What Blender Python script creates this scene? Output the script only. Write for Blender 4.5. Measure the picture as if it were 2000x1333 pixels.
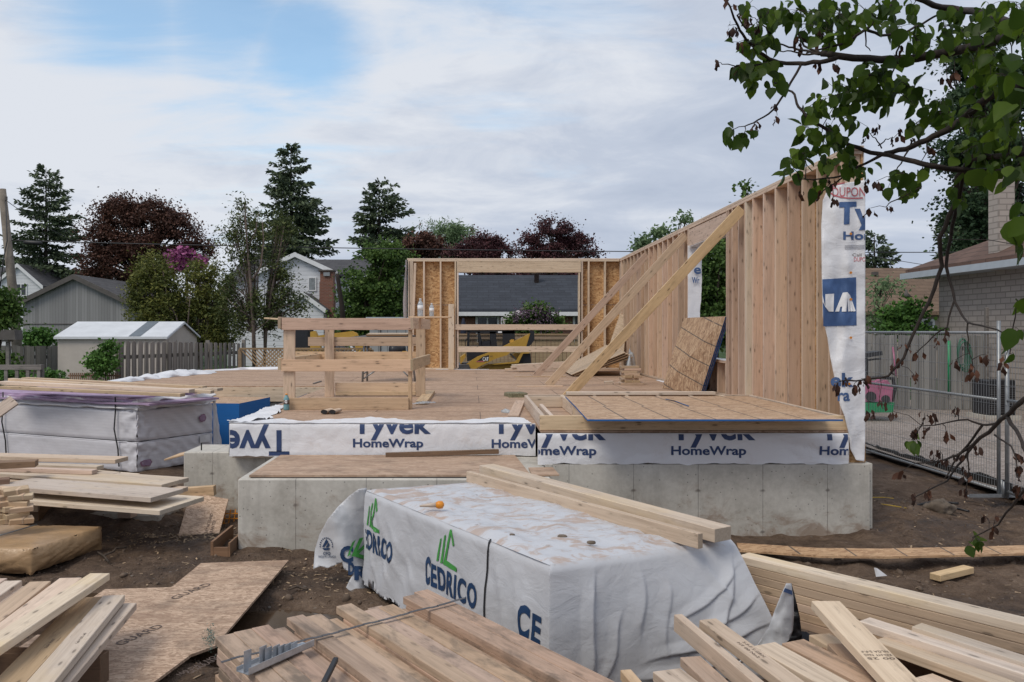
import bpy, bmesh, math, random
import numpy as np
from mathutils import Vector, Matrix, noise
R = math.radians
random.seed(7)
RNG = np.random.default_rng(11)
for o in list(bpy.data.objects):
    bpy.data.objects.remove(o)
S = bpy.context.scene
COL = S.collection

# ------------------------------------------------------------------ camera
EYE = 1.95
F = 1600.0                      # focal length in photo pixels (2000 wide)
CX, CY = 922.0, 647.0           # vanishing point of the house in the photo
cam = bpy.data.cameras.new('camera')
cam.sensor_width = 36.0
cam.lens = 36.0 * F / 2000.0
cam.shift_x = (1000 - CX) / 2000.0
cam.shift_y = -(666.5 - CY) / 2000.0
cam.clip_start = 0.05
cam.clip_end = 2000
co = bpy.data.objects.new('camera', cam)
COL.objects.link(co)
co.location = (0, 0, EYE)
co.rotation_euler = (R(90), 0, 0)
S.camera = co


def nd(nt, typ, ins=None, **props):
    n = nt.nodes.new(typ)
    for k, v in props.items():
        setattr(n, k, v)
    for k, v in (ins or {}).items():
        s = n.inputs[k]
        if isinstance(v, bpy.types.NodeSocket):
            nt.links.new(v, s)
        else:
            s.default_value = v
    return n


def mth(nt, op, a, b=0.0, c=None, clamp=False):
    i = {0: a, 1: b}
    if c is not None:
        i[2] = c
    return nd(nt, 'ShaderNodeMath', i, operation=op, use_clamp=clamp).outputs[0]


def vmth(nt, op, a, b=(0, 0, 0)):
    n = nd(nt, 'ShaderNodeVectorMath', {0: a, 1: b}, operation=op)
    return n.outputs['Value'] if op in ('DOT_PRODUCT', 'LENGTH', 'DISTANCE') else n.outputs['Vector']


def c4(c):
    return tuple(c) + (1.0,) if len(c) == 3 else tuple(c)


def ramp(nt, fac, stops, interp='LINEAR'):
    n = nd(nt, 'ShaderNodeValToRGB', {0: fac})
    cr = n.color_ramp
    cr.interpolation = interp
    while len(cr.elements) > 1:
        cr.elements.remove(cr.elements[-1])
    cr.elements[0].position = stops[0][0]
    cr.elements[0].color = c4(stops[0][1])
    for p, c in stops[1:]:
        e = cr.elements.new(p)
        e.color = c4(c)
    return n.outputs[0]


def smooth(nt, v, lo, hi):
    n = nd(nt, 'ShaderNodeMapRange', {0: v, 1: lo, 2: hi, 3: 0.0, 4: 1.0}, interpolation_type='SMOOTHSTEP')
    return n.outputs[0]


def mixc(nt, fac, a, b, mode='MIX'):
    n = nd(nt, 'ShaderNodeMix', {}, data_type='RGBA', blend_type=mode)
    for idx, v in ((0, fac), (6, a), (7, b)):
        s = n.inputs[idx]
        if isinstance(v, bpy.types.NodeSocket):
            nt.links.new(v, s)
        else:
            s.default_value = c4(v) if idx else v
    return n.outputs[2]


def noisetex(nt, vec, scale, detail=4, rough=0.55, dist=0.0):
    n = nd(nt, 'ShaderNodeTexNoise', {'Vector': vec, 'Scale': scale, 'Detail': detail, 'Roughness': rough, 'Distortion': dist})
    return n.outputs['Fac']


def mapping(nt, vec, scale=(1, 1, 1), rot=(0, 0, 0), loc=(0, 0, 0)):
    return nd(nt, 'ShaderNodeMapping', {'Vector': vec, 'Scale': scale, 'Rotation': rot, 'Location': loc}).outputs[0]


# ------------------------------------------------------------------ sky, sun, exposure
SUN_EL, SUN_AZ = R(52), R(-138)          # azimuth from +Y towards +X
W = bpy.data.worlds.new('World')
S.world = W
W.use_nodes = True
wt = W.node_tree
wt.nodes.clear()
sky = nd(wt, 'ShaderNodeTexSky', sky_type='NISHITA')
sky.sun_disc = False
sky.sun_elevation = SUN_EL
sky.sun_rotation = SUN_AZ
gen = nd(wt, 'ShaderNodeTexCoord').outputs['Generated']
sep = nd(wt, 'ShaderNodeSeparateXYZ', {0: gen})
zz = mth(wt, 'ADD', mth(wt, 'MAXIMUM', sep.outputs[2], 0.0), 0.16)
cu = mth(wt, 'DIVIDE', sep.outputs[0], zz)
cv = mth(wt, 'DIVIDE', sep.outputs[1], zz)
cp = nd(wt, 'ShaderNodeCombineXYZ', {0: cu, 1: cv, 2: 0.0}).outputs[0]


def pdir(px, py):
    return Vector((px - CX, F, CY - py)).normalized()


def lobe(px, py, rad):
    d = vmth(wt, 'DISTANCE', gen, tuple(pdir(px, py)))
    return mth(wt, 'SUBTRACT', 1.0, mth(wt, 'DIVIDE', d, rad))


n1 = noisetex(wt, mapping(wt, cp, (1.0, 2.2, 1), (0, 0, R(12))), 1.6, 9, 0.6, 0.35)
n2 = noisetex(wt, mapping(wt, cp, (0.55, 1.3, 1), (0, 0, R(-14)), (3.1, 1.7, 0)), 1.0, 8, 0.55, 0.6)
n3 = noisetex(wt, mapping(wt, gen, (2.0, 2.0, 6.0), (0, R(12), 0)), 3.0, 9, 0.62, 0.4)
hole = mth(wt, 'MAXIMUM', lobe(430, -20, 0.13), lobe(600, 90, 0.10))
hole = mth(wt, 'MAXIMUM', hole, lobe(230, -50, 0.14))
hole = mth(wt, 'MAXIMUM', hole, mth(wt, 'MULTIPLY', lobe(520, 230, 0.16), 0.38))
hole = mth(wt, 'MAXIMUM', hole, mth(wt, 'MULTIPLY', lobe(1000, -90, 0.22), 0.5))
hole = mth(wt, 'MAXIMUM', hole, -0.25)
blue = mth(wt, 'ADD', mth(wt, 'MULTIPLY', hole, 0.85), mth(wt, 'MULTIPLY', mth(wt, 'SUBTRACT', n1, 0.5), 1.25))
blue = smooth(wt, blue, 0.02, 0.66)
cl = mth(wt, 'ADD', mth(wt, 'MULTIPLY', n2, 0.5), mth(wt, 'MULTIPLY', n3, 0.5))
glow = mth(wt, 'MAXIMUM', lobe(60, 150, 0.45), mth(wt, 'MULTIPLY', lobe(820, 60, 0.3), 0.7))
glow = mth(wt, 'MAXIMUM', glow, 0.0)
cl = mth(wt, 'ADD', cl, mth(wt, 'MULTIPLY', glow, 0.22))
cloud = ramp(wt, cl, [(0.34, (3.7, 4.25, 5.3)), (0.50, (4.6, 5.1, 6.05)), (0.64, (6.2, 6.5, 7.05))])
skyc = mixc(wt, 1.0, sky.outputs[0], (1.45, 1.75, 1.72), 'MULTIPLY')
wcol = mixc(wt, mth(wt, 'MULTIPLY', blue, 0.82), cloud, skyc)
bg = nd(wt, 'ShaderNodeBackground', {'Color': wcol, 'Strength': 0.1})
wo = nd(wt, 'ShaderNodeOutputWorld')
wt.links.new(bg.outputs[0], wo.inputs[0])

sl = bpy.data.lights.new('sun', 'SUN')
sl.energy = 1.6
sl.angle = R(25)
sl.color = (1.0, 0.92, 0.79)
so = bpy.data.objects.new('sun', sl)
COL.objects.link(so)
sdir = Vector((math.sin(SUN_AZ) * math.cos(SUN_EL), math.cos(SUN_AZ) * math.cos(SUN_EL), math.sin(SUN_EL)))
so.rotation_euler = sdir.to_track_quat('Z', 'Y').to_euler()
so.location = sdir * 50

S.view_settings.view_transform = 'Standard'
S.view_settings.look = 'None'
S.view_settings.exposure = 0.25
S.view_settings.gamma = 1.0
S.render.engine = 'CYCLES'
S.cycles.use_denoising = True
S.cycles.max_bounces = 6
S.cycles.transparent_max_bounces = 8


# ------------------------------------------------------------------ helpers
def P(px, py, Y):
    """world point seen at photo pixel (px, py) at depth Y"""
    return Vector(((px - CX) * Y / F, Y, EYE - (py - CY) * Y / F))


def G(px, py, z=0.0):
    """world point seen at photo pixel (px, py) at height z"""
    return P(px, py, (EYE - z) * F / (py - CY))


def tag(o, label=None, cat=None, group=None, kind=None):
    if label: o['label'] = label
    if cat: o['category'] = cat
    if group: o['group'] = group
    if kind: o['kind'] = kind
    return o


def thing(name, label, cat, loc=(0, 0, 0), group=None):
    o = bpy.data.objects.new(name, None)
    COL.objects.link(o)
    o.location = loc
    o.empty_display_size = 0.1
    return tag(o, label, cat, group)


def adopt(o, parent):
    if parent is not None:
        o.parent = parent
        m = parent.matrix_basis.copy()
        if parent.parent is not None:
            m = parent.parent.matrix_basis @ parent.matrix_parent_inverse @ m
        o.matrix_parent_inverse = m.inverted()


def link(name, me, mat=None, parent=None, smooth=False, mw=None):
    o = bpy.data.objects.new(name, me)
    COL.objects.link(o)
    if mat is not None:
        if isinstance(mat, (list, tuple)):
            for m in mat: me.materials.append(m)
        else:
            me.materials.append(mat)
    if smooth:
        me.shade_smooth()
    if mw is not None:
        o.matrix_basis = mw
    adopt(o, parent)
    return o


class MB:
    def __init__(self):
        self.bm = bmesh.new()

    def box(self, c, s, rot=None, bevel=0.0, mi=0):
        m = Matrix.Translation(Vector(c))
        if rot is not None:
            m = m @ rot.to_4x4()
        m = m @ Matrix.Diagonal((s[0], s[1], s[2], 1))
        r = bmesh.ops.create_cube(self.bm, size=1.0, matrix=m)
        fs = {f for v in r['verts'] for f in v.link_faces}
        for f in fs: f.material_index = mi
        if bevel:
            es = list({e for v in r['verts'] for e in v.link_edges})
            bmesh.ops.bevel(self.bm, geom=es, offset=bevel, segments=1, affect='EDGES')
        return self

    def lohi(self, lo, hi, bevel=0.0, mi=0):
        lo = Vector(lo); hi = Vector(hi)
        return self.box((lo + hi) / 2, hi - lo, None, bevel, mi)

    def tube(self, pts, rad, n=6, cap=True, mi=0):
        pts = [Vector(p) for p in pts]
        if not hasattr(rad, '__len__'): rad = [rad] * len(pts)
        rings = []
        prev = None
        for i, p in enumerate(pts):
            d = (pts[min(i + 1, len(pts) - 1)] - pts[max(i - 1, 0)])
            d = d.normalized() if d.length > 1e-9 else Vector((0, 0, 1))
            if prev is None:
                a = d.orthogonal().normalized()
            else:
                a = (prev - d * prev.dot(d))
                a = a.normalized() if a.length > 1e-6 else d.orthogonal().normalized()
            prev = a
            b = d.cross(a)
            rings.append([self.bm.verts.new(p + (a * math.cos(t) + b * math.sin(t)) * rad[i]) for t in [2 * math.pi * k / n for k in range(n)]])
        for r0, r1 in zip(rings[:-1], rings[1:]):
            for k in range(n):
                f = self.bm.faces.new((r0[k], r0[(k + 1) % n], r1[(k + 1) % n], r1[k]))
                f.material_index = mi
                f.smooth = n > 4
        if cap:
            for r in (rings[0][::-1], rings[-1]):
                f = self.bm.faces.new(r); f.material_index = mi
        return self

    def lathe(self, base, prof, n=14, mi=0):
        base = Vector(base)
        return self.tube([base + Vector((0, 0, z)) for r, z in prof], [max(r, 1e-4) for r, z in prof], n, True, mi)

    def prism(self, pts, ext, mi=0):
        """polygon of 3-d points extruded by vector ext"""
        pts = [Vector(p) for p in pts]; ext = Vector(ext)
        a = [self.bm.verts.new(p) for p in pts]
        b = [self.bm.verts.new(p + ext) for p in pts]
        n = len(pts)
        fs = [self.bm.faces.new(a), self.bm.faces.new(b[::-1])]
        for i in range(n):
            fs.append(self.bm.faces.new((a[i], b[i], b[(i + 1) % n], a[(i + 1) % n])))
        for f in fs: f.material_index = mi
        return self

    def face(self, pts, mi=0):
        f = self.bm.faces.new([self.bm.verts.new(Vector(p)) for p in pts])
        f.material_index = mi
        return self

    def build(self, name, mat, parent=None, smooth=False, mw=None, center=False):
        bmesh.ops.recalc_face_normals(self.bm, faces=self.bm.faces)
        me = bpy.data.meshes.new(name)
        if center and self.bm.verts:
            c = Vector((0, 0, 0))
            for v in self.bm.verts: c += v.co
            c /= len(self.bm.verts)
            c.z = min(v.co.z for v in self.bm.verts)
            for v in self.bm.verts: v.co -= c
            mw = Matrix.Translation(c)
        self.bm.to_mesh(me)
        self.bm.free()
        return link(name, me, mat, parent, smooth, mw)


def frame_mat(a, b, up):
    a = Vector(a); b = Vector(b); up = Vector(up)
    x = (b - a).normalized()
    y = up.cross(x).normalized()
    z = x.cross(y).normalized()
    m = Matrix((x, y, z)).transposed().to_4x4()
    m.translation = (a + b) / 2
    return m


_box_cache = {}


def box_mesh(l, w, t, bevel, mat, name='board'):
    key = (round(l, 3), round(w, 3), round(t, 3), bevel, mat.name, name)
    if key in _box_cache: return _box_cache[key]
    bm = bmesh.new()
    bmesh.ops.create_cube(bm, size=1.0, matrix=Matrix.Diagonal((l, w, t, 1)))
    if bevel:
        bmesh.ops.bevel(bm, geom=list(bm.edges), offset=min(bevel, t * 0.3, w * 0.3), segments=1, affect='EDGES')
    me = bpy.data.meshes.new(name)
    bm.to_mesh(me); bm.free()
    me.materials.append(mat)
    _box_cache[key] = me
    return me


def plank(name, a, b, w, t, mat, up=(0, 0, 1), label=None, cat=None, group=None, parent=None, bevel=0.003):
    """a sawn board from a to b (centre line), w across, t along up; local X is its length"""
    l = (Vector(b) - Vector(a)).length
    me = box_mesh(l, w, t, bevel, mat, name)
    o = bpy.data.objects.new(name, me)
    COL.objects.link(o)
    o.matrix_basis = frame_mat(a, b, up)
    adopt(o, parent)
    return tag(o, label, cat, group)


def grid_cut(bm, axis, lo, hi, step):
    no = Vector((1, 0, 0)) if axis == 0 else Vector((0, 1, 0))
    k = lo + step
    while k < hi:
        bmesh.ops.bisect_plane(bm, geom=bm.verts[:] + bm.edges[:] + bm.faces[:], plane_co=no * k, plane_no=no, dist=1e-6)
        k += step


def clip(bm, co, no):
    bmesh.ops.bisect_plane(bm, geom=bm.verts[:] + bm.edges[:] + bm.faces[:], plane_co=co, plane_no=no, clear_outer=True, dist=1e-6)


_font_cache = {}


def text_bm(body, width, height=None, bold=0.0, spacing=1.0):
    """flat letters: left edge x=0, baseline y=0, exact width; height = cap height (of the first capital)"""
    cu = bpy.data.curves.new('t', 'FONT')
    cu.body = body
    cu.size = 1.0
    cu.offset = bold
    cu.space_character = spacing
    cu.resolution_u = 3
    ob = bpy.data.objects.new('t', cu)
    me = bpy.data.meshes.new_from_object(ob)
    bm = bmesh.new()
    bm.from_mesh(me)
    bpy.data.objects.remove(ob); bpy.data.curves.remove(cu); bpy.data.meshes.remove(me)
    xs = [v.co.x for v in bm.verts]
    x0, x1 = min(xs), max(xs)
    k = width / (x1 - x0)
    ky = k if height is None else height / 0.73
    for v in bm.verts:
        v.co = Vector(((v.co.x - x0) * k, v.co.y * ky, 0))
    bmesh.ops.remove_doubles(bm, verts=bm.verts[:], dist=1e-5)
    return bm


def map_bm(bm, name, mat, fn, parent=None, step=None, smooth=False, thick=0.0):
    """bend a flat bmesh with fn(u, v) -> world point and link it"""
    if step:
        bm.normal_update()
        bmesh.ops.triangulate(bm, faces=bm.faces[:])
        xs = [v.co.x for v in bm.verts]; ys = [v.co.y for v in bm.verts]
        if xs:
            grid_cut(bm, 0, min(xs), max(xs), step)
            grid_cut(bm, 1, min(ys), max(ys), step)
    for v in bm.verts:
        v.co = fn(v.co.x, v.co.y)
    me = bpy.data.meshes.new(name)
    bm.to_mesh(me); bm.free()
    o = link(name, me, mat, parent, smooth)
    if thick:
        md = o.modifiers.new('s', 'SOLIDIFY'); md.thickness = thick; md.offset = 0
    return o


def poly_bm(*polys):
    bm = bmesh.new()
    for pts in polys:
        bm.faces.new([bm.verts.new((p[0], p[1], 0)) for p in pts])
    bm.normal_update()
    return bm


def grid_bm(u0, u1, v0, v1, nu, nv):
    bm = bmesh.new()
    vs = [[bm.verts.new((u0 + (u1 - u0) * i / nu, v0 + (v1 - v0) * j / nv, 0)) for i in range(nu + 1)] for j in range(nv + 1)]
    for j in range(nv):
        for i in range(nu):
            bm.faces.new((vs[j][i], vs[j][i + 1], vs[j + 1][i + 1], vs[j + 1][i]))
    return bm


def instanced(name, tv, tf, pos, rot, sc, mat, parent=None, smooth=False):
    """one mesh of many copies of a small template: pos (N,3), rot (N,3,3) columns = axes, sc (N,) or (N,3)"""
    tv = np.asarray(tv, float); pos = np.asarray(pos, float); N = len(pos); k = len(tv)
    sc = np.asarray(sc, float)
    if sc.ndim == 1: sc = np.repeat(sc[:, None], 3, 1)
    V = np.einsum('nij,nkj->nki', rot, tv[None] * sc[:, None, :]) + pos[:, None, :]
    me = bpy.data.meshes.new(name)
    nf = len(tf)
    lens = np.array([len(f) for f in tf]); flat = np.concatenate([np.array(f) for f in tf])
    loops = (flat[None] + (np.arange(N) * k)[:, None]).ravel()
    starts = np.concatenate([[0], np.cumsum(np.tile(lens, N))[:-1]])
    me.vertices.add(N * k); me.vertices.foreach_set('co', V.ravel())
    me.loops.add(len(loops)); me.loops.foreach_set('vertex_index', loops.astype(np.int32))
    me.polygons.add(N * nf); me.polygons.foreach_set('loop_start', starts.astype(np.int32))
    me.update(calc_edges=True)
    me.validate()
    return link(name, me, mat, parent, smooth)


def basis(t, jitter=None):
    """(N,3) directions -> (N,3,3) rotation whose columns are (t, b, n)"""
    t = t / np.linalg.norm(t, axis=1, keepdims=True)
    r = RNG.normal(size=t.shape) if jitter is None else jitter
    b = np.cross(r, t); b /= np.linalg.norm(b, axis=1, keepdims=True) + 1e-9
    n = np.cross(t, b)
    return np.stack([t, b, n], axis=2)


def fbm(x, y, z=0.0, oct_=4):
    return noise.fractal(Vector((x, y, z)), 1.0, 2.0, oct_)
# ------------------------------------------------------------------ materials
def new_mat(name):
    m = bpy.data.materials.new(name)
    m.use_nodes = True
    nt = m.node_tree
    nt.nodes.clear()
    out = nd(nt, 'ShaderNodeOutputMaterial')
    b = nd(nt, 'ShaderNodeBsdfPrincipled', {'Roughness': 0.8})
    nt.links.new(b.outputs[0], out.inputs[0])
    return m, nt, b


def setc(nt, b, col, rough=None, bump=None, bstr=0.3, bdist=0.01, metal=None):
    if isinstance(col, bpy.types.NodeSocket): nt.links.new(col, b.inputs['Base Color'])
    else: b.inputs['Base Color'].default_value = c4(col)
    if rough is not None:
        if isinstance(rough, bpy.types.NodeSocket): nt.links.new(rough, b.inputs['Roughness'])
        else: b.inputs['Roughness'].default_value = rough
    if metal is not None: b.inputs['Metallic'].default_value = metal
    if bump is not None:
        bn = nd(nt, 'ShaderNodeBump', {'Strength': bstr, 'Distance': bdist, 'Height': bump})
        nt.links.new(bn.outputs[0], b.inputs['Normal'])


def flat_mat(name, col, rough=0.6, metal=0.0, var=0.12, scale=6.0, emit=None):
    m, nt, b = new_mat(name)
    tc = nd(nt, 'ShaderNodeTexCoord').outputs['Object']
    n = noisetex(nt, tc, scale, 5, 0.65)
    d = tuple(c * (1 - var * 2) for c in col); l = tuple(min(1, c * (1 + var)) for c in col)
    setc(nt, b, ramp(nt, n, [(0.3, d), (0.7, l)]), rough, n, 0.08, 0.004, metal)
    return m


def objvec(nt, k=37.0):
    tc = nd(nt, 'ShaderNodeTexCoord')
    oi = nd(nt, 'ShaderNodeObjectInfo')
    r = oi.outputs['Random']
    off = nd(nt, 'ShaderNodeCombineXYZ', {0: mth(nt, 'MULTIPLY', r, k), 1: mth(nt, 'MULTIPLY', r, k * 0.7), 2: mth(nt, 'MULTIPLY', r, k * 0.31)}).outputs[0]
    return vmth(nt, 'ADD', tc.outputs['Object'], off), tc, r


def wood(name, light, dark, dirt=0.0, knots=1.0, dirtcol=(0.10, 0.075, 0.055), vary=0.16, stain=None):
    m, nt, b = new_mat(name)
    v, tc, r = objvec(nt)
    g1 = noisetex(nt, mapping(nt, v, (0.9, 22, 22)), 1.6, 6, 0.62, 0.5)
    g2 = noisetex(nt, mapping(nt, v, (2.5, 120, 120)), 1.0, 3, 0.6)
    g3 = noisetex(nt, mapping(nt, v, (0.8, 5, 5)), 1.0, 3, 0.5, 0.3)
    f = mth(nt, 'ADD', mth(nt, 'MULTIPLY', g1, 0.55), mth(nt, 'ADD', mth(nt, 'MULTIPLY', g2, 0.2), mth(nt, 'MULTIPLY', g3, 0.25)))
    col = ramp(nt, f, [(0.36, tuple(c * 0.85 for c in dark)), (0.50, tuple((a + c) / 2 for a, c in zip(light, dark))), (0.63, light)])
    # knots
    kv = mapping(nt, v, (7.0, 22.0, 22.0))
    vo = nd(nt, 'ShaderNodeTexVoronoi', {'Vector': kv, 'Scale': 1.0, 'Randomness': 1.0})
    sel = nd(nt, 'ShaderNodeSeparateColor', {0: vo.outputs['Color']}).outputs[0]
    kn = mth(nt, 'MULTIPLY', mth(nt, 'SUBTRACT', 1.0, smooth(nt, vo.outputs['Distance'], 0.12, 0.24)), mth(nt, 'GREATER_THAN', sel, 0.62))
    col = mixc(nt, mth(nt, 'MULTIPLY', kn, min(1.0, 0.85 * knots)), col, tuple(c * 0.22 for c in dark))
    ring = mth(nt, 'MULTIPLY', mth(nt, 'SUBTRACT', 1.0, smooth(nt, vo.outputs['Distance'], 0.24, 0.5)), mth(nt, 'GREATER_THAN', sel, 0.62))
    col = mixc(nt, mth(nt, 'MULTIPLY', ring, 0.3 * knots), col, tuple(c * 0.8 for c in dark))
    # short dark bark pockets along the grain
    dsh = noisetex(nt, mapping(nt, v, (9, 55, 55), (0, 0, 0), (3, 7, 1)), 1.0, 3, 0.6, 0.3)
    col = mixc(nt, mth(nt, 'MULTIPLY', smooth(nt, dsh, 0.66, 0.74), 0.6), col, tuple(c * 0.35 for c in dark))
    # mill scuffs
    sc = noisetex(nt, mapping(nt, v, (3, 14, 14), (0, 0, R(35))), 1.3, 4, 0.7)
    col = mixc(nt, mth(nt, 'MULTIPLY', smooth(nt, sc, 0.57, 0.70), 0.42), col, tuple(c * 0.5 for c in dark))
    if dirt:
        dn = noisetex(nt, mapping(nt, v, (2.0, 4.5, 4.5)), 1.6, 7, 0.66, 0.4)
        col = mixc(nt, mth(nt, 'MULTIPLY', smooth(nt, dn, 0.47, 0.68), dirt), col, dirtcol)
    if stain:
        sn = noisetex(nt, mapping(nt, v, (1.2, 3, 3), (0, 0, 0), (5, 2, 8)), 1.2, 4, 0.6)
        col = mixc(nt, mth(nt, 'MULTIPLY', smooth(nt, sn, 0.48, 0.7), 0.6), col, stain)
    nrm = nd(nt, 'ShaderNodeSeparateXYZ', {0: tc.outputs['Normal']}).outputs[0]
    end = mth(nt, 'GREATER_THAN', mth(nt, 'ABSOLUTE', nrm), 0.8)
    eg = noisetex(nt, v, 60, 3, 0.6)
    endc = mixc(nt, eg, tuple(c * 0.42 for c in light), tuple(c * 0.78 for c in light))
    col = mixc(nt, end, col, endc)
    hs = nd(nt, 'ShaderNodeHueSaturation', {'Hue': mth(nt, 'ADD', 0.492, mth(nt, 'MULTIPLY', mth(nt, 'FRACT', mth(nt, 'MULTIPLY', r, 7.3)), 0.016)),
                                            'Saturation': mth(nt, 'ADD', 0.80, mth(nt, 'MULTIPLY', mth(nt, 'FRACT', mth(nt, 'MULTIPLY', r, 3.7)), 0.24)),
                                            'Value': mth(nt, 'ADD', 1 - vary, mth(nt, 'MULTIPLY', r, 2 * vary)), 'Color': col})
    setc(nt, b, hs.outputs[0], 0.72, f, 0.25, 0.004)
    return m


def osb(name, cols, scale=1.0, lines=None, edge=None, dirt=0.0, line_col=(0.05, 0.05, 0.05), dirtcol=(0.12, 0.08, 0.055), axis=0, spec_rand=True, mud=None):
    """cols = dark, mid, light strand colours; lines = spacing of printed nail lines across local X"""
    m, nt, b = new_mat(name)
    v, tc, r = objvec(nt)
    wob = nd(nt, 'ShaderNodeTexNoise', {'Vector': v, 'Scale': 6.0, 'Detail': 2.0})
    vw = vmth(nt, 'ADD', v, vmth(nt, 'MULTIPLY', vmth(nt, 'SUBTRACT', wob.outputs['Color'], (0.5, 0.5, 0.5)), (0.09, 0.09, 0.09)))
    va = nd(nt, 'ShaderNodeTexVoronoi', {'Vector': mapping(nt, vw, (11 * scale, 46 * scale, 30 * scale), (0, 0, R(14))), 'Scale': 1.0})
    vb = nd(nt, 'ShaderNodeTexVoronoi', {'Vector': mapping(nt, vw, (12 * scale, 50 * scale, 30 * scale), (0, 0, R(-38))), 'Scale': 1.0})
    ca = nd(nt, 'ShaderNodeSeparateColor', {0: va.outputs['Color']}).outputs[0]
    cb = nd(nt, 'ShaderNodeSeparateColor', {0: vb.outputs['Color']}).outputs[1]
    pick = mth(nt, 'GREATER_THAN', noisetex(nt, v, 22 * scale, 2, 0.5), 0.5)
    f = mth(nt, 'ADD', mth(nt, 'MULTIPLY', ca, pick), mth(nt, 'MULTIPLY', cb, mth(nt, 'SUBTRACT', 1.0, pick)))
    fn = mth(nt, 'ADD', mth(nt, 'MULTIPLY', f, 0.75), mth(nt, 'MULTIPLY', noisetex(nt, v, 3.0, 4, 0.6), 0.25))
    d, mi, l = cols
    col = ramp(nt, fn, [(0.08, d), (0.42, mi), (0.85, l)])
    if dirt:
        dn = noisetex(nt, v, 3.0, 8, 0.68, 0.3)
        col = mixc(nt, mth(nt, 'MULTIPLY', smooth(nt, dn, 0.46, 0.70), dirt), col, dirtcol)
        sp = noisetex(nt, v, 34.0, 3, 0.7)
        col = mixc(nt, mth(nt, 'MULTIPLY', smooth(nt, sp, 0.66, 0.76), dirt), col, tuple(c * 0.5 for c in dirtcol))
    if mud:
        dn = noisetex(nt, mapping(nt, v, (1, 2.4, 1)), 1.1, 7, 0.66, 0.5)
        col = mixc(nt, mth(nt, 'MULTIPLY', smooth(nt, dn, 0.50, 0.66), 0.55), col, mud)
    ox = nd(nt, 'ShaderNodeSeparateXYZ', {0: tc.outputs['Object']})
    if lines:
        fr = mth(nt, 'FRACT', mth(nt, 'DIVIDE', mth(nt, 'ADD', ox.outputs[axis], 50 * lines + 0.03), lines))
        ln = mth(nt, 'LESS_THAN', fr, 0.017 / lines)
        brk = mth(nt, 'GREATER_THAN', noisetex(nt, v, 9, 3, 0.7), 0.33)
        nz = nd(nt, 'ShaderNodeSeparateXYZ', {0: tc.outputs['Normal']}).outputs[2]
        top = mth(nt, 'GREATER_THAN', mth(nt, 'ABSOLUTE', nz), 0.7)
        col = mixc(nt, mth(nt, 'MULTIPLY', mth(nt, 'MULTIPLY', mth(nt, 'MULTIPLY', ln, brk), top), 0.8), col, line_col)
    if edge:
        nz = nd(nt, 'ShaderNodeSeparateXYZ', {0: tc.outputs['Normal']}).outputs[2]
        side = mth(nt, 'LESS_THAN', mth(nt, 'ABSOLUTE', nz), 0.5)
        en = noisetex(nt, mapping(nt, v, (3, 3, 90)), 1.0, 4, 0.6)
        col = mixc(nt, side, col, mixc(nt, en, tuple(c * 0.65 for c in edge), edge))
    setc(nt, b, col, 0.8, f, 0.3, 0.002)
    return m


M = {}
M['pine'] = wood('pale_pine', (0.675, 0.535, 0.405), (0.515, 0.385, 0.275))
M['pine_pale'] = wood('cream_pine', (0.70, 0.585, 0.465), (0.55, 0.43, 0.325), stain=(0.66, 0.50, 0.30))
M['stud'] = wood('stud_pine', (0.60, 0.44, 0.325), (0.465, 0.325, 0.23), vary=0.17)
M['guard'] = wood('guard_pine', (0.65, 0.465, 0.285), (0.50, 0.34, 0.20), knots=1.1, dirt=0.25, dirtcol=(0.25, 0.16, 0.09))
M['rail'] = wood('rail_pine', (0.64, 0.41, 0.26), (0.50, 0.30, 0.18), knots=1.2)
M['old'] = wood('weathered_pine', (0.52, 0.355, 0.25), (0.37, 0.245, 0.165), dirt=0.8, knots=0.5, dirtcol=(0.15, 0.11, 0.08), vary=0.1)
M['beam'] = wood('beam_pine', (0.53, 0.37, 0.24), (0.40, 0.27, 0.17), knots=0.9)
M['brown'] = wood('brown_board', (0.25, 0.14, 0.075), (0.16, 0.085, 0.045), knots=0.4)
M['grey_wood'] = wood('grey_wood', (0.25, 0.225, 0.205), (0.13, 0.118, 0.108), knots=0.5)
M['tan_wood'] = wood('tan_fence_wood', (0.36, 0.245, 0.14), (0.25, 0.16, 0.09), knots=0.5)
M['osb_wall'] = osb('orange_osb', [(0.25, 0.125, 0.05), (0.45, 0.25, 0.11), (0.62, 0.40, 0.20)])
M['osb_deck'] = osb('deck_osb', [(0.30, 0.19, 0.125), (0.40, 0.265, 0.18), (0.50, 0.35, 0.25)], 0.9, None, None, 0.34, mud=(0.26, 0.165, 0.11))
M['osb_sheet'] = osb('lined_osb', [(0.27, 0.165, 0.10), (0.43, 0.28, 0.175), (0.56, 0.40, 0.27)], 0.9, 0.406, (0.010, 0.13, 0.42), 0.10)
M['osb_lean'] = osb('leaning_osb', [(0.20, 0.115, 0.065), (0.36, 0.225, 0.135), (0.55, 0.39, 0.25)], 0.9, 0.32, (0.010, 0.09, 0.30), 0.12)
M['osb_lean_back'] = M['osb_lean']
M['osb_old'] = osb('muddy_osb', [(0.27, 0.175, 0.115), (0.44, 0.30, 0.21), (0.60, 0.44, 0.32)], 1.7, None, None, 0.55, mud=(0.24, 0.15, 0.10))
M['osb_strip'] = osb('strip_osb', [(0.30, 0.17, 0.09), (0.44, 0.27, 0.15), (0.56, 0.37, 0.22)], 1.0, 0.406, None, 0.25)
M['osb_pile'] = osb('grey_osb', [(0.34, 0.255, 0.175), (0.42, 0.32, 0.225), (0.50, 0.39, 0.285)], 1.0, None, (0.25, 0.14, 0.07), 0.1)
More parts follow.
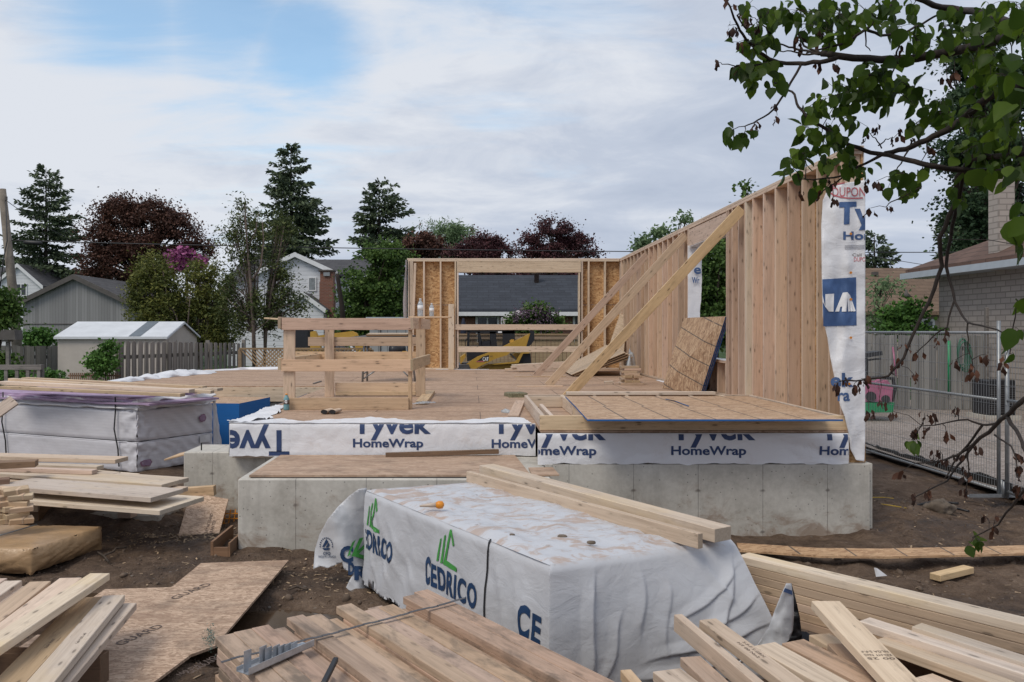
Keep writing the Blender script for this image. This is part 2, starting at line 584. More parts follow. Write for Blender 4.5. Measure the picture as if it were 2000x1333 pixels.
M['ply'] = osb('porch_plywood', [(0.36, 0.24, 0.165), (0.42, 0.285, 0.20), (0.50, 0.36, 0.26)], 0.6, None, None, 0.5, mud=(0.25, 0.16, 0.11))


def make_tyvek(name, base=(0.74, 0.74, 0.77), dirt=0.35, dirtcol=(0.42, 0.28, 0.19), stripes=False, topdirt=False, bst=0.4):
    m, nt, b = new_mat(name)
    tc = nd(nt, 'ShaderNodeTexCoord')
    v = tc.outputs['Object']
    w1 = noisetex(nt, mapping(nt, v, (5, 5, 8), (R(20), R(30), R(40))), 1.0, 6, 0.6, 1.2)
    w2 = noisetex(nt, v, 55.0, 4, 0.6)
    wv = nd(nt, 'ShaderNodeTexVoronoi', {'Vector': mapping(nt, v, (4, 4, 3), (R(10), R(25), R(30))), 'Scale': 1.0}, feature='DISTANCE_TO_EDGE').outputs['Distance']
    crease = mth(nt, 'MULTIPLY', mth(nt, 'MINIMUM', wv, 0.25), 1.3)
    h = mth(nt, 'ADD', mth(nt, 'ADD', w1, crease), mth(nt, 'MULTIPLY', w2, 0.08))
    d1 = noisetex(nt, v, 3.2, 8, 0.68, 0.3)
    col = mixc(nt, mth(nt, 'MULTIPLY', smooth(nt, d1, 0.55, 0.80), dirt), base, dirtcol)
    col = mixc(nt, mth(nt, 'MULTIPLY', noisetex(nt, v, 0.9, 3), 0.16), col, tuple(c * 0.86 for c in base))
    sp = noisetex(nt, v, 30, 3, 0.75)
    col = mixc(nt, mth(nt, 'MULTIPLY', smooth(nt, sp, 0.68, 0.78), 0.4 * min(1, dirt * 2)), col, (0.2, 0.13, 0.09))
    if topdirt:
        nz = nd(nt, 'ShaderNodeSeparateXYZ', {0: nd(nt, 'ShaderNodeNewGeometry').outputs['Normal']}).outputs[2]
        up = smooth(nt, nz, 0.55, 0.9)
        mp = mapping(nt, v, (2.4, 4.6, 1), (0, 0, R(-28)))
        d2 = noisetex(nt, mp, 1.35, 9, 0.66, 0.9)
        d3 = noisetex(nt, mapping(nt, v, (2.2, 3.2, 1), (0, 0, R(-10)), (4, 4, 0)), 5.0, 6, 0.7, 0.5)
        k = mth(nt, 'MAXIMUM', smooth(nt, d2, 0.49, 0.60), mth(nt, 'MULTIPLY', smooth(nt, d3, 0.55, 0.65), 0.8))
        col = mixc(nt, mth(nt, 'MULTIPLY', mth(nt, 'MULTIPLY', k, up), 0.72), col, (0.40, 0.27, 0.19))
        d4 = noisetex(nt, mapping(nt, v, (1, 1, 1), (0, 0, 0), (9, 1, 0)), 11.0, 5, 0.7)
        col = mixc(nt, mth(nt, 'MULTIPLY', mth(nt, 'MULTIPLY', smooth(nt, d4, 0.64, 0.72), up), 0.8), col, (0.16, 0.11, 0.08))
    if stripes:
        oz = nd(nt, 'ShaderNodeSeparateXYZ', {0: v}).outputs[2]
        st = mth(nt, 'SINE', mth(nt, 'MULTIPLY', oz, 2 * math.pi / 0.042))
        col = mixc(nt, mth(nt, 'MULTIPLY', smooth(nt, st, 0.2, 0.9), 0.10), col, (0.36, 0.33, 0.40))
    setc(nt, b, col, 0.42, h, bst, 0.02)
    return m


M['tyvek'] = make_tyvek('white_house_wrap')
M['tyvek_clean'] = make_tyvek('clean_house_wrap', dirt=0.08)
M['tarp'] = make_tyvek('white_lumber_tarp', (0.52, 0.53, 0.565), 0.10, topdirt=True, bst=0.32)
M['tarp_plain'] = make_tyvek('plain_tarp', (0.52, 0.53, 0.56), 0.06, bst=0.2)
M['foam_wrap'] = make_tyvek('foam_wrap', (0.60, 0.59, 0.625), 0.05, stripes=True, bst=0.22)
M['film'] = make_tyvek('torn_film', (0.70, 0.69, 0.71), 0.05)
M['lilac'] = flat_mat('lilac_foam', (0.40, 0.29, 0.43), 0.7)
M['lilac_dark'] = flat_mat('lilac_foam_dark', (0.26, 0.15, 0.22), 0.7)
M['ink'] = flat_mat('navy_ink', (0.030, 0.058, 0.155), 0.6)
M['ink_light'] = flat_mat('blue_ink', (0.055, 0.115, 0.27), 0.6)
M['ink_green'] = flat_mat('green_ink', (0.055, 0.30, 0.055), 0.6)
M['ink_red'] = flat_mat('red_ink', (0.55, 0.14, 0.16), 0.6)
M['ink_deep'] = flat_mat('deep_navy_ink', (0.008, 0.040, 0.115), 0.6)
M['ink_black'] = flat_mat('black_ink', (0.03, 0.025, 0.025), 0.7)
M['ink_grey'] = flat_mat('grey_ink', (0.36, 0.36, 0.40), 0.7)
M['ink_stamp'] = flat_mat('stamp_ink', (0.12, 0.085, 0.07), 0.8)
M['white_print'] = flat_mat('white_print', (0.78, 0.78, 0.8), 0.6, var=0.03)


def make_concrete(name, seam_off):
    m, nt, b = new_mat(name)
    v = nd(nt, 'ShaderNodeTexCoord').outputs['Object']
    s = nd(nt, 'ShaderNodeSeparateXYZ', {0: v})
    a = noisetex(nt, v, 2.2, 8, 0.65, 0.3)
    f = noisetex(nt, v, 24, 5, 0.7)
    k = mth(nt, 'ADD', mth(nt, 'MULTIPLY', a, 0.7), mth(nt, 'MULTIPLY', f, 0.3))
    col = ramp(nt, k, [(0.34, (0.36, 0.338, 0.300)), (0.5, (0.49, 0.465, 0.42)), (0.66, (0.60, 0.575, 0.525))])
    run = noisetex(nt, mapping(nt, v, (7, 7, 0.7)), 1.0, 5, 0.6)
    col = mixc(nt, mth(nt, 'MULTIPLY', smooth(nt, run, 0.52, 0.72), 0.3), col, (0.25, 0.235, 0.215))
    pit = nd(nt, 'ShaderNodeTexVoronoi', {'Vector': v, 'Scale': 26.0})
    ps = nd(nt, 'ShaderNodeSeparateColor', {0: pit.outputs['Color']}).outputs[0]
    pm = mth(nt, 'MULTIPLY', mth(nt, 'LESS_THAN', pit.outputs['Distance'], 0.16), mth(nt, 'GREATER_THAN', ps, 0.72))
    col = mixc(nt, mth(nt, 'MULTIPLY', pm, 0.7), col, (0.12, 0.115, 0.11))
    # formwork seams and tie marks every 0.62 m
    x = mth(nt, 'DIVIDE', mth(nt, 'ADD', s.outputs[0], 62.0 + seam_off), 0.62)
    fr = mth(nt, 'ABSOLUTE', mth(nt, 'SUBTRACT', mth(nt, 'FRACT', x), 0.5))
    dx = mth(nt, 'MULTIPLY', fr, 0.62)
    wob = mth(nt, 'MULTIPLY', noisetex(nt, v, 9, 2), 0.006)
    seam = mth(nt, 'LESS_THAN', mth(nt, 'ADD', dx, wob), 0.0062)
    col = mixc(nt, mth(nt, 'MULTIPLY', seam, 0.6), col, (0.11, 0.10, 0.095))
    for zc in (0.42, 0.02):
        dz = mth(nt, 'SUBTRACT', s.outputs[2], zc)
        dd = mth(nt, 'SQRT', mth(nt, 'ADD', mth(nt, 'MULTIPLY', dx, dx), mth(nt, 'MULTIPLY', mth(nt, 'MULTIPLY', dz, dz), 3.0)))
        dd = mth(nt, 'ADD', dd, mth(nt, 'MULTIPLY', mth(nt, 'SUBTRACT', noisetex(nt, v, 30, 3), 0.5), 0.05))
        col = mixc(nt, mth(nt, 'MULTIPLY', mth(nt, 'SUBTRACT', 1.0, smooth(nt, dd, 0.0, 0.04)), 0.85), col, (0.12, 0.105, 0.095))
    mudn = noisetex(nt, mapping(nt, v, (2.2, 2.2, 3.0)), 1.6, 8, 0.7, 0.5)
    low = mth(nt, 'SUBTRACT', 0.17, mth(nt, 'MULTIPLY', s.outputs[2], 0.42))
    col = mixc(nt, mth(nt, 'MULTIPLY', smooth(nt, mth(nt, 'ADD', mudn, low), 0.55, 0.78), 0.75), col, (0.24, 0.165, 0.115))
    setc(nt, b, col, 0.85, k, 0.35, 0.008)
    return m


M['concrete'] = make_concrete('foundation_concrete', 0.0)


def make_mud():
    m, nt, b = new_mat('mud')
    geo = nd(nt, 'ShaderNodeNewGeometry')
    v = geo.outputs['Position']
    a = noisetex(nt, v, 0.7, 6, 0.6, 0.4)
    f = noisetex(nt, v, 7.0, 8, 0.7, 0.2)
    g = noisetex(nt, v, 38.0, 5, 0.7)
    k = mth(nt, 'ADD', mth(nt, 'MULTIPLY', a, 0.45), mth(nt, 'ADD', mth(nt, 'MULTIPLY', f, 0.35), mth(nt, 'MULTIPLY', g, 0.2)))
    col = ramp(nt, k, [(0.38, (0.050, 0.034, 0.025)), (0.46, (0.110, 0.071, 0.048)), (0.54, (0.185, 0.126, 0.088)), (0.64, (0.30, 0.215, 0.155))])
    # light chips, grit and wood shavings
    vo = nd(nt, 'ShaderNodeTexVoronoi', {'Vector': mapping(nt, v, (1, 1.6, 1), (0, 0, 0.6)), 'Scale': 13.0})
    r = nd(nt, 'ShaderNodeSeparateColor', {0: vo.outputs['Color']})
    chip = mth(nt, 'MULTIPLY', mth(nt, 'LESS_THAN', vo.outputs['Distance'], 0.17), mth(nt, 'GREATER_THAN', r.outputs[0], 0.80))
    col = mixc(nt, mth(nt, 'MULTIPLY', chip, 0.55), col, mixc(nt, r.outputs[1], (0.30, 0.22, 0.15), (0.34, 0.32, 0.30)))
    # grass beyond the site
    s = nd(nt, 'ShaderNodeSeparateXYZ', {0: v})
    far = mth(nt, 'MAXIMUM', smooth(nt, s.outputs[1], 20.0, 23.0), smooth(nt, mth(nt, 'MULTIPLY', s.outputs[0], -1.0), 8.0, 10.0))
    gr = ramp(nt, f, [(0.35, (0.022, 0.045, 0.012)), (0.65, (0.06, 0.11, 0.03))])
    col = mixc(nt, far, col, gr)
    wet = smooth(nt, a, 0.40, 0.52)
    rough = nd(nt, 'ShaderNodeMapRange', {0: wet, 3: 0.55, 4: 0.95}).outputs[0]
    setc(nt, b, col, rough, mth(nt, 'ADD', mth(nt, 'MULTIPLY', f, 0.7), mth(nt, 'MULTIPLY', g, 0.5)), 1.0, 0.09)
    b.inputs['Specular IOR Level'].default_value = 0.3
    return m


M['mud'] = make_mud()


def make_gravel():
    m, nt, b = new_mat('gravel')
    v = nd(nt, 'ShaderNodeNewGeometry').outputs['Position']
    a = noisetex(nt, v, 0.8, 6, 0.6)
    vo = nd(nt, 'ShaderNodeTexVoronoi', {'Vector': v, 'Scale': 32.0})
    r = nd(nt, 'ShaderNodeSeparateColor', {0: vo.outputs['Color']}).outputs[0]
    k = mth(nt, 'ADD', mth(nt, 'MULTIPLY', a, 0.6), mth(nt, 'MULTIPLY', r, 0.4))
    col = ramp(nt, k, [(0.3, (0.18, 0.15, 0.13)), (0.5, (0.27, 0.23, 0.205)), (0.72, (0.38, 0.33, 0.305))])
    d = noisetex(nt, v, 4.5, 5, 0.7)
    col = mixc(nt, mth(nt, 'MULTIPLY', smooth(nt, d, 0.64, 0.72), 0.7), col, (0.06, 0.045, 0.035))
    setc(nt, b, col, 0.95, vo.outputs['Distance'], 0.5, 0.015)
    return m


M['gravel'] = make_gravel()
M['chips'] = flat_mat('wood_chips', (0.42, 0.30, 0.19), 0.8, var=0.25)
M['clod'] = flat_mat('mud_clod', (0.15, 0.108, 0.08), 0.95, var=0.3, scale=9)


def make_shingle(name, dark, light, scale=1.0, axes='xz'):
    m, nt, b = new_mat(name)
    v = nd(nt, 'ShaderNodeTexCoord').outputs['Object']
    vv = v
    if axes == 'yz':
        s = nd(nt, 'ShaderNodeSeparateXYZ', {0: v})
        vv = nd(nt, 'ShaderNodeCombineXYZ', {0: s.outputs[1], 1: s.outputs[2], 2: 0.0}).outputs[0]
    else:
        s = nd(nt, 'ShaderNodeSeparateXYZ', {0: v})
        vv = nd(nt, 'ShaderNodeCombineXYZ', {0: s.outputs[0], 1: s.outputs[2], 2: 0.0}).outputs[0]
    br = nd(nt, 'ShaderNodeTexBrick', {'Vector': vv, 'Color1': c4(light), 'Color2': c4(dark), 'Mortar': c4(tuple(c * 0.5 for c in dark)), 'Scale': 1.0, 'Mortar Size': 0.012,
                                       'Brick Width': 0.33 * scale, 'Row Height': 0.085 * scale, 'Bias': 0.0})
    n = noisetex(nt, v, 1.6, 6, 0.65)
    col = mixc(nt, mth(nt, 'MULTIPLY', n, 0.6), br.outputs[0], tuple((a + c) / 2 for a, c in zip(dark, light)))
    f = noisetex(nt, mapping(nt, v, (0.8, 0.8, 6)), 3.0, 5, 0.7)
    col = mixc(nt, mth(nt, 'MULTIPLY', smooth(nt, f, 0.5, 0.75), 0.5), col, tuple(c * 1.5 for c in light))
    setc(nt, b, col, 0.9, br.outputs['Fac'], 0.3, 0.01)
    return m


M['roof_dark'] = make_shingle('charcoal_shingle', (0.022, 0.026, 0.036), (0.040, 0.047, 0.062), 1.6)
M['roof_grey'] = make_shingle('grey_shingle', (0.05, 0.048, 0.052), (0.085, 0.082, 0.086), 1.6, 'yz')
M['roof_grey_x'] = make_shingle('grey_shingle_x', (0.045, 0.044, 0.05), (0.075, 0.074, 0.08), 1.6)
M['roof_brown'] = make_shingle('brown_shingle', (0.085, 0.048, 0.036), (0.14, 0.083, 0.062), 1.6, 'yz')
M['roof_tan'] = make_shingle('tan_shingle', (0.13, 0.085, 0.058), (0.19, 0.13, 0.09), 1.8)


def make_brick(name, c1, c2, mortar, w, h, axes, ms=0.012, soft=0.4):
    m, nt, b = new_mat(name)
    v = nd(nt, 'ShaderNodeTexCoord').outputs['Object']
    s = nd(nt, 'ShaderNodeSeparateXYZ', {0: v})
    if axes == 'x+y':
        u = mth(nt, 'ADD', s.outputs[0], s.outputs[1])
    else:
        u = s.outputs[{'x': 0, 'y': 1}[axes]]
    vv = nd(nt, 'ShaderNodeCombineXYZ', {0: u, 1: s.outputs[2], 2: 0.0}).outputs[0]
    br = nd(nt, 'ShaderNodeTexBrick', {'Vector': vv, 'Color1': c4(c1), 'Color2': c4(c2), 'Mortar': c4(mortar), 'Scale': 1.0, 'Mortar Size': ms, 'Brick Width': w, 'Row Height': h})
    n = noisetex(nt, v, 3.0, 6, 0.65)
    col = mixc(nt, mth(nt, 'MULTIPLY', n, soft), br.outputs[0], tuple((a + c) / 2 for a, c in zip(c1, c2)))
    setc(nt, b, col, 0.88, br.outputs['Fac'], -0.4, 0.01)
    return m


M['brick_grey'] = make_brick('pale_grey_brick', (0.42, 0.37, 0.33), (0.34, 0.30, 0.27), (0.20, 0.178, 0.16), 0.34, 0.128, 'x+y', 0.014)
M['brick_red'] = make_brick('red_brick', (0.22, 0.085, 0.052), (0.15, 0.055, 0.036), (0.20, 0.15, 0.125), 0.22, 0.075, 'x+y')


def make_siding(name, base, pitch, axis, depth=0.25):
    """boards: dark lines painted into the colour for the shadow in the gaps between boards, along the given object axis"""
    m, nt, b = new_mat(name)
    v = nd(nt, 'ShaderNodeTexCoord').outputs['Object']
    s = nd(nt, 'ShaderNodeSeparateXYZ', {0: v})
    u = mth(nt, 'DIVIDE', mth(nt, 'ADD', s.outputs[axis], 100.0), pitch)
    fr = mth(nt, 'FRACT', u)
    idn = nd(nt, 'ShaderNodeTexWhiteNoise', {'W': mth(nt, 'FLOOR', u)}, noise_dimensions='1D').outputs['Value']
    st = noisetex(nt, mapping(nt, v, (9, 9, 0.6) if axis == 0 else (0.6, 0.6, 9)), 1.5, 5, 0.65)
    k = mth(nt, 'ADD', mth(nt, 'MULTIPLY', idn, 0.5), mth(nt, 'MULTIPLY', st, 0.5))
    col = ramp(nt, k, [(0.2, tuple(c * (1 - depth) for c in base)), (0.8, tuple(c * (1 + depth * 0.5) for c in base))])
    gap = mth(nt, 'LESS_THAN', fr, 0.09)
    col = mixc(nt, mth(nt, 'MULTIPLY', gap, 0.7), col, tuple(c * 0.35 for c in base))  # gap shadow put into the colour as a dark line
    setc(nt, b, col, 0.8, fr, 0.4, 0.01)
    return m


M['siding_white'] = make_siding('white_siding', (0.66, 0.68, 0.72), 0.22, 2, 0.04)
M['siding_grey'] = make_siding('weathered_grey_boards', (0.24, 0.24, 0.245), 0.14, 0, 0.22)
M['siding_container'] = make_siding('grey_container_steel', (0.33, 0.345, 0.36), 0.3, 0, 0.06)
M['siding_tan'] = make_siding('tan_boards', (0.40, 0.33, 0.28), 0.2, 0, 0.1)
M['shed_beige'] = flat_mat('beige_shed_steel', (0.50, 0.45, 0.405), 0.5, var=0.06, scale=2)
M['shed_white'] = flat_mat('white_shed_roof', (0.62, 0.64, 0.67), 0.45, var=0.07, scale=2)
M['white_paint'] = flat_mat('white_trim_paint', (0.72, 0.73, 0.75), 0.5, var=0.05)
M['grey_trim'] = flat_mat('dark_weathered_trim', (0.10, 0.09, 0.085), 0.8)
M['stripe'] = flat_mat('slate_stripe', (0.13, 0.155, 0.18), 0.5)
M['gutter'] = flat_mat('pale_blue_gutter', (0.42, 0.47, 0.52), 0.4, var=0.04)
M['glass'] = flat_mat('window_glass', (0.05, 0.055, 0.065), 0.12, var=0.2, scale=2)
M['curtain'] = flat_mat('window_curtain', (0.26, 0.29, 0.31), 0.4, var=0.2)
M['galv'] = flat_mat('galvanised_steel', (0.30, 0.315, 0.33), 0.45, 0.55, var=0.1, scale=14)
M['bracket'] = flat_mat('zinc_bracket', (0.50, 0.52, 0.55), 0.38, 0.6, var=0.12, scale=20)
M['strap'] = flat_mat('grey_strap', (0.10, 0.095, 0.10), 0.5, 0.3)
M['black'] = flat_mat('black_plastic', (0.012, 0.012, 0.015), 0.5)
M['blackm'] = flat_mat('black_steel', (0.016, 0.017, 0.022), 0.45)
M['navy'] = flat_mat('navy_fabric', (0.010, 0.014, 0.035), 0.8)
M['rubber'] = flat_mat('black_silt_cloth', (0.014, 0.013, 0.013), 0.85)
M['yellow'] = flat_mat('machine_yellow', (0.50, 0.29, 0.045), 0.5, var=0.1, scale=3)
M['pink'] = flat_mat('pink_plastic', (0.46, 0.14, 0.25), 0.4)
M['green_pl'] = flat_mat('green_plastic', (0.01, 0.26, 0.10), 0.4)
M['hose'] = flat_mat('green_hose', (0.02, 0.13, 0.075), 0.45)
M['orange'] = flat_mat('orange_plastic', (0.75, 0.27, 0.02), 0.4)
M['kraft'] = flat_mat('kraft_paper_wrap', (0.42, 0.27, 0.145), 0.36, var=0.14, scale=5)
M['kraft_top'] = M['kraft']
nt = M['kraft'].node_tree
bn = [n for n in nt.nodes if n.type == 'BUMP'][0]
kv = nd(nt, 'ShaderNodeTexCoord').outputs['Object']
kh = nd(nt, 'ShaderNodeTexVoronoi', {'Vector': mapping(nt, kv, (5, 5, 9), (R(20), R(10), R(30))), 'Scale': 1.4}, feature='DISTANCE_TO_EDGE').outputs['Distance']
nt.links.new(mth(nt, 'ADD', mth(nt, 'MINIMUM', kh, 0.2), noisetex(nt, kv, 9, 5, 0.7, 1.0)), bn.inputs['Height'])
bn.inputs['Strength'].default_value = 0.4
bn.inputs['Distance'].default_value = 0.02
M['wool'] = flat_mat('mineral_wool', (0.20, 0.185, 0.115), 0.95, var=0.3, scale=40)
M['pole'] = flat_mat('weathered_pole', (0.21, 0.18, 0.15), 0.9, var=0.2, scale=5)
M['bark'] = flat_mat('bark', (0.075, 0.055, 0.042), 0.9, var=0.3, scale=22)
M['bark_dark'] = flat_mat('dark_bark', (0.030, 0.021, 0.017), 0.9, var=0.3, scale=40)
M['bark_grey'] = flat_mat('grey_bark', (0.16, 0.12, 0.10), 0.9, var=0.25, scale=12)
M['twig_green'] = flat_mat('green_twig_bark', (0.075, 0.062, 0.025), 0.9, var=0.25, scale=30)
M['rock'] = flat_mat('grey_brown_stone', (0.16, 0.125, 0.095), 0.9, var=0.3, scale=9)
M['twine'] = flat_mat('yellow_twine', (0.55, 0.36, 0.05), 0.7)
M['membrane'] = flat_mat('black_dimple_membrane', (0.022, 0.02, 0.02), 0.5)
M['cable'] = flat_mat('cable', (0.04, 0.04, 0.045), 0.6)
M['canopy'] = flat_mat('canopy_cloth', (0.46, 0.41, 0.42), 0.7)
M['paper'] = flat_mat('white_paper', (0.66, 0.66, 0.68), 0.6)
M['blue_tint'] = flat_mat('sea_green_drink', (0.15, 0.30, 0.33), 0.2)


def make_water():
    m, nt, b = new_mat('puddle_water')
    v = nd(nt, 'ShaderNodeNewGeometry').outputs['Position']
    n = noisetex(nt, v, 3, 4)
    setc(nt, b, ramp(nt, n, [(0.35, (0.055, 0.036, 0.024)), (0.7, (0.085, 0.056, 0.036))]), 0.09, n, 0.05, 0.01)
    return m


M['water'] = make_water()


def make_clear(name, tint=(0.8, 0.86, 0.9), rough=0.1):
    m, nt, b = new_mat(name)
    v = nd(nt, 'ShaderNodeTexCoord').outputs['Object']
    n = noisetex(nt, v, 20, 4)
    out = [x for x in nt.nodes if x.type == 'OUTPUT_MATERIAL'][0]
    tr = nd(nt, 'ShaderNodeBsdfTransparent', {'Color': c4(tint)})
    setc(nt, b, (0.7, 0.76, 0.82), rough, n, 0.3, 0.01)
    mx = nd(nt, 'ShaderNodeMixShader', {0: mth(nt, 'ADD', 0.25, mth(nt, 'MULTIPLY', n, 0.35)), 1: tr.outputs[0], 2: b.outputs[0]})
    nt.links.new(mx.outputs[0], out.inputs[0])
    return m


M['clear'] = make_clear('clear_plastic')
M['clear_film'] = make_clear('clear_film', (0.8, 0.82, 0.85), 0.3)


def foliage(name, cols, trans=0.25, rough=0.6):
    m, nt, b = new_mat(name)
    geo = nd(nt, 'ShaderNodeNewGeometry')
    r = geo.outputs['Random Per Island']
    n = mth(nt, 'MULTIPLY_ADD', mth(nt, 'SUBTRACT', noisetex(nt, geo.outputs['Position'], 0.9, 4), 0.5), 1.6, 0.5)
    k = mth(nt, 'ADD', mth(nt, 'MULTIPLY', r, 0.5), mth(nt, 'MULTIPLY', n, 0.5))
    cols = [tuple(c * 1.7 for c in q) for q in cols]
    col = ramp(nt, k, [(0.12, cols[0]), (0.5, cols[1]), (0.9, cols[2])])
    setc(nt, b, col, rough)
    b.inputs['Specular IOR Level'].default_value = 0.25
    out = [x for x in nt.nodes if x.type == 'OUTPUT_MATERIAL'][0]
    tl = nd(nt, 'ShaderNodeBsdfTranslucent', {'Color': col})
    mx = nd(nt, 'ShaderNodeMixShader', {0: trans, 1: b.outputs[0], 2: tl.outputs[0]})
    nt.links.new(mx.outputs[0], out.inputs[0])
    return m


M['spruce'] = foliage('spruce_needles', [(0.018, 0.029, 0.018), (0.042, 0.060, 0.034), (0.082, 0.102, 0.048)], 0.1)
M['maple_red'] = foliage('copper_maple_leaves', [(0.020, 0.011, 0.009), (0.050, 0.024, 0.018), (0.105, 0.048, 0.032)], 0.15)
M['maple_plum'] = foliage('plum_maple_leaves', [(0.020, 0.010, 0.012), (0.046, 0.019, 0.022), (0.085, 0.033, 0.035)], 0.15)
M['green'] = foliage('green_leaves', [(0.018, 0.036, 0.010), (0.042, 0.078, 0.018), (0.085, 0.13, 0.030)], 0.25)
M['willow'] = foliage('pale_willow_leaves', [(0.055, 0.085, 0.045), (0.10, 0.15, 0.075), (0.16, 0.21, 0.11)], 0.3)
M['cedar'] = foliage('olive_cedar', [(0.026, 0.036, 0.011), (0.068, 0.080, 0.020), (0.15, 0.145, 0.035)], 0.2)
M['cedar_dark'] = foliage('dark_cedar', [(0.020, 0.030, 0.013), (0.050, 0.066, 0.022), (0.11, 0.12, 0.04)], 0.2)
M['magenta'] = foliage('magenta_blossom', [(0.11, 0.025, 0.075), (0.19, 0.05, 0.13), (0.26, 0.09, 0.18)], 0.2)
M['lilacfl'] = foliage('mauve_blossom', [(0.07, 0.045, 0.065), (0.12, 0.08, 0.11), (0.19, 0.145, 0.18)], 0.2)
M['vine'] = foliage('vine_leaves', [(0.02, 0.05, 0.012), (0.045, 0.10, 0.02), (0.09, 0.17, 0.04)], 0.25)
M['dark_green'] = foliage('dark_maple_leaves', [(0.010, 0.021, 0.011), (0.022, 0.042, 0.020), (0.042, 0.070, 0.032)], 0.2)
M['linden'] = foliage('linden_leaves', [(0.013, 0.026, 0.004), (0.028, 0.054, 0.007), (0.085, 0.135, 0.012)], 0.55, 0.45)
M['wilted'] = foliage('wilted_leaves', [(0.012, 0.008, 0.007), (0.032, 0.015, 0.010), (0.085, 0.034, 0.018)], 0.1)
# ------------------------------------------------------------------ ground
def ground_h(x, y):
    h = 0.0
    near = max(0.0, min(1.0, (16 - y) / 6)) * max(0.0, min(1.0, (9 - abs(x)) / 2))
    h += near * (0.055 * fbm(x * 0.55, y * 0.55, 3.3, 3) + 0.040 * fbm(x * 2.6, y * 2.6, 1.1, 4))
    if y < 12 and abs(x) < 7:
        h += near * 0.020 * fbm(x * 9, y * 9, 7.7, 3)
    # low bank under the long boards on the left
    d = math.hypot((x + 4.3) / 1.5, (y - 8.4) / 0.75)
    h += 0.16 * max(0.0, 1 - d * d)
    # spoil against the right corner of the foundation
    d = math.hypot((x - 4.3) / 0.9, (y - 8.6) / 1.3)
    h += 0.10 * max(0.0, 1 - d * d)
    # dip where the puddles stand
    for (cx, cy, rx, ry, dp) in ((-1.30, 5.35, 0.75, 0.7, 0.16), (-3.0, 5.95, 0.8, 0.5, 0.13)):
        d = math.hypot((x - cx) / rx, (y - cy) / ry)
        h -= dp * max(0.0, 1 - d * d)
    if 5.9 < x and y > 9.2: h -= 0.05
    return h


def axis_steps(lo, a, b, hi, fine):
    mid = list(np.arange(a, b + 1e-6, fine))
    out, s, k = [], fine, a
    while k > lo:
        s *= 1.35; k -= s; out.append(max(k, lo))
    out = out[::-1] + mid
    s, k = fine, mid[-1]
    while k < hi:
        s *= 1.35; k += s; out.append(min(k, hi))
    return out


xs = axis_steps(-500, -5.6, 7.2, 500, 0.055)
ys = axis_steps(-60, 3.2, 10.6, 900, 0.055)
verts = [(x, y, ground_h(x, y)) for y in ys for x in xs]
nx = len(xs)
faces = [(j * nx + i, j * nx + i + 1, (j + 1) * nx + i + 1, (j + 1) * nx + i) for j in range(len(ys) - 1) for i in range(nx - 1)]
me = bpy.data.meshes.new('ground')
me.from_pydata(verts, [], faces)
tag(link('ground', me, M['mud'], None, True), kind='structure')

pts = []
for (cx, cy, rx, ry) in ((-1.30, 5.35, 0.7, 0.62), (-2.95, 5.98, 0.7, 0.42)):
    m = MB()
    m.face([(cx + rx * math.cos(t) * (1 + 0.25 * fbm(math.cos(t) * 1.5, math.sin(t) * 1.5, cx)), cy + ry * math.sin(t) * (1 + 0.25 * fbm(math.cos(t) * 2, math.sin(t), cx))  , -0.052) for t in [k * math.pi / 20 for k in range(40)]])
    tag(m.build('puddle', M['water']), kind='structure')

m = MB()
gx = [6.32, 7.0, 8.5, 10, 11.8, 14]
gy = [8.6, 9.5, 11, 12.6, 14.5, 16.5, 18.6, 20.6]
bm = m.bm
vs = [[bm.verts.new((x + (0.06 * fbm(y * 1.5, 0.3) if x < 6.4 else 0), y, 0.025 + 0.16 * max(0, (y - 9) / 9.5))) for x in gx] for y in gy]
for j in range(len(gy) - 1):
    for i in range(len(gx) - 1):
        bm.faces.new((vs[j][i], vs[j][i + 1], vs[j + 1][i + 1], vs[j + 1][i]))
tag(m.build('gravel_yard', M['gravel'], None, True), kind='structure')


def gravel_z(y): return 0.025 + 0.16 * max(0, (y - 9) / 9.5)


# little stones and clods strewn over the mud: uncountable
N = 4200
px_ = RNG.uniform(-5, 6.8, N); py_ = RNG.uniform(4.2, 9.8, N)
pos, sc = [], []
for x, y in zip(px_, py_):
    if -3.1 < x < 3.86 and y > 7.1: continue
    pos.append((x, y, ground_h(x, y) + 0.002)); sc.append(float(RNG.choice([0.008, 0.012, 0.016, 0.024, 0.04], p=[.45, .3, .16, .07, .02])))
ico = bmesh.new(); bmesh.ops.create_icosphere(ico, subdivisions=1, radius=1.0)
for v in ico.verts: v.co *= 0.8 + 0.35 * noise.noise(v.co * 1.7)
ITV = [tuple(v.co) for v in ico.verts]; ITF = [[v.index for v in f.verts] for f in ico.faces]; ico.free()
o = instanced('mud_clods', ITV, ITF, pos, basis(RNG.normal(size=(len(pos), 3))), np.array(sc)[:, None] * RNG.uniform(0.6, 1.3, (len(sc), 3)), M['clod'])
tag(o, kind='stuff')
N = 1500
q = np.concatenate([np.stack([RNG.uniform(-5, 6.2, N), RNG.uniform(4.3, 9.8, N)], 1), RNG.normal(size=(500, 2)) * np.array([0.35, 0.16]) + np.array([-2.75, 7.75]), RNG.normal(size=(250, 2)) * np.array([0.5, 0.3]) + np.array([-1.1, 6.6])])
q = np.array([p for p in q if not (-3.1 < p[0] < 3.86 and p[1] > 7.15 and not (p[1] < 8.7 and p[0] < -2.1))])
pos = [(x, y, ground_h(x, y) + 0.006) for x, y in q]
d = RNG.normal(size=(len(pos), 3)) * np.array([1, 1, 0.15])
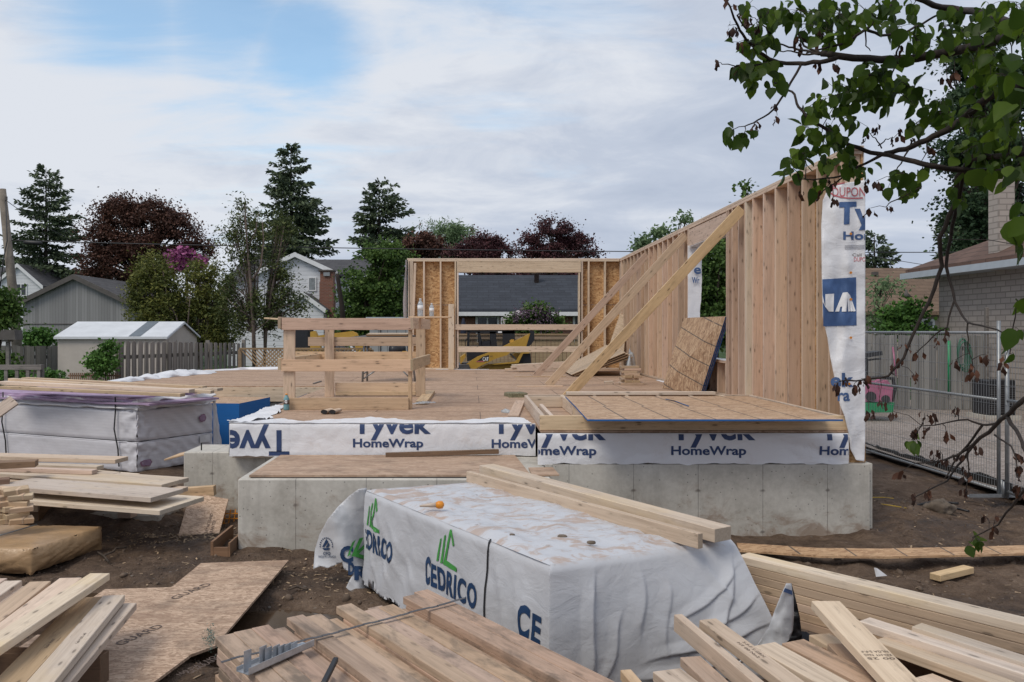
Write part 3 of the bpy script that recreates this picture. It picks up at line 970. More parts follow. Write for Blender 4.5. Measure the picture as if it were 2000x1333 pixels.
o = instanced('wood_chips', [(-.5, -.5, 0), (.5, -.4, .05), (.5, .5, 0), (-.4, .5, .05)], [(0, 1, 2, 3)], pos, basis(d, np.array([0, 0.1, 1.0]) + 0.3 * RNG.normal(size=(len(pos), 3))), np.stack([RNG.uniform(0.012, 0.05, len(pos)), RNG.uniform(0.005, 0.016, len(pos)), RNG.uniform(0.01, 0.02, len(pos))], 1), M['chips'])
tag(o, kind='stuff')

# ------------------------------------------------------------------ foundation
ZD = 0.99
FD = thing('concrete_foundation', 'poured grey concrete foundation wall with form seams under the wooden floor', 'foundation', (0.7, 7.85, 0))
FRY = 7.86
m = MB()
m.lohi((0.70, FRY, -0.5), (3.865, FRY + 0.25, 0.67))
bm = m.bm
es = [e for e in bm.edges if abs(e.verts[0].co.x - 3.865) < 1e-3 and abs(e.verts[1].co.x - 3.865) < 1e-3 and abs(e.verts[0].co.y - FRY) < 1e-3 and abs(e.verts[1].co.y - FRY) < 1e-3]
bmesh.ops.bevel(bm, geom=es, offset=0.05, segments=4, affect='EDGES')
m.build('front_wall', M['concrete'], FD)
MB().lohi((3.60, FRY + 0.253, -0.5), (3.862, 20.5, 0.666), 0.01).build('side_wall', M['concrete'], FD)
MB().lohi((-2.06, 7.2, -0.5), (0.697, 8.60, 0.65), 0.012).build('porch_block', M['concrete'], FD)
MB().lohi((-3.10, 8.80, -0.5), (-2.063, 9.4, 0.65), 0.012).build('stepped_block', M['concrete'], FD)
MB().lohi((-2.50, 8.62, -0.5), (0.69, 8.84, 0.645)).build('inner_wall', M['concrete'], FD)
MB().lohi((-2.50, 9.403, -0.5), (-2.25, 14.2, 0.645)).build('left_wall', M['concrete'], FD)
MB().lohi((-6.6, 14.32, -0.5), (-2.25, 14.56, 0.70)).build('rear_left_wall', M['concrete'], FD)
MB().lohi((-5.2, 8.15, -0.4), (-3.103, 8.7, 0.13), 0.02).build('footing', M['concrete'], FD)
MB().lohi((-2.07, 7.175, -0.45), (0.3, 7.197, -0.005)).build('membrane_strip', M['membrane'], FD)
MB().lohi((-3.11, 8.775, -0.45), (-2.09, 8.797, 0.03)).build('membrane_strip', M['membrane'], FD)
for bx in (-2.95, -2.60):
    MB().tube([(bx, 8.93, 0.64), (bx, 8.93, 0.73)], 0.008, 6).build('anchor_rod', M['rubber'], FD)

# ------------------------------------------------------------------ floor deck
DK = thing('floor_deck', 'wide wooden subfloor on joists edged with white printed house wrap', 'floor', (0, 12, 0.65))
m = MB()
m.lohi((-2.50, 8.50, ZD - 0.02), (0.66, 14.30, ZD))
m.lohi((0.662, 7.90, ZD - 0.02), (3.665, 14.30, ZD - 0.001))
m.lohi((-6.65, 14.302, ZD - 0.02), (3.668, 20.55, ZD))
m.build('subfloor', M['osb_deck'], DK)
# sheet joints: thin dark gaps laid just proud of the boards
m = MB()
for y in (9.72, 10.94, 12.16, 13.38, 14.6, 15.82, 17.04, 18.26, 19.48):
    m.lohi((-2.45 if y < 14.3 else -6.6, y, ZD - 0.003), (3.64, y + 0.007, ZD + 0.0018))
for k, y in enumerate((8.6, 9.72, 10.94, 12.16, 13.38, 14.6, 15.82, 17.04, 18.26)):
    y1 = [9.72, 10.94, 12.16, 13.38, 14.6, 15.82, 17.04, 18.26, 19.48][k]
    for x in np.arange(-1.75 + (0.6 if k % 2 else -0.6), 3.6, 2.44):
        m.lohi((x, y + 0.008, ZD - 0.003), (x + 0.007, y1 - 0.001, ZD + 0.0018))
m.build('board_joint', M['ink_stamp'], DK)
plank('rim_joist', (-6.65, 14.28, 0.845), (-2.51, 14.28, 0.845), 0.04, 0.25, M['pine'], parent=DK)
plank('rim_joist', (-2.49, 8.52, 0.80), (0.64, 8.52, 0.80), 0.036, 0.33, M['pine'], parent=DK)
plank('rim_joist', (0.665, 7.92, 0.82), (3.64, 7.92, 0.82), 0.036, 0.29, M['pine'], parent=DK)
plank('rim_joist', (-6.63, 14.3, 0.845), (-6.63, 20.5, 0.845), 0.036, 0.25, M['pine'], parent=DK)
plank('rim_joist', (-2.48, 8.54, 0.80), (-2.48, 14.25, 0.80), 0.036, 0.33, M['pine'], parent=DK)


def wrap_disp(u, v, amp=1.0, s=0.0):
    d = 0.013 * fbm(u * 2.2 + s, v * 3.0, 0.2, 4) + 0.013 * math.sin(u * 9 + v * 14 + 3 * fbm(u, v, s, 2)) * max(0, fbm(u * 0.8, 1.0, s, 2) + 0.25)
    return amp * d


def front_wrap(name, x0, x1, y, z0, z1, seed, texts, ragged=0.0):
    bm = grid_bm(x0, x1, z0, z1, int((x1 - x0) / 0.025), 16)

    def fn(u, v):
        top = z1 - 0.0
        y_off = wrap_disp(u, v, 1.0, seed)
        roll = max(0.0, (v - (z1 - 0.03)) / 0.03)
        zz = v
        if v < z0 + 0.001: zz = v + 0.018 * fbm(u * 5, seed, 0, 3)
        if v > z1 - 0.001: zz = v + ragged * (0.5 + 0.5 * fbm(u * 7, seed, 2, 4))
        return Vector((u, y - 0.014 - abs(y_off) + 0.012 * roll, zz))

    o = map_bm(bm, name, M['tyvek'], fn, DK, smooth=True)

    def tfn(u, v):
        p = fn(u, min(max(v, z0 + 0.002), z1 - 0.002))
        return Vector((u, p.y - 0.0035, v))

    for (body, xa, w, h, zb, mat, flip, bold) in texts:
        tb = text_bm(body, w, h, bold)
        for v in tb.verts:
            if flip:
                v.co = Vector((xa + w - v.co.x, zb - v.co.y, 0))
            else:
                v.co = Vector((xa + v.co.x, zb + v.co.y, 0))
        if flip: bmesh.ops.reverse_faces(tb, faces=tb.faces[:])
        clip(tb, Vector((0, z1 - 0.008, 0)), Vector((0, 1, 0)))
        clip(tb, Vector((x0 + 0.006, 0, 0)), Vector((-1, 0, 0)))
        clip(tb, Vector((x1 - 0.006, 0, 0)), Vector((1, 0, 0)))
        clip(tb, Vector((0, z0 + 0.006, 0)), Vector((0, -1, 0)))
        if len(tb.faces): map_bm(tb, 'printed_lettering', mat, tfn, o, 0.03)
    return o


INK = M['ink']
XL = lambda px: (px - CX) * 8.49 / F
XR = lambda px: (px - CX) * 7.88 / F
ZL = lambda py: EYE - (py - CY) * 8.49 / F
ZR = lambda py: EYE - (py - CY) * 7.88 / F
B1 = 0.028
front_wrap('house_wrap', XL(449), XL(572), 8.49, 0.655, ZD + 0.004, 1.0,
           [('Tyvek', XL(451) - 0.25, XL(566) - XL(451) + 0.25, 0.27, 0.66 + 0.255, INK, True, B1), ('DUPONT', XL(525), 0.3, 0.07, 0.60, M['ink_red'], False, 0)])
front_wrap('house_wrap', XL(567), 0.655, 8.486, 0.66, ZD + 0.004, 4.0,
           [('Tyvek', XL(689), XL(842) - XL(689), 0.21, ZL(846), INK, False, B1), ('HomeWrap', XL(690), XL(827) - XL(690), 0.089, ZL(873), INK, False, B1),
            ('Tyvek', XL(960), XL(842) - XL(689), 0.21, ZL(846), INK, False, B1), ('HomeWrap', XL(960), XL(827) - XL(690), 0.089, ZL(874), INK, False, B1)], 0.0)
pr = XR(1475) - XR(1310)
front_wrap('house_wrap', 0.63, 3.615, 7.88, 0.675, 0.968, 8.0,
           [('Tyvek', XR(1018), pr, 0.23, ZR(858), INK, False, B1), ('HomeWrap', XR(1018), XR(1456) - XR(1310), 0.086, ZR(888), INK, False, B1),
            ('Tyvek', XR(1309), pr, 0.23, ZR(858), INK, False, B1), ('HomeWrap', XR(1310), XR(1456) - XR(1310), 0.086, ZR(888), INK, False, B1),
            ('Tyvek', XR(1598), pr, 0.23, ZR(858), INK, False, B1), ('HomeWrap', XR(1599), XR(1456) - XR(1310), 0.086, ZR(888), INK, False, B1)], 0.0)
# loose top flaps of wrap turned over onto the boards


def deck_flap(name, outline, seed, z=ZD + 0.006, amp=0.02, mat='tyvek'):
    bm = poly_bm(outline)
    return map_bm(bm, name, M[mat], lambda u, v: Vector((u, v, z + abs(amp * fbm(u * 2.2, v * 5, seed, 4)))), DK, 0.04, True)


edge = []
x = -2.50
while x < 0.62:
    edge.append((x, 8.66 + 0.42 * max(0, fbm(x * 1.3, 5.0, 0, 5) + 0.42))); x += 0.06
deck_flap('wrap_flap', [(-2.52, 8.47), (0.62, 8.47)] + edge[::-1], 2.0, amp=0.018)
deck_flap('wrap_flap', [(-2.54, 8.48), (-2.36, 8.60), (-2.22, 8.72), (-2.18, 9.0), (-2.28, 9.15), (-2.24, 9.6), (-2.33, 9.95), (-2.35, 10.4), (-2.52, 10.5)], 5.0, amp=0.05)
# left edge of the wrap hangs down the side
bm = grid_bm(8.49, 12.5, 0.66, ZD + 0.01, 60, 8)
map_bm(bm, 'house_wrap', M['tyvek'], lambda u, v: Vector((-2.515 - 0.015 * abs(fbm(u * 3, v * 4, 3)), u, v)), DK, smooth=True)
# crumpled wrap along the far left edge


def crumple(name, pts, wid, hgt, seed, mat, parent=None, label=None, cat=None, group=None, res=40, zb=None):
    """a crumpled roll of sheet lying along a path"""
    pts = [Vector(p) for p in pts]
    bm = grid_bm(0, 1, 0, 1, res, 12)

    def path(t):
        s = t * (len(pts) - 1); i = min(int(s), len(pts) - 2); f = s - i
        return pts[i].lerp(pts[i + 1], f), (pts[i + 1] - pts[i]).normalized()

    def fn(u, v):
        p, d = path(u)
        side = Vector((d.y, -d.x, 0))
        a = (v - 0.5) * 2
        env = math.sin(math.pi * min(1, max(0, u))) ** 0.4
        h = hgt * env * (1 - abs(a) ** 2.2) * (0.65 + 0.5 * fbm(u * 4.5, v * 1.5, seed, 3)) + 0.2 * hgt * abs(fbm(u * 10, v * 4, seed + 3, 3)) * env * (1 - abs(a))
        w = wid * (0.75 + 0.5 * fbm(u * 6, a, seed + 1, 3)) * (0.3 + 0.7 * env)
        return p + side * a * w + Vector((0, 0, max(0.004, h)))

    o = map_bm(bm, name, M[mat], fn, parent, smooth=True)
    return tag(o, label, cat, group)


crumple('crumpled_wrap', [(-6.7, 14.7, ZD), (-6.6, 16.0, ZD), (-6.45, 17.0, ZD)], 0.28, 0.11, 1.0, 'tyvek', DK)
crumple('crumpled_wrap', [(-6.55, 16.6, ZD), (-6.3, 17.8, ZD), (-6.0, 19.0, ZD)], 0.36, 0.15, 3.0, 'tyvek', DK)
crumple('crumpled_wrap', [(-6.3, 19.6, ZD), (-5.6, 20.4, ZD), (-4.0, 20.45, ZD), (-2.1, 20.5, ZD)], 0.12, 0.09, 5.0, 'tyvek', DK)

# ------------------------------------------------------------------ right stud wall
WX, WT = 3.68, 3.76          # inner face, top height
RW = thing('stud_wall', 'long open stud wall running back on the right with a window opening', 'wall', (WX, 14, ZD), 'framed house walls')
ST = M['stud']


def stud(y, z0=ZD + 0.038, z1=3.684, mat=ST):
    plank('stud', (WX + 0.07, y, z0), (WX + 0.07, y, z1), 0.038, 0.14, mat, up=(1, 0, 0), parent=RW, bevel=0.002)


plank('bottom_plate', (WX + 0.07, 8.06, ZD + 0.019), (WX + 0.07, 20.4, ZD + 0.019), 0.14, 0.038, ST, parent=RW)
plank('top_plate', (WX + 0.07, 8.02, 3.703), (WX + 0.07, 20.4, 3.703), 0.14, 0.038, ST, parent=RW)
plank('top_plate', (WX + 0.07, 7.99, 3.741), (WX + 0.07, 20.52, 3.741), 0.142, 0.038, ST, parent=RW)
for px in (1643, 1620, 1597, 1567.6, 1540, 1515, 1492, 1471):
    stud(WX * F / (px - CX) + 0.019)
for y in (8.08, 11.02, 11.075, 11.32, 11.60):
    stud(y, mat=M['pine_pale'] if y in (11.02,) else ST)
WY0, WY1 = 11.88, 13.90
for y in (WY0 - 0.023, WY0 - 0.10, WY1 + 0.023, WY1 + 0.085):
    stud(y)
y = 14.22
while y < 20.3:
    stud(y); y += 0.406
stud(17.0 + 0.1); stud(20.24)
plank('header', (WX + 0.07, WY0 - 0.02, 3.53), (WX + 0.07, WY1 + 0.02, 3.53), 0.13, 0.28, ST, parent=RW)
plank('sill', (WX + 0.07, WY0, 1.50), (WX + 0.07, WY1, 1.50), 0.145, 0.038, ST, parent=RW)
for y in np.arange(WY0 + 0.02, WY1, 0.40):
    plank('cripple_stud', (WX + 0.07, y, ZD + 0.04), (WX + 0.07, y, 1.48), 0.038, 0.138, ST, up=(1, 0, 0), parent=RW)
m = MB()
X0, X1 = WX + 0.142, WX + 0.154
m.lohi((X0, 8.04, 0.70), (X1, WY0, 3.75)).lohi((X0, WY1, 0.70), (X1, 20.55, 3.75)).lohi((X0, WY0, 0.70), (X1, WY1, 1.48)).lohi((X0, WY0, 3.40), (X1, WY1, 3.75))
m.build('sheathing', M['osb_wall'], RW)
m = MB()
X0, X1 = WX + 0.156, WX + 0.160
m.lohi((X0, 8.02, 0.70), (X1, WY0, 3.77)).lohi((X0, WY1, 0.70), (X1, 20.56, 3.77)).lohi((X0, WY0, 0.70), (X1, WY1, 1.52)).lohi((X0, WY0, 3.39), (X1, WY1, 3.77))
m.build('house_wrap', M['tyvek_clean'], RW)
MB().lohi((3.64, 7.975, 0.67), (3.83, 8.03, 0.985)).build('end_sheathing', M['osb_wall'], RW)
# wrap folded round the far jamb of the window and over the sill
o = map_bm(grid_bm(3.655, 3.87, 1.95, 3.40, 6, 30), 'house_wrap', M['tyvek_clean'],
           lambda u, v: Vector((u + 0.03 * fbm(v * 2, 0.5) * (u - 3.655) / 0.2, WY1 - 0.012 - 0.02 * abs(fbm(u * 5, v * 2, 3)), v)), RW, smooth=True)
for body, w, h, xx, zz in (('e', 0.12, 0.16, 3.75, 2.92), ('Wr', 0.13, 0.105, 3.715, 2.76)):
    tb = text_bm(body, w, h, B1)
    map_bm(tb, 'printed_lettering', M['ink_light'], lambda u, v: Vector((xx + u, WY1 - 0.052, zz + v)), o)
MB().lohi((WX - 0.01, WY0 + 0.004, 1.520), (WX + 0.19, WY1 - 0.03, 1.528)).build('sill_wrap', M['tyvek_clean'], RW)
MB().lohi((WX - 0.012, WY0 + 0.004, 3.372), (WX + 0.17, WY1 - 0.03, 3.378)).build('head_wrap', M['tyvek_clean'], RW)

# loose printed flap wrapped round the near end of this wall
outline = [(1618, 366), (1650, 358), (1690, 352), (1690, 560), (1690, 860), (1688, 902), (1672, 899), (1661, 878), (1657, 845), (1650, 815), (1640, 790), (1631, 745), (1622, 700), (1616, 660), (1607, 620), (1605, 540), (1604, 440), (1607, 392)]


def flapY(px, py):
    fold = 0.05 * math.exp(-((px - 1653 + 6 * math.sin(py / 90)) / 9.0) ** 2)
    t = max(0.0, min(1.0, (1690 - px) / 85))
    return 7.90 - 0.016 * math.sin(px / 13 + py / 60) * t - fold * 0.5 + 0.02 * fbm(px / 30, py / 60, 2, 3)


fl = map_bm(poly_bm(outline), 'wrap_end_flap', M['tyvek_clean'], lambda u, v: P(u, v, flapY(u, v)), RW, 6, True, 0.002)


def px_text(body, x0, x1, ybase, cap_px, mat, parent, yfn, bold=B1, xclip=None, off=0.006, step=4, yclip=None, flip=False):
    tb = text_bm(body, x1 - x0, cap_px, bold)
    for v in tb.verts: v.co = Vector((x0 + v.co.x, ybase - v.co.y, 0))
    if xclip: clip(tb, Vector((xclip, 0, 0)), Vector((1, 0, 0)))
    if yclip: clip(tb, Vector((0, yclip, 0)), Vector((0, -1, 0)))
    return map_bm(tb, 'printed_lettering', mat, lambda u, v: P(u, v, yfn(u, v) - off), parent, step)


def px_shape(name, polys, mat, parent, yfn, off=0.006, step=4):
    return map_bm(poly_bm(*polys), name, mat, lambda u, v: P(u, v, yfn(u, v) - off), parent, step)


IL = M['ink_light']
px_shape('printed_lettering', [[(1639, 395), (1673, 394), (1673, 404), (1660, 405), (1659, 438), (1648, 439), (1649, 405), (1639, 406)],
                               [(1669, 408), (1680, 408), (1687, 428), (1690, 420), (1690, 449), (1677, 450), (1683, 440)]], IL, fl, flapY)
px_text('Home', 1647, 1727, 468, 16, IL, fl, flapY, B1, 1689.5)
px_text('ek', 1622, 1668, 755, 27, IL, fl, flapY, 0.03, 1689.5)
px_text('ra', 1636, 1660, 783, 24, IL, fl, flapY, 0.02)
px_text('Call 1.800', 1665, 1713, 501, 6, M['ink_stamp'], fl, flapY, 0.0, 1689.5)
px_text('DUPONT', 1668, 1702, 511, 9, M['ink_red'], fl, flapY, 0.0, 1689.5)
px_text('DUPONT', 1626, 1703, 384, 19, M['ink_red'], fl, flapY, 0.0, 1689.5)
ring = []
for a0, rx, ry in ((0, 50, 17), (1, 47, 14.5)):
    ring.append([(1668 + rx * math.cos(t), 372 + ry * math.sin(t)) for t in [math.pi * (0.08 + 1.3 * k / 30) for k in range(31)]])
rr = [(x, y) for x, y in ring[0] if x < 1690] + [(x, y) for x, y in ring[1] if x < 1690][::-1]
px_shape('printed_oval', [rr], M['ink_red'], fl, flapY)
bl = px_shape('printed_panel', [[(1606, 546), (1672, 542), (1673, 636), (1608, 638)]], IL, fl, flapY)
wp = [[(1606, 575), (1612, 600), (1612, 575), (1629, 574), (1628, 609), (1619, 609), (1607, 590)], [(1631, 609), (1646, 572), (1655, 571), (1653, 609), (1644, 609), (1645, 599), (1641, 600), (1639, 609)]]
for k in range(3):
    wp.append([(1654 + k * 2.2, 571 + k * 2), (1656 + k * 2.2, 571 + k * 3), (1661 + k * 5.2, 608), (1656.5 + k * 5.2, 609)])
px_shape('printed_emblem', wp, M['white_print'], fl, flapY, 0.013)
for (x, y) in ((1662, 457), (1662, 533), (1662, 585), (1662, 660), (1659, 750)):
    px_shape('cap_nail', [[(x + 2.6 * math.cos(t), y + 2.6 * math.sin(t)) for t in [k * math.pi / 6 for k in range(12)]]], M['orange'], fl, flapY, 0.02, None)
px_shape('fine_print', [[(1650, 480 + k), (1689, 479 + k), (1689, 480.2 + k), (1650, 481.2 + k)] for k in (0, 3, 6)], M['ink_grey'], fl, flapY)

# ------------------------------------------------------------------ far stud wall
FY = 20.40
BW = thing('stud_wall', 'rear framed wall sheathed in orange strand board around a wide door opening', 'wall', (1, FY, ZD), 'framed house walls')
XF = lambda px: (px - CX) * FY / F
OX0, OX1 = XF(897), XF(1130)
FT = M['pine']


def fstud(x, z0=ZD + 0.04, z1=3.684, w=0.04):
    plank('stud', (x, FY + 0.07, z0), (x, FY + 0.07, z1), w, 0.14, FT, up=(0, 1, 0), parent=BW, bevel=0.002)


plank('bottom_plate', (-1.60, FY + 0.07, ZD + 0.019), (OX0 - 0.04, FY + 0.07, ZD + 0.019), 0.14, 0.038, FT, parent=BW)
plank('bottom_plate', (OX1 + 0.04, FY + 0.07, ZD + 0.019), (3.66, FY + 0.07, ZD + 0.019), 0.14, 0.038, FT, parent=BW)
plank('top_plate', (-1.60, FY + 0.07, 3.703), (3.67, FY + 0.07, 3.703), 0.14, 0.038, FT, parent=BW)
plank('top_plate', (-1.62, FY + 0.07, 3.741), (3.672, FY + 0.07, 3.741), 0.142, 0.038, FT, parent=BW)
for px in (799, 828, 860.5, 889.5, 894, 1131.5, 1137, 1150, 1182, 1213):
    fstud(XF(px))
fstud(XF(803), w=0.10)
plank('stud', (XF(804), FY - 0.03, ZD + 0.05), (XF(811), FY - 0.03, 3.64), 0.06, 0.04, FT, up=(0, 1, 0), parent=BW)
plank('header', (OX0 - 0.06, FY + 0.06, 3.545), (OX1 + 0.06, FY + 0.06, 3.545), 0.13, 0.27, FT, parent=BW)
m = MB()
Y0, Y1 = FY + 0.142, FY + 0.154
m.lohi((-1.60, Y0, 0.70), (OX0 - 0.05, Y1, 2.60)).lohi((-1.60, Y0, 2.612), (OX0 - 0.05, Y1, 3.75)).lohi((OX1 + 0.05, Y0, 0.70), (3.82, Y1, 2.60)).lohi((OX1 + 0.05, Y0, 2.612), (3.82, Y1, 3.75)).lohi((OX0 - 0.05, Y0, 3.43), (OX1 + 0.05, Y1, 3.75))
m.build('sheathing', M['osb_wall'], BW)
o = MB().lohi((-1.61, Y1 + 0.003, 0.7), (OX0 - 0.05, Y1 + 0.006, 3.77)).lohi((OX1 + 0.05, Y1 + 0.003, 0.7), (3.83, Y1 + 0.006, 3.77)).lohi((OX0 - 0.05, Y1 + 0.003, 3.42), (OX1 + 0.05, Y1 + 0.006, 3.77)).build('house_wrap', M['tyvek_clean'], BW)
map_bm(grid_bm(0, 1, 2.15, 3.72, 4, 30), 'house_wrap', M['tyvek_clean'], lambda u, v: Vector((-1.625 - 0.055 * u - 0.03 * math.sin(v * 3) * u, FY + 0.16 - 0.26 * u, v)), BW, smooth=True)
map_bm(grid_bm(OX0, OX1 - 0.15, 0, 1, 60, 4), 'house_wrap', M['tyvek_clean'], lambda u, v: Vector((u, FY + 0.03 + 0.14 * v, 3.408 - 0.035 * abs(fbm(u * 1.5, 0.4, 1, 3)) * (1 - v))), BW, smooth=True)
plank('guard_board', (OX0 - 0.12, FY - 0.02, EYE - (639.5 - CY) * FY / F), (OX1 + 0.13, FY - 0.02, EYE - (639.5 - CY) * FY / F), 0.14, 0.038, FT, up=(0, -1, 0), parent=BW)
plank('guard_board', (OX0 - 0.03, FY - 0.02, EYE - (682.5 - CY) * FY / F), (OX1, FY - 0.02, EYE - (682.5 - CY) * FY / F), 0.14, 0.038, FT, up=(0, -1, 0), parent=BW)
m = MB().lohi((-0.9, FY - 0.10, ZD + 0.003), (XF(955), FY - 0.02, ZD + 0.012))
m.build('threshold_wrap', M['tyvek_clean'], BW)
plank('upright_board', (XF(881.5), FY - 0.11, ZD + 0.002), (XF(881.5), FY - 0.06, 2.62), 0.14, 0.04, M['pine_pale'], up=(0, -1, 0.0), label='pale upright board leaning against the far wall left of its door opening', cat='board')

# ------------------------------------------------------------------ three braces to the right wall
BR = 'diagonal wall braces'
plank('wall_brace', P(1045, 736, 17.3), (3.665, 17.15, 3.55), 0.14, 0.04, M['stud'], up=(0, -1, 0), label='farthest and shortest diagonal brace propping the right stud wall', cat='brace', group=BR)
plank('wall_brace', P(1070, 754, 14.3), (3.665, 14.1, 3.60), 0.14, 0.04, M['guard'], up=(0, -1, 0), label='middle diagonal brace nailed beside the window opening of the right wall', cat='brace', group=BR)
plank('wall_brace', P(1105, 778, 11.7), (3.665, 11.12, 3.61), 0.14, 0.04, M['guard'], up=(0, -1, 0), label='nearest long diagonal brace crossing in front of the window opening', cat='brace', group=BR)
plank('floor_cleat', P(1005, 737, 17.1), P(1105, 736.5, 17.1), 0.09, 0.04, M['guard'], label='small cleat on the floor at the foot of the farthest brace', cat='board', group='brace cleats')
plank('floor_cleat', P(1010, 756, 14.2), P(1099, 755.5, 14.2), 0.09, 0.04, M['guard'], label='small cleat on the floor at the foot of the middle brace', cat='board', group='brace cleats')

# ------------------------------------------------------------------ guard round the stair opening
GD = thing('stair_guard', 'temporary wooden guard of posts and rails round the stair opening', 'railing', (-1.55, 11, ZD))
GR, GP = M['rail'], M['guard']
XG = lambda px, Y=10.0: (px - CX) * Y / F


def rail(a, b, up, h=0.144, mat=GR, t=0.038): plank('rail', a, b, h, t, mat, up=up, parent=GD)


fr = (0, -1, 0)
rail((XG(550), 10.02, 2.035), (XG(806), 10.02, 2.035), fr)
rail((XG(549), 10.02, 1.529), (XG(806), 10.02, 1.529), fr)
rail((XG(553), 10.02, 1.062), (XG(798), 10.02, 1.062), fr, mat=GP)
plank('post', (XG(563), 10.062, ZD + 0.003), (XG(563), 10.062, 2.09), 0.14, 0.038, GP, up=fr, parent=GD)
plank('post', (XG(800), 10.112, ZD + 0.003), (XG(800), 10.112, 2.09), 0.042, 0.14, GP, up=fr, parent=GD)
lf = (-1, 0, 0)
rail((XG(545.5), 10.0, 2.05), (-2.24, 12.06, 2.05), lf, mat=GP)
rail((XG(545.5), 10.0, 1.545), (-2.24, 12.06, 1.545), lf, mat=GP)
plank('post', (XG(643, 12.0), 12.02, 0.96), (XG(643, 12.0), 12.02, 2.09), 0.135, 0.04, M['guard'], up=fr, parent=GD)
plank('post', (XG(821, 11.9), 11.98, ZD + 0.003), (XG(821, 11.9), 11.98, 2.10), 0.135, 0.04, M['guard'], up=fr, parent=GD)
rail((XG(602, 12.06), 12.065, 1.795), (XG(813, 12.06), 12.065, 1.795), fr, 0.13, M['stud'])
rail((XG(575, 12.06), 12.065, 1.585), (XG(830, 12.06), 12.065, 1.585), fr, 0.12, M['guard'])
rail((XG(655, 12.06), 12.065, 1.125), (XG(812, 12.06), 12.065, 1.125), fr, 0.13, M['guard'])
rail((XG(655, 12.0), 12.02, 1.035), (XG(812, 12.0), 12.02, 1.035), fr, 0.06, M['guard'])
rt = (1, 0, 0)
rail((-0.735, 10.0, 2.045), (-0.635, 12.1, 2.045), rt, mat=GP)
rail((-0.735, 10.0, 1.535), (-0.635, 12.1, 1.535), rt, mat=GP)
plank('loose_board', (XG(800, 10.7), 10.75, 2.13), (XG(881, 10.7), 10.72, 2.13), 0.20, 0.02, M['guard'], label='thin board lying across the guard top under two water bottles', cat='board')
plank('loose_board', P(519, 622, 11.0), P(549, 624, 10.6), 0.05, 0.02, M['guard'], label='slim stick poking out left of the guard top', cat='board')


def bottle(loc, h, r, label, drink=None, cap='orange', body='clear', text=None, capm='white_paint'):
    t = thing('drink_bottle', label, 'bottle', loc, 'drink bottles')
    loc = Vector(loc)
    prof = [(r * 0.9, 0), (r, 0.01 * h), (r, 0.1 * h), (r * 0.95, 0.2 * h), (r, 0.3 * h), (r * 0.94, 0.42 * h), (r, 0.55 * h), (r * 0.98, 0.68 * h), (r * 0.7, 0.80 * h), (r * 0.36, 0.90 * h), (r * 0.36, 0.93 * h)]
    m = MB().lathe(loc, prof, 14)
    m.build('bottle_body', M[body], t, True)
    MB().lathe(loc + Vector((0, 0, 0.93 * h)), [(r * 0.42, 0), (r * 0.42, 0.07 * h)], 12).build('cap', M[capm], t)
    lab = MB().lathe(loc + Vector((0, 0, 0.36 * h)), [(r * 1.02, 0), (r * 1.02, 0.26 * h)], 14).build('bottle_label', M[drink or 'white_print'], t, True)
    return t, lab


bottle(P(821, 620, 10.74).xy.to_3d() + Vector((0, 0, 2.141)), 0.235, 0.038, 'taller clear water bottle standing on the guard board', None)
bottle(P(843, 622, 10.76).xy.to_3d() + Vector((0, 0, 2.141)), 0.175, 0.031, 'shorter clear water bottle standing on the guard board', None)
t, lab = bottle((P(559.5, 800, 9.93).x, 9.93, ZD + 0.002), 0.20, 0.036, 'sports drink bottle with orange cap at the left guard post', 'ink_stamp', body='blue_tint', capm='orange')
tb = text_bm('G', 0.03, 0.036, 0.05)
map_bm(tb, 'printed_lettering', M['white_print'], lambda u, v: Vector((t.location.x - 0.013 + u, 9.93 - 0.0405 + 0.002 * abs(u - 0.015) / 0.015, ZD + 0.09 + v)), lab)

# sleeve with two dark openings, boards and scraps on the floor
m = MB()
for dx in (-0.045, 0.05):
    m.tube([(XG(640, 9.4) + dx, 9.42, ZD + 0.028), (XG(640, 9.4) + dx + 0.04, 9.66, ZD + 0.028)], [0.042, 0.035], 12, False)
for dx in (-0.045, 0.05):
    m.tube([(XG(640, 9.4) + dx, 9.422, ZD + 0.028), (XG(640, 9.4) + dx, 9.423, ZD + 0.028)], [0.038, 0.038], 12, True, 1)
o = m.build('cardboard_sleeve', [M['stud'], M['black']])
for v in o.data.vertices:
    v.co.z = ZD + 0.004 + (v.co.z - ZD + 0.014) * 0.62
tag(o, 'flattened twin tube sleeve with two dark openings on the floor', 'sleeve')
plank('short_board', P(823, 787, 10.7), P(840, 765.5, 12.7), 0.15, 0.045, M['guard'], label='short thick board on the floor beside the right guard post', cat='board')
plank('thin_stick', P(612, 750, 14.8), P(627, 745.5, 15.5), 0.03, 0.03, M['grey_wood'], label='thin dark stick on the floor behind the guard', cat='stick')
crumple('crumpled_plastic', [P(803, 790, 10.6) * 1.0, P(852, 787, 10.7)], 0.06, 0.03, 2.0, 'clear_film', None, 'scrap of clear film under the short thick board', 'plastic scrap')
plank('short_board', P(1002, 816, 9.06), P(1016, 786, 11.0), 0.125, 0.05, M['stud'], label='short pale board on the floor left of the flat wall frame', cat='board')
m = MB().box(P(1008, 774, 12.0), (0.27, 0.34, 0.10), Matrix.Rotation(0.15, 3, 'Z'))
bmesh.ops.subdivide_edges(m.bm, edges=m.bm.edges[:], cuts=5, use_grid_fill=True)
for v in m.bm.verts: v.co += Vector((fbm(v.co.x * 9, v.co.y * 9, v.co.z * 9), fbm(v.co.y * 9, v.co.z * 9, 4), fbm(v.co.z * 9, v.co.x * 9, 8))) * 0.018
tag(m.build('insulation_batt', M['wool'], None, True), 'small greenish mineral wool batt beside the flat wall frame', 'insulation')
t = thing('crushed_bottle', 'crushed clear bottle lying on the floor near the short pale board', 'bottle', P(988, 807, 9.6))
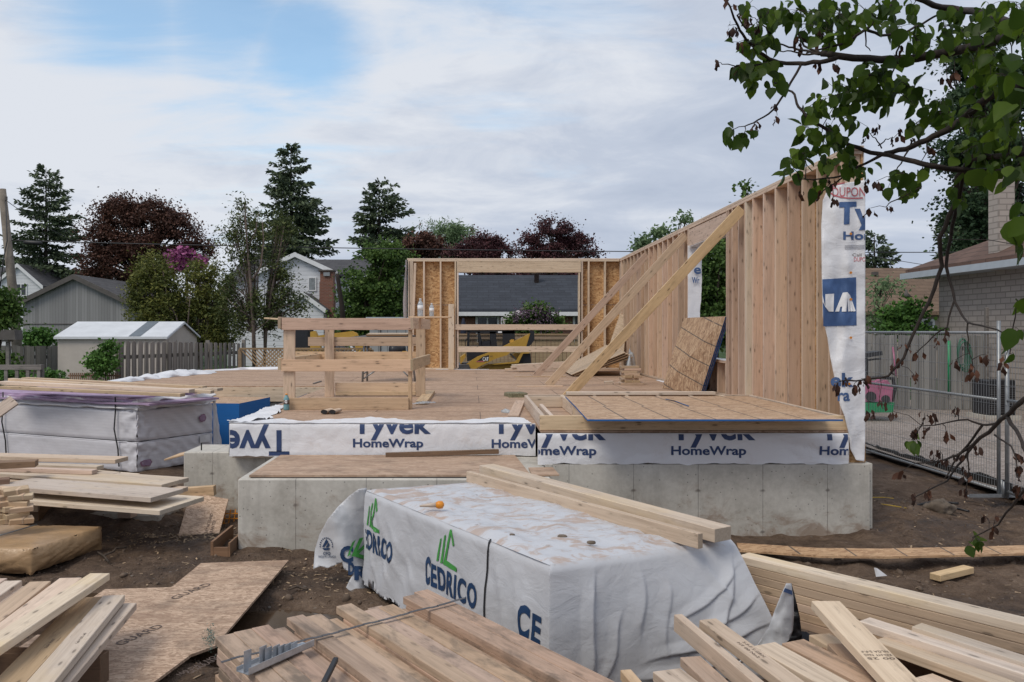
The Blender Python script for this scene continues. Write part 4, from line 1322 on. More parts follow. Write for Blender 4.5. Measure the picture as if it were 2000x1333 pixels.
c = P(988, 809, 9.6)
m = MB().tube([c + Vector((-0.03, 0.05, 0.022)), c + Vector((0, 0.01, 0.03)), c + Vector((0.03, -0.02, 0.022)), c + Vector((0.045, -0.05, 0.022))], [0.028, 0.034, 0.03, 0.014], 9)
for v in m.bm.verts: v.co += Vector((fbm(v.co.x * 60, v.co.y * 60), 0, fbm(v.co.y * 60, v.co.z * 60))) * 0.008
m.build('bottle_body', M['clear'], t)
MB().tube([c + Vector((0.045, -0.05, 0.022)), c + Vector((0.054, -0.066, 0.022))], 0.014, 9).build('cap', M['ink_light'], t)

# folding work table behind the guard
TB = thing('work_table', 'folding work table with a thin grey top behind the stair guard', 'table', (-1.7, 15.5, ZD))
MB().prism([P(681, 659, 15.3), P(795, 659, 15.3), P(812, 655, 16.2), P(715, 655, 16.2)], (0, 0, -0.03)).build('table_top', M['grey_trim'], TB)
MB().prism([P(715, 657.2, 15.5), P(795, 656.8, 15.5), P(806, 654, 16.1), P(722, 654, 16.1)], (0, 0, 0.035)).build('sheet_on_top', M['osb_pile'], TB)
for (xa, ya, xb, yb, Y) in ((712, 661, 708, 748, 15.5), (718, 661, 717, 746, 15.7), (800, 661, 811, 746, 15.6), (796, 661, 800, 742, 16.0)):
    MB().tube([P(xa, ya, Y), Vector((P(xb, yb, Y).x, Y, ZD + 0.002))], 0.022, 6).build('leg', M['galv'], TB)
for (xa, ya, xb, yb, Y) in ((710, 740, 734, 724, 15.5), (708, 732, 728, 718, 15.6), (800, 738, 786, 724, 15.7)):
    MB().tube([P(xa, ya, Y), P(xb, yb, Y)], 0.014, 5).build('leg_brace', M['galv'], TB)

# ------------------------------------------------------------------ wall frame lying flat on the deck with two sheets on it
FZ0 = ZD + 0.002
PF = thing('flat_wall_frame', 'wall frame lying flat at the front right of the floor', 'frame', (2.1, 9.2, ZD))
pm = M['pine']
plank('bottom_plate', (0.655, 7.93, FZ0 + 0.07), (3.63, 7.93, FZ0 + 0.07), 0.04, 0.14, M['guard'], parent=PF)
plank('top_plate', (0.70, 10.52, FZ0 + 0.07), (3.60, 10.52, FZ0 + 0.07), 0.04, 0.14, pm, parent=PF)
for x, mt in ((0.69, pm), (0.775, pm), (1.15, M['pine_pale']), (1.55, pm), (1.96, pm), (2.36, pm), (2.77, pm), (3.18, pm), (3.57, pm)):
    y1 = 9.2 if x == 0.775 else 10.498
    plank('stud', (x, 7.952, FZ0 + 0.07), (x, y1, FZ0 + 0.07), 0.04, 0.138, mt, parent=PF)
plank('blocking', (0.71, 10.3, FZ0 + 0.07), (1.13, 10.3, FZ0 + 0.07), 0.04, 0.13, pm, parent=PF)
plank('strip_board', (1.2, 10.43, FZ0 + 0.165), (3.1, 10.47, FZ0 + 0.165), 0.09, 0.04, M['pine_pale'], label='pale strip of lumber along the back of the flat wall frame', cat='board')


def sheet(name, corners, th, mat, label=None, cat='panel', group=None, up=None):
    """four top corners (0->1 is the local X edge): a flat panel with local axes"""
    c = [Vector(p) for p in corners]
    o_ = sum(c, Vector()) / 4
    x = ((c[1] - c[0]) + (c[2] - c[3])).normalized()
    n = x.cross((c[3] - c[0])).normalized()
    if n.z < 0: n = -n
    y = n.cross(x)
    mw = Matrix((x, y, n)).transposed().to_4x4(); mw.translation = o_
    inv = mw.inverted()
    m = MB()
    m.prism([inv @ p for p in c], (0, 0, -th))
    o = m.build(name, mat, None, False, mw)
    return tag(o, label, cat, group)


zt = FZ0 + 0.158
sheet('strand_board_sheet', [(1.045, 7.42, zt), (3.36, 7.42, zt), (3.42, 8.72, zt), (1.10, 8.72, zt)], 0.016, M['osb_sheet'], 'blue edged strand board sheet overhanging the front of the flat frame', group='panels on the flat frame')
sheet('strand_board_sheet', [(1.10, 8.724, zt), (3.42, 8.724, zt), (3.38, 10.05, zt), (1.145, 10.05, zt)], 0.016, M['osb_sheet'], 'strand board sheet at the rear of the flat frame beside the right wall', group='panels on the flat frame')
m = MB().tube([P(1300, 781, 10.0 * 0.955), P(1318, 786, 9.25), P(1345, 795, 8.65)], 0.008, 5)
o = m.build('blue_strip', M['ink_light'])
for v in o.data.vertices: v.co.z = zt + 0.004 + (0.008 if v.index % 2 else 0)
tag(o, 'narrow blue curved strip lying on the rear strand board sheet', 'strip')

# leaning half sheets at the window opening
for k in range(3):
    d = 0.020 * k
    q = [P(1293, 758, 13.75), P(1368, 770, 12.45), P(1417, 619, 11.85), P(1336, 622, 14.0)]
    for i, p in enumerate(q):
        if i < 2: p.z = ZD + 0.004
        p += Vector((d + 0.006 * k, 0, 0.0))
        if i > 1: p.z += 0.004 * k
    tx = (q[3] - q[0])
    o = sheet('leaning_sheet', [q[0], q[3], q[2], q[1]], 0.017, M['osb_lean'],
              ['front strand board panel leaning at the window, its lined face showing', 'middle blue edged panel of those leaning at the window opening', 'rear blue edged panel resting on the window sill behind others'][k], 'panel', 'panels leaning at the window')

# pile of panels tilted in the back right corner
for k in range(5):
    dz = -0.026 * k
    j = 0.03 * ((k * 7) % 3 - 1)
    q = [Vector((2.12 + j + 0.02 * k, 17.25 + j, 1.03 + dz * 0.2)), Vector((3.28 + j + 0.03 * k, 17.35, 1.50 + dz)), Vector((3.22 + j, 19.5 + j, 1.62 + dz)), Vector((2.14 + j, 19.5, 1.04 + dz * 0.2))]
    sheet('tilted_sheet', q, 0.016, M['osb_pile'], ['topmost', 'second', 'third', 'fourth', 'lowest'][k] + ' grey tan panel of the tilted pile in the far right corner', 'panel', 'tilted panels in the corner')
sheet('narrow_sheet', [P(1190, 674, 19.6), P(1218, 690, 19.4), P(1226, 612, 20.2), P(1212, 610, 20.3)], 0.016, M['osb_pile'], 'narrow tan panel leaning upright in the far right corner', 'panel')
crumple('plastic_sheet', [(3.25, 17.0, ZD), (3.42, 17.6, ZD), (3.5, 18.6, ZD)], 0.16, 0.62, 4.0, 'clear_film', None, 'crumpled clear plastic sheet hanging behind the tilted panels', 'plastic sheet')
crumple('wrap_scrap', [(3.5, 13.9, ZD), (3.62, 14.8, ZD), (3.6, 16.0, ZD)], 0.06, 0.04, 6.0, 'tyvek', None, 'white wrap scrap along the foot of the right wall', 'wrap scrap')
# cut-off blocks
bx, by = 2.84, 14.7
k = 0
for lay, (n, ax, l) in enumerate(((3, 0, 0.42), (2, 1, 0.36), (2, 0, 0.30), (2, 1, 0.33), (2, 0, 0.27), (1, 0, 0.28), (1, 0, 0.30), (1, 0, 0.32))):
    for i in range(n):
        off = (i - (n - 1) / 2) * 0.15
        z = ZD + 0.021 + 0.042 * lay
        jx = 0.03 * math.sin(lay * 2.3 + i)
        a, b = (((bx - l / 2 + jx, by + off, z), (bx + l / 2 + jx, by + off + 0.02, z)) if ax == 0 else ((bx + off + jx, by - l / 2, z), (bx + off, by + l / 2, z)))
        word = ['lowest', 'second', 'third', 'fourth', 'fifth', 'sixth', 'seventh', 'topmost'][lay]
        nm = '' if n == 1 else [' front', ' middle', ' back'][i] if (n == 3 and ax == 0) else [' front', ' back'][i] if ax == 0 else [' left', ' right'][i]
        plank('cutoff_block', a, b, 0.14, 0.04, M['guard'] if lay % 2 else M['stud'], label=f'{word}{nm} block in the small crisscross stack of lumber cutoffs', cat='wood block', group='stacked lumber cutoffs')
plank('cutoff_block', P(1181, 749, 14.9), P(1198, 748, 14.9), 0.14, 0.07, M['pine_pale'], label='pale cutoff block on the floor left of the crisscross stack', cat='wood block')
plank('cutoff_block', P(1198, 751, 14.7), P(1212, 750, 14.7), 0.14, 0.05, M['stud'], label='tan cutoff block touching the left side of the crisscross stack', cat='wood block')
# lumber lying inside the door opening
plank('floor_board', P(1010, 719, 19.0), P(1112, 712, 19.2), 0.04, 0.15, M['pine'], label='wide board on edge lying inside the far door opening', cat='board', group='boards inside the door opening')
plank('floor_board', P(1000, 714, 19.5), P(1140, 706, 19.8), 0.12, 0.04, M['pine_pale'], label='pale board lying behind the edge board in the far doorway', cat='board', group='boards inside the door opening')
plank('floor_board', P(986, 722, 19.3), P(1060, 720, 19.3), 0.14, 0.04, M['pine'], label='lower flat board end sticking out left in the far doorway', cat='board', group='boards inside the door opening')
plank('floor_board', P(999, 717.5, 19.25), P(1040, 716.5, 19.4), 0.12, 0.04, M['pine_pale'], label='small pale board lying on the flat board in the far doorway', cat='board', group='boards inside the door opening')

# porch plywood on the concrete block
sheet('plywood_sheet', [(-1.97, 7.24, 0.676), (0.52, 7.27, 0.676), (0.44, 8.44, 0.674), (-1.97, 8.44, 0.674)], 0.018, M['ply'], 'muddy plywood sheet lying on the concrete porch block', 'panel')
MB().lohi((-1.96, 7.245, 0.651), (0.50, 7.29, 0.657)).build('x', M['membrane']).name = 'black_strip'  # thin black line along the front, just below the plywood
tag(bpy.data.objects['black_strip'], 'thin black strip under the front edge of the porch plywood', 'strip')
sheet('plywood_scrap', [(0.535, 7.3, 0.668), (0.78, 7.32, 0.668), (0.76, 7.72, 0.668), (0.53, 7.7, 0.668)], 0.014, M['ply'], 'small plywood scrap at the corner of the concrete porch block', 'panel')
plank('brown_stick', P(753, 889, 8.3), P(974, 882, 8.4), 0.04, 0.045, M['brown'], label='long brown stick lying against the foot of the wrap', cat='stick')
# ------------------------------------------------------------------ big wrapped lumber bundle in the foreground
TA, TBq, TC, TD = Vector((-0.807, 6.23, 0.75)), Vector((0.405, 4.235, 0.75)), Vector((1.497, 4.76, 0.75)), Vector((0.33, 6.70, 0.75))
TP = thing('wrapped_lumber_bundle', 'large lumber bundle under a muddy white printed tarp in the foreground', 'lumber bundle', (0.4, 5.5, 0))
LU = (TBq - TA).xy.length
ldir = Vector(((TBq - TA).x, (TBq - TA).y, 0)).normalized()
lnor = Vector((-ldir.y, ldir.x, 0))
if lnor.dot(Vector((-1, -1, 0))) < 0: lnor = -lnor
edir = (TC - TBq); EU = edir.xy.length; edir = Vector((edir.x, edir.y, 0)).normalized()
enor = Vector((edir.y, -edir.x, 0))
if enor.y > 0: enor = -enor


def crease(u, v, lst):
    # sharp folds of stiff sheet: each a ridge along a line that fades out at its ends
    s_ = 0.0
    for (u0, v0, u1, v1, w_, a_) in lst:
        dx, dy = u1 - u0, v1 - v0
        L_ = math.hypot(dx, dy)
        t_ = ((u - u0) * dx + (v - v0) * dy) / (L_ * L_)
        dist_ = ((u - u0) * dy - (v - v0) * dx) / L_ + 0.012 * math.sin(t_ * 7 + u0 * 9)
        if -0.1 < t_ < 1.1:
            f_ = max(0.0, min(1.0, min(t_ + 0.1, 1.1 - t_) * 3))
            k_ = dist_ / (w_ * 0.6)
            s_ += a_ * f_ * (max(0.0, 1 - k_ / 1.6) if k_ > 0 else max(0.0, 1 + k_ / 0.35))
    return s_


cr_ = random.Random(4)
ENDC = [(0.25, 0.72, 0.20, 0.05, 0.07, 0.022), (0.55, 0.70, 0.50, 0.30, 0.10, 0.012), (1.20, 0.74, 0.80, 0.12, 0.07, 0.018), (1.18, 0.62, 0.70, 0.35, 0.05, 0.014), (1.20, 0.45, 0.85, 0.30, 0.05, 0.014),
        (1.20, 0.30, 0.55, 0.18, 0.06, 0.018), (1.10, 0.15, 0.45, 0.08, 0.06, 0.016), (0.95, 0.72, 1.05, 0.40, 0.05, 0.010), (0.40, 0.45, 0.30, 0.10, 0.06, 0.012), (0.70, 0.6, 0.62, 0.2, 0.08, 0.008)]
SIDEC = [(0.05, 0.70, 0.55, 0.10, 0.05, 0.020), (0.15, 0.72, 0.75, 0.12, 0.05, 0.016), (0.32, 0.70, 0.95, 0.15, 0.05, 0.014), (0.02, 0.50, 0.30, 0.08, 0.04, 0.02), (0.60, 0.68, 0.98, 0.30, 0.04, 0.008),
         (1.85, 0.72, 1.98, 0.10, 0.04, 0.018), (2.02, 0.72, 2.12, 0.05, 0.05, 0.016), (1.30, 0.65, 1.68, 0.60, 0.03, 0.006), (0.0, 0.66, 1.7, 0.64, 0.02, 0.005)]


def corner_mix(p, dist, v):
    k = max(0.0, 1 - dist / 0.12) ** 2
    drop = 0.75 - v
    e = 0.03 * max(0.0, 1 - drop / 0.05) ** 2
    c = Vector((TBq.x, TBq.y, v)) + (lnor + enor) * (0.016 + 0.03 * drop - e)
    return p.lerp(c, k)


def side_fn(u, v):
    """left face: u along from the far corner, v = height"""
    p = TA + ldir * u
    drop = 0.75 - v
    fold = 0.014 * math.sin(u * 21 + drop * 9 + 2.5 * fbm(u * 1.2, drop, 5, 2)) * min(1, drop * 2.2) * (0.25 + 0.75 * max(0, 1 - abs(u - 0.65) / 0.75))
    fold += 0.018 * math.exp(-((u - 2.10 - 0.08 * drop) / 0.05) ** 2) * min(1, drop * 3)
    d = 0.012 + 0.014 * fbm(u * 2.5, v * 2.5, 1.5, 4) + fold + 0.03 * drop
    rg = 1 - abs(2.4 * fbm(u * 2.3 + drop * 1.2, v * 1.6, 9.5, 3))
    d += 0.6 * crease(u, v, SIDEC) * min(1, drop * 5)
    edge = max(0.0, 1 - drop / 0.05)
    d -= 0.03 * edge * edge
    return corner_mix(Vector((p.x, p.y, v)) + lnor * d, LU - u, v)


def end_fn(u, v):
    """front end face, flaring out towards the bottom right"""
    p = TBq + edir * u
    drop = 0.75 - v
    t = u / EU
    flare = (0.02 + 0.24 * t ** 1.5 * min(1, drop / 0.7) ** 1.2)
    bul = 0.05 * math.sin(math.pi * min(1, drop / 0.8)) * (0.4 + t)
    d = flare + bul + 0.008 * fbm(u * 2.2, v * 2.2, 8.2, 5)
    d += 0.004 * math.exp(-((u - 0.24 - 0.07 * math.sin(v * 7)) / 0.035) ** 2) * min(1, drop * 4)
    rg = 1 - abs(2.2 * fbm(u * 1.9 + 3, v * 1.5, 2.5, 3)); rg2 = 1 - abs(2.4 * fbm(u * 4.2, v * 3.1, 6.5, 3))
    d += crease(u, v, ENDC) * min(1, drop * 5)
    cr = (u - 0.75) * 0.75 + (v - 0.45) * 0.9
    d += 0.006 * math.sin(cr * 26 + 3 * fbm(u * 2, v * 2, 3, 2)) * t ** 2 * min(1, drop * 2.5)
    side = 0.15 * t ** 3 * min(1.3, drop / 0.6)
    edge = max(0.0, 1 - drop / 0.05)
    d -= 0.03 * edge * edge
    q = p + enor * d + edir * side
    return corner_mix(Vector((q.x, q.y, v)), u, v)


def top_fn(u, v):
    """u along the long side 0..1, v across 0..1"""
    a = TA.lerp(TBq, u); b = TD.lerp(TC, u)
    p = a.lerp(b, v)
    e = min(u, 1 - u, v, 1 - v)
    p.z = 0.75 + (0.028 * fbm(p.x * 2.6, p.y * 2.6, 4.0, 5) + 0.010 * fbm(p.x * 9, p.y * 9, 2.0, 4) + 0.015) * min(1, e / 0.08) - 0.012 * max(0, 1 - e / 0.03)
    return p


bmt = grid_bm(0, 1, 0, 1, 110, 64)
for v in bmt.verts: v.co = top_fn(v.co.x, v.co.y)
b2 = grid_bm(0, LU, 0.02, 0.742, 100, 36)
for v in b2.verts:
    zb = v.co.y
    if v.co.y < 0.021: zb = 0.03 + 0.10 * max(0, 1 - v.co.x / 0.7) + 0.02 * fbm(v.co.x * 6, 0, 0, 3)
    v.co = side_fn(v.co.x, zb)
b3 = grid_bm(0, EU, 0.0, 0.742, 150, 90)
for v in b3.verts:
    zb = v.co.y
    if zb < 0.001: zb = 0.10 * (v.co.x / EU) ** 2 + 0.02 * fbm(v.co.x * 6, 3, 0, 3)
    v.co = end_fn(v.co.x, zb)


def join(bms):
    out = bmesh.new()
    for b in bms:
        me = bpy.data.meshes.new('tmp'); b.to_mesh(me); b.free()
        out.from_mesh(me); bpy.data.meshes.remove(me)
    return out


# far sides of the tarp, seen only from elsewhere
b4 = poly_bm([(0, 0), (1, 0), (1, 1), (0, 1)])
for v, p in zip(b4.verts, (TD + Vector((0, 0, -0.7)), TA + Vector((0, 0, -0.6)), TA + Vector((0, 0, -0.01)), TD + Vector((0, 0, -0.01)))): v.co = p
b5 = poly_bm([(0, 0), (1, 0), (1, 1), (0, 1)])
for v, p in zip(b5.verts, (TC + Vector((0.1, 0, -0.7)), TD + Vector((0.05, 0, -0.7)), TD + Vector((0, 0, -0.01)), TC + Vector((0, 0, -0.01)))): v.co = p
bmj = join([bmt, b2, b3, b4, b5])
bmesh.ops.remove_doubles(bmj, verts=bmj.verts[:], dist=0.002)
bmesh.ops.recalc_face_normals(bmj, faces=bmj.faces[:])
me = bpy.data.meshes.new('tarp'); bmj.to_mesh(me); bmj.free()
tarp = link('tarp', me, M['tarp'], TP, True)
MB().prism([TA + Vector((0.05, -0.02, -0.68)), TBq + Vector((0, 0.06, -0.68)), TC + Vector((-0.05, 0.04, -0.68)), TD + Vector((-0.02, -0.06, -0.68))], (0, 0, 0.62)).build('lumber_core', M['beam'], TP)
# strap round the bundle
us = 1.755
m = MB()
pts = [side_fn(us, z) + lnor * 0.006 for z in np.linspace(0.05, 0.73, 14)]
pts.append(top_fn(us / LU, 0.004) + Vector((0, 0, 0.008)))
for a, b in zip(pts[:-1], pts[1:]):
    m.face([a - ldir * 0.008, a + ldir * 0.008, b + ldir * 0.008, b - ldir * 0.008])
m.build('strap', M['black'], TP)


def face_print(bm, mat, u0, z0, parent=tarp, off=0.005, step=0.03, u_lo=0.015, u_hi=None):
    for v in bm.verts: v.co = Vector((v.co.x + u0, v.co.y + z0, 0))
    clip(bm, Vector((u_lo, 0, 0)), Vector((-1, 0, 0)))
    clip(bm, Vector((u_hi or LU - 0.01, 0, 0)), Vector((1, 0, 0)))
    if not len(bm.faces):
        bm.free(); return
    map_bm(bm, 'printed_lettering', mat, lambda u, v: side_fn(u, v) + lnor * off, parent, step)


LOGO = [[(0.215, 0.315), (0.232, 0.325), (0.205, 0.175), (0.182, 0.170)], [(0.262, 0.345), (0.280, 0.357), (0.250, 0.172), (0.226, 0.166)],
        [(0.322, 0.395), (0.338, 0.400), (0.292, 0.205), (0.425, 0.158), (0.42, 0.185), (0.256, 0.165)], [(0.322, 0.395), (0.338, 0.400), (0.385, 0.315), (0.366, 0.300)]]
LOGO[2] = [(0.322, 0.395), (0.340, 0.392), (0.290, 0.200), (0.425, 0.185), (0.425, 0.158), (0.255, 0.166)]


def slab_text(w, h):
    """bold condensed slab letters: a large first capital and small capitals after it"""
    big = text_bm('C', w * 0.145, h, 0.045)
    small = text_bm('EDRICO', w * 0.83, h * 0.86, 0.036, 1.12)
    ser = []
    for v in small.verts: v.co.x += w * 0.17
    for v in big.verts: v.co.y *= 1.0
    b = join([big, small])
    return b


for u_start in (-0.125, 0.99, 2.088):
    face_print(slab_text(0.665, 0.165), M['ink_deep'], u_start, 0.318, u_lo=0.04, u_hi=2.272)
    if u_start < 2: face_print(poly_bm(*LOGO), M['ink_green'], u_start, 0.318, u_lo=0.04, u_hi=LU - 0.02)

# billowing loose flap at the far left corner
out = [(716, 953), (700, 956), (683, 968), (660, 990), (640, 1015), (624, 1045), (615, 1075), (612, 1112), (626, 1106), (640, 1110), (655, 1104), (668, 1098), (672, 1112), (684, 1117), (690, 1122),
       (682, 1135), (676, 1148), (690, 1160), (706, 1157), (722, 1160), (729, 1152), (724, 1168), (735, 1181), (752, 1177), (762, 1180), (757, 1140), (741, 1085), (728, 1040), (718, 995)]


def billowY(px, py):
    t = (px - 612) / 150.0
    return 6.42 - 0.27 * math.sin(math.pi * min(1, max(0, (px - 605) / 115.0))) * 0.6 - 0.28 * max(0, t - 0.35) + 0.04 * math.sin(px / 14.0 - py / 35.0) + 0.025 * fbm(px / 45, py / 60, 6, 3) - 0.1 * max(0, (py - 1100) / 80.0)


flap = map_bm(poly_bm(out), 'loose_flap', M['tarp_plain'], lambda u, v: P(u, v, billowY(u, v)), TP, 5, True, 0.003)


def fl_shape(name, polys, mat, off=0.012): px_shape(name, polys, mat, flap, billowY, off, 6)


GRN = M['ink_green']
fl_shape('printed_lettering', [[(688, 1060), (695, 1054), (684, 1080), (686, 1083), (678, 1088)], [(702, 1052), (710, 1050), (694, 1086), (686, 1088)], [(716, 1060), (722, 1062), (701, 1082), (717, 1087), (719, 1095), (688, 1086)]], GRN)
for body, x0, x1, yb, cap in (('C', 664, 690, 1097, 30), ('D', 680, 692, 1122, 24), ('R', 692, 722, 1132, 26), ('C', 724, 740, 1156, 24), ('O', 739, 752, 1164, 22)):
    px_text(body, x0, x1, yb, cap, M['ink_deep'], flap, billowY, 0.05, None, 0.012, 6)
rg = [[(637 + r * math.cos(t), 1065 + r * 1.15 * math.sin(t)) for t in [k * math.pi / 10 for k in range(20)]] for r in (7.5,)]
fl_shape('printed_emblem', [[(637, 1053), (641, 1058), (633, 1069), (629, 1069)], [(641, 1060), (644, 1064), (640, 1070), (636, 1070)], [(629, 1071), (645, 1071), (641, 1075), (633, 1075)]], M['ink_deep'])
for k in range(13):
    a = math.pi * (0.95 + 1.1 * k / 12)
    x, y = 637 + 12 * math.cos(a), 1066 + 15 * math.sin(a)
    fl_shape('printed_dot', [[(x - 1, y - 1.2), (x + 1, y - 1.2), (x + 1, y + 1.2), (x - 1, y + 1.2)]], M['ink_deep'])
px_text('CIFQ', 631, 645, 1084, 6, M['ink_deep'], flap, billowY, 0.02, None, 0.012, 6)
px_text('MADE IN CANADA', 622, 656, 1090, 5, M['ink_deep'], flap, billowY, 0.0, None, 0.012, 6)
fl_shape('printed_emblem', [[(764, 1168), (768, 1166), (769, 1176), (762, 1176)]], M['ink_deep'])

# gathered ear of tarp with dark lining at the near right corner
c0 = Vector((1.60, 4.60, 0.0))


def ear(px, py):
    return 4.36 - 0.04 * math.sin((px - 1500) / 17.0) + 0.02 * fbm(px / 20, py / 45, 3, 3)


earo = [(1440, 1296), (1478, 1262), (1502, 1225), (1514, 1190), (1524, 1166), (1536, 1140), (1545, 1140), (1549, 1165), (1550, 1200), (1548, 1232), (1541, 1250), (1522, 1268), (1504, 1288)]
map_bm(poly_bm(earo), 'gathered_ear', M['tarp_plain'], lambda u, v: P(u, v, ear(u, v)), TP, 5, True, 0.004)
px_shape('printed_band', [[(1533, 1149), (1547, 1154), (1548, 1163), (1530, 1156)]], M['ink_light'], TP, ear, 0.012, 6)
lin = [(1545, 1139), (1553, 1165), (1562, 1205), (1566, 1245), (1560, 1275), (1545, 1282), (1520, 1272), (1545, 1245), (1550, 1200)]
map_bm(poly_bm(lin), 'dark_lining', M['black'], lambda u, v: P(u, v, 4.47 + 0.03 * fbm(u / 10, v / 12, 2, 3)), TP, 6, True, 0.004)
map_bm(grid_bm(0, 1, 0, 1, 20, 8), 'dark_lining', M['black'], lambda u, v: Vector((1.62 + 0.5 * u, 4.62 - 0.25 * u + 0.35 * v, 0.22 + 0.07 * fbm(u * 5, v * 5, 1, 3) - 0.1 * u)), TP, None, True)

# a lump of dried mud, a nozzle and two boards on the tarp
t = thing('caulk_nozzle', 'small pale nozzle with an orange cap lying on the muddy tarp', 'nozzle', P(855, 1002, 5.35))
pz = P(861, 1001, 5.42); pz.z = 0.80
MB().tube([pz + Vector((-0.14, 0.0, -0.008)), pz + Vector((-0.03, 0.0, 0.0))], [0.006, 0.017], 10).build('nozzle_tip', M['pine_pale'], t)
MB().tube([pz + Vector((-0.032, 0, 0.0)), pz + Vector((-0.015, 0, 0)), pz + Vector((0.012, 0, 0)), pz + Vector((0.022, 0, 0))], [0.018, 0.026, 0.024, 0.006], 12).build('cap', M['orange'], t, True)
for (px, py, r) in ((1155, 1060, 0.018), (1098, 1048, 0.02), (1000, 1045, 0.012)):
    p = G(px, py, 0.775)
    m = MB(); bmesh.ops.create_icosphere(m.bm, subdivisions=2, radius=r, matrix=Matrix.Translation(p) @ Matrix.Diagonal((1.5, 1, 0.6, 1)))
    for v in m.bm.verts: v.co += Vector((fbm(v.co.x * 70, v.co.y * 70), fbm(v.co.y * 70, v.co.z * 70), 0)) * 0.006
    tag(m.build('mud_lump', M['rock'], None, True), {1155: 'dark mud lump near the front edge of the tarp', 1098: 'brown dried mud lump in the brown stain of the tarp top', 1000: 'tiny mud lump left of the stain on the tarp top'}[px], 'mud lump')
for lab, a, b, w, tt, mt in (('front narrow board on edge lying along the tarp top', P(915, 931, 6.52), P(1368, 1057, 4.50), 0.042, 0.085, 'pine'),
                             ('rear wide double board lying along the tarp top', P(950, 917, 6.63), P(1412, 1044, 4.60), 0.14, 0.078, 'pine_pale')):
    plank('tarp_board', a, b, w, tt, M[mt], label=lab, cat='board', group='boards lying on the tarp')

# ------------------------------------------------------------------ strapped pile of weathered studs
PL = Vector((0.57, -0.82, 0)).normalized()
PA = Vector((0.82, 0.57, 0)).normalized()
PO = G(420, 1245, 0.50); PO.z = 0
OLD = M['old']
rows = [(420, 1244, 458, 1236, .50), (458, 1234, 496, 1227, .50), (496, 1226, 532, 1218, .50), (540, 1228, 566, 1222, .465), (562, 1204, 602, 1200, .515), (602, 1200, 636, 1200, .505),
        (638, 1208, 668, 1208, .465), (657, 1182, 692, 1179, .52), (712, 1194, 744, 1185, .515), (750, 1182, 784, 1178, .515), (788, 1190, 812, 1182, .465), (799, 1166, 828, 1154, .52), (828, 1154, 860, 1144, .52)]
ordw = ['first', 'second', 'third', 'fourth', 'fifth', 'sixth', 'seventh', 'eighth', 'ninth', 'tenth', 'eleventh', 'twelfth', 'thirteenth']
desc = ['leftmost board of the strapped front pile, its outer edge in view', 'second board from the left in the strapped front pile, under the metal bracket', 'third board from the left in the strapped front pile beside a sunken one',
        'sunken board fourth from the left in the strapped front pile', 'raised board fifth from the left in the strapped front pile', 'sixth board from the left, flush with the raised fifth in the pile',
        'sunken board in the middle of the strapped front pile', 'raised board jutting back at the middle of the strapped pile', 'board right of the jutting middle one in the strapped pile', 'fourth board from the right in the strapped front pile',
        'sunken grey stained board third from the right in the pile', 'raised board second from the right in the strapped front pile', 'rightmost board of the strapped pile touching the printed tarp']
tops = []
for i, (xa, ya, xb, yb, zt_) in enumerate(rows):
    a = G(xa, ya, zt_); b = G(xb, yb, zt_)
    mid = (a + b) / 2; mid.z = 0
    oa = 0.046 + 0.0905 * i
    s0 = (mid - PO).dot(PL)
    L = 2.45 - 0.05 * (i % 3)
    th = 0.04
    c = PO + PA * oa + PL * s0
    z = zt_ - th / 2
    jit = PA * 0.004 * math.sin(i * 2.1)
    plank('weathered_board', c + Vector((0, 0, z)), c + PL * L + jit + Vector((0, 0, z - 0.004)), 0.0885, th, OLD, label=desc[i], cat='board', group='strapped weathered boards')
    tops.append((c, s0, zt_))
for i in range(13):
    c = PO + PA * (0.046 + 0.0905 * i) + PL * (0.03 + 0.05 * math.sin(i * 1.9) + (0.0 if i not in (3, 6, 10) else 0.12))
    zl = (0.46 if tops[i][2] > 0.48 else 0.424) - 0.0205
    if tops[i][2] > 0.505: zl = tops[i][2] - 0.04 - 0.0205
    plank('weathered_board', c + Vector((0, 0, zl)), c + PL * 2.4 + Vector((0, 0, zl)), 0.0885, 0.039, OLD, label=f'lower layer board under the {ordw[i]} board from the left of the strapped pile', cat='board', group='strapped weathered boards')
for k in range(6):
    z = 0.40 - 0.05 * k
    c = PO + PA * 0.045 + PL * (0.02 + 0.03 * math.sin(k * 2.0))
    plank('weathered_board', c + Vector((0, 0, z)), c + PL * 2.4 + Vector((0, 0, z)), 0.089, 0.046, OLD, label=f"{['top', 'second', 'third', 'fourth', 'fifth', 'lowest'][k]} board down the left side of the strapped pile under its corner", cat='board', group='strapped weathered boards')
m = MB()
m.prism([PO + PA * 0.10 + PL * 0.06, PO + PA * 1.15 + PL * 0.06, PO + PA * 1.15 + PL * 2.4, PO + PA * 0.10 + PL * 2.4], (0, 0, 0.375))
tag(m.build('lumber_stack_core', OLD), 'inner boards of the strapped front pile seen between its loose top boards', 'lumber stack')
# steel strap over the pile
a = G(432, 1298, 0.515); b = G(908, 1173, 0.53)
m = MB(); n = 30
prev = None
for k in range(n + 1):
    p = a.lerp(b, k / n) + Vector((0, 0, 0.010 + 0.002 * math.sin(k * 0.9)))
    d = PL * 0.009
    cur = (p - d, p + d)
    if prev: m.face([prev[0], prev[1], cur[1], cur[0]])
    prev = cur
o = m.build('steel_strap', M['strap']); md = o.modifiers.new('s', 'SOLIDIFY'); md.thickness = 0.002
tag(o, 'grey steel strap pulled across the weathered front board pile', 'strap')
plank('black_bar', G(632, 1336, 0.535), G(656, 1288, 0.535), 0.022, 0.02, M['black'], label='short black bar lying on the strapped front pile', cat='bar')

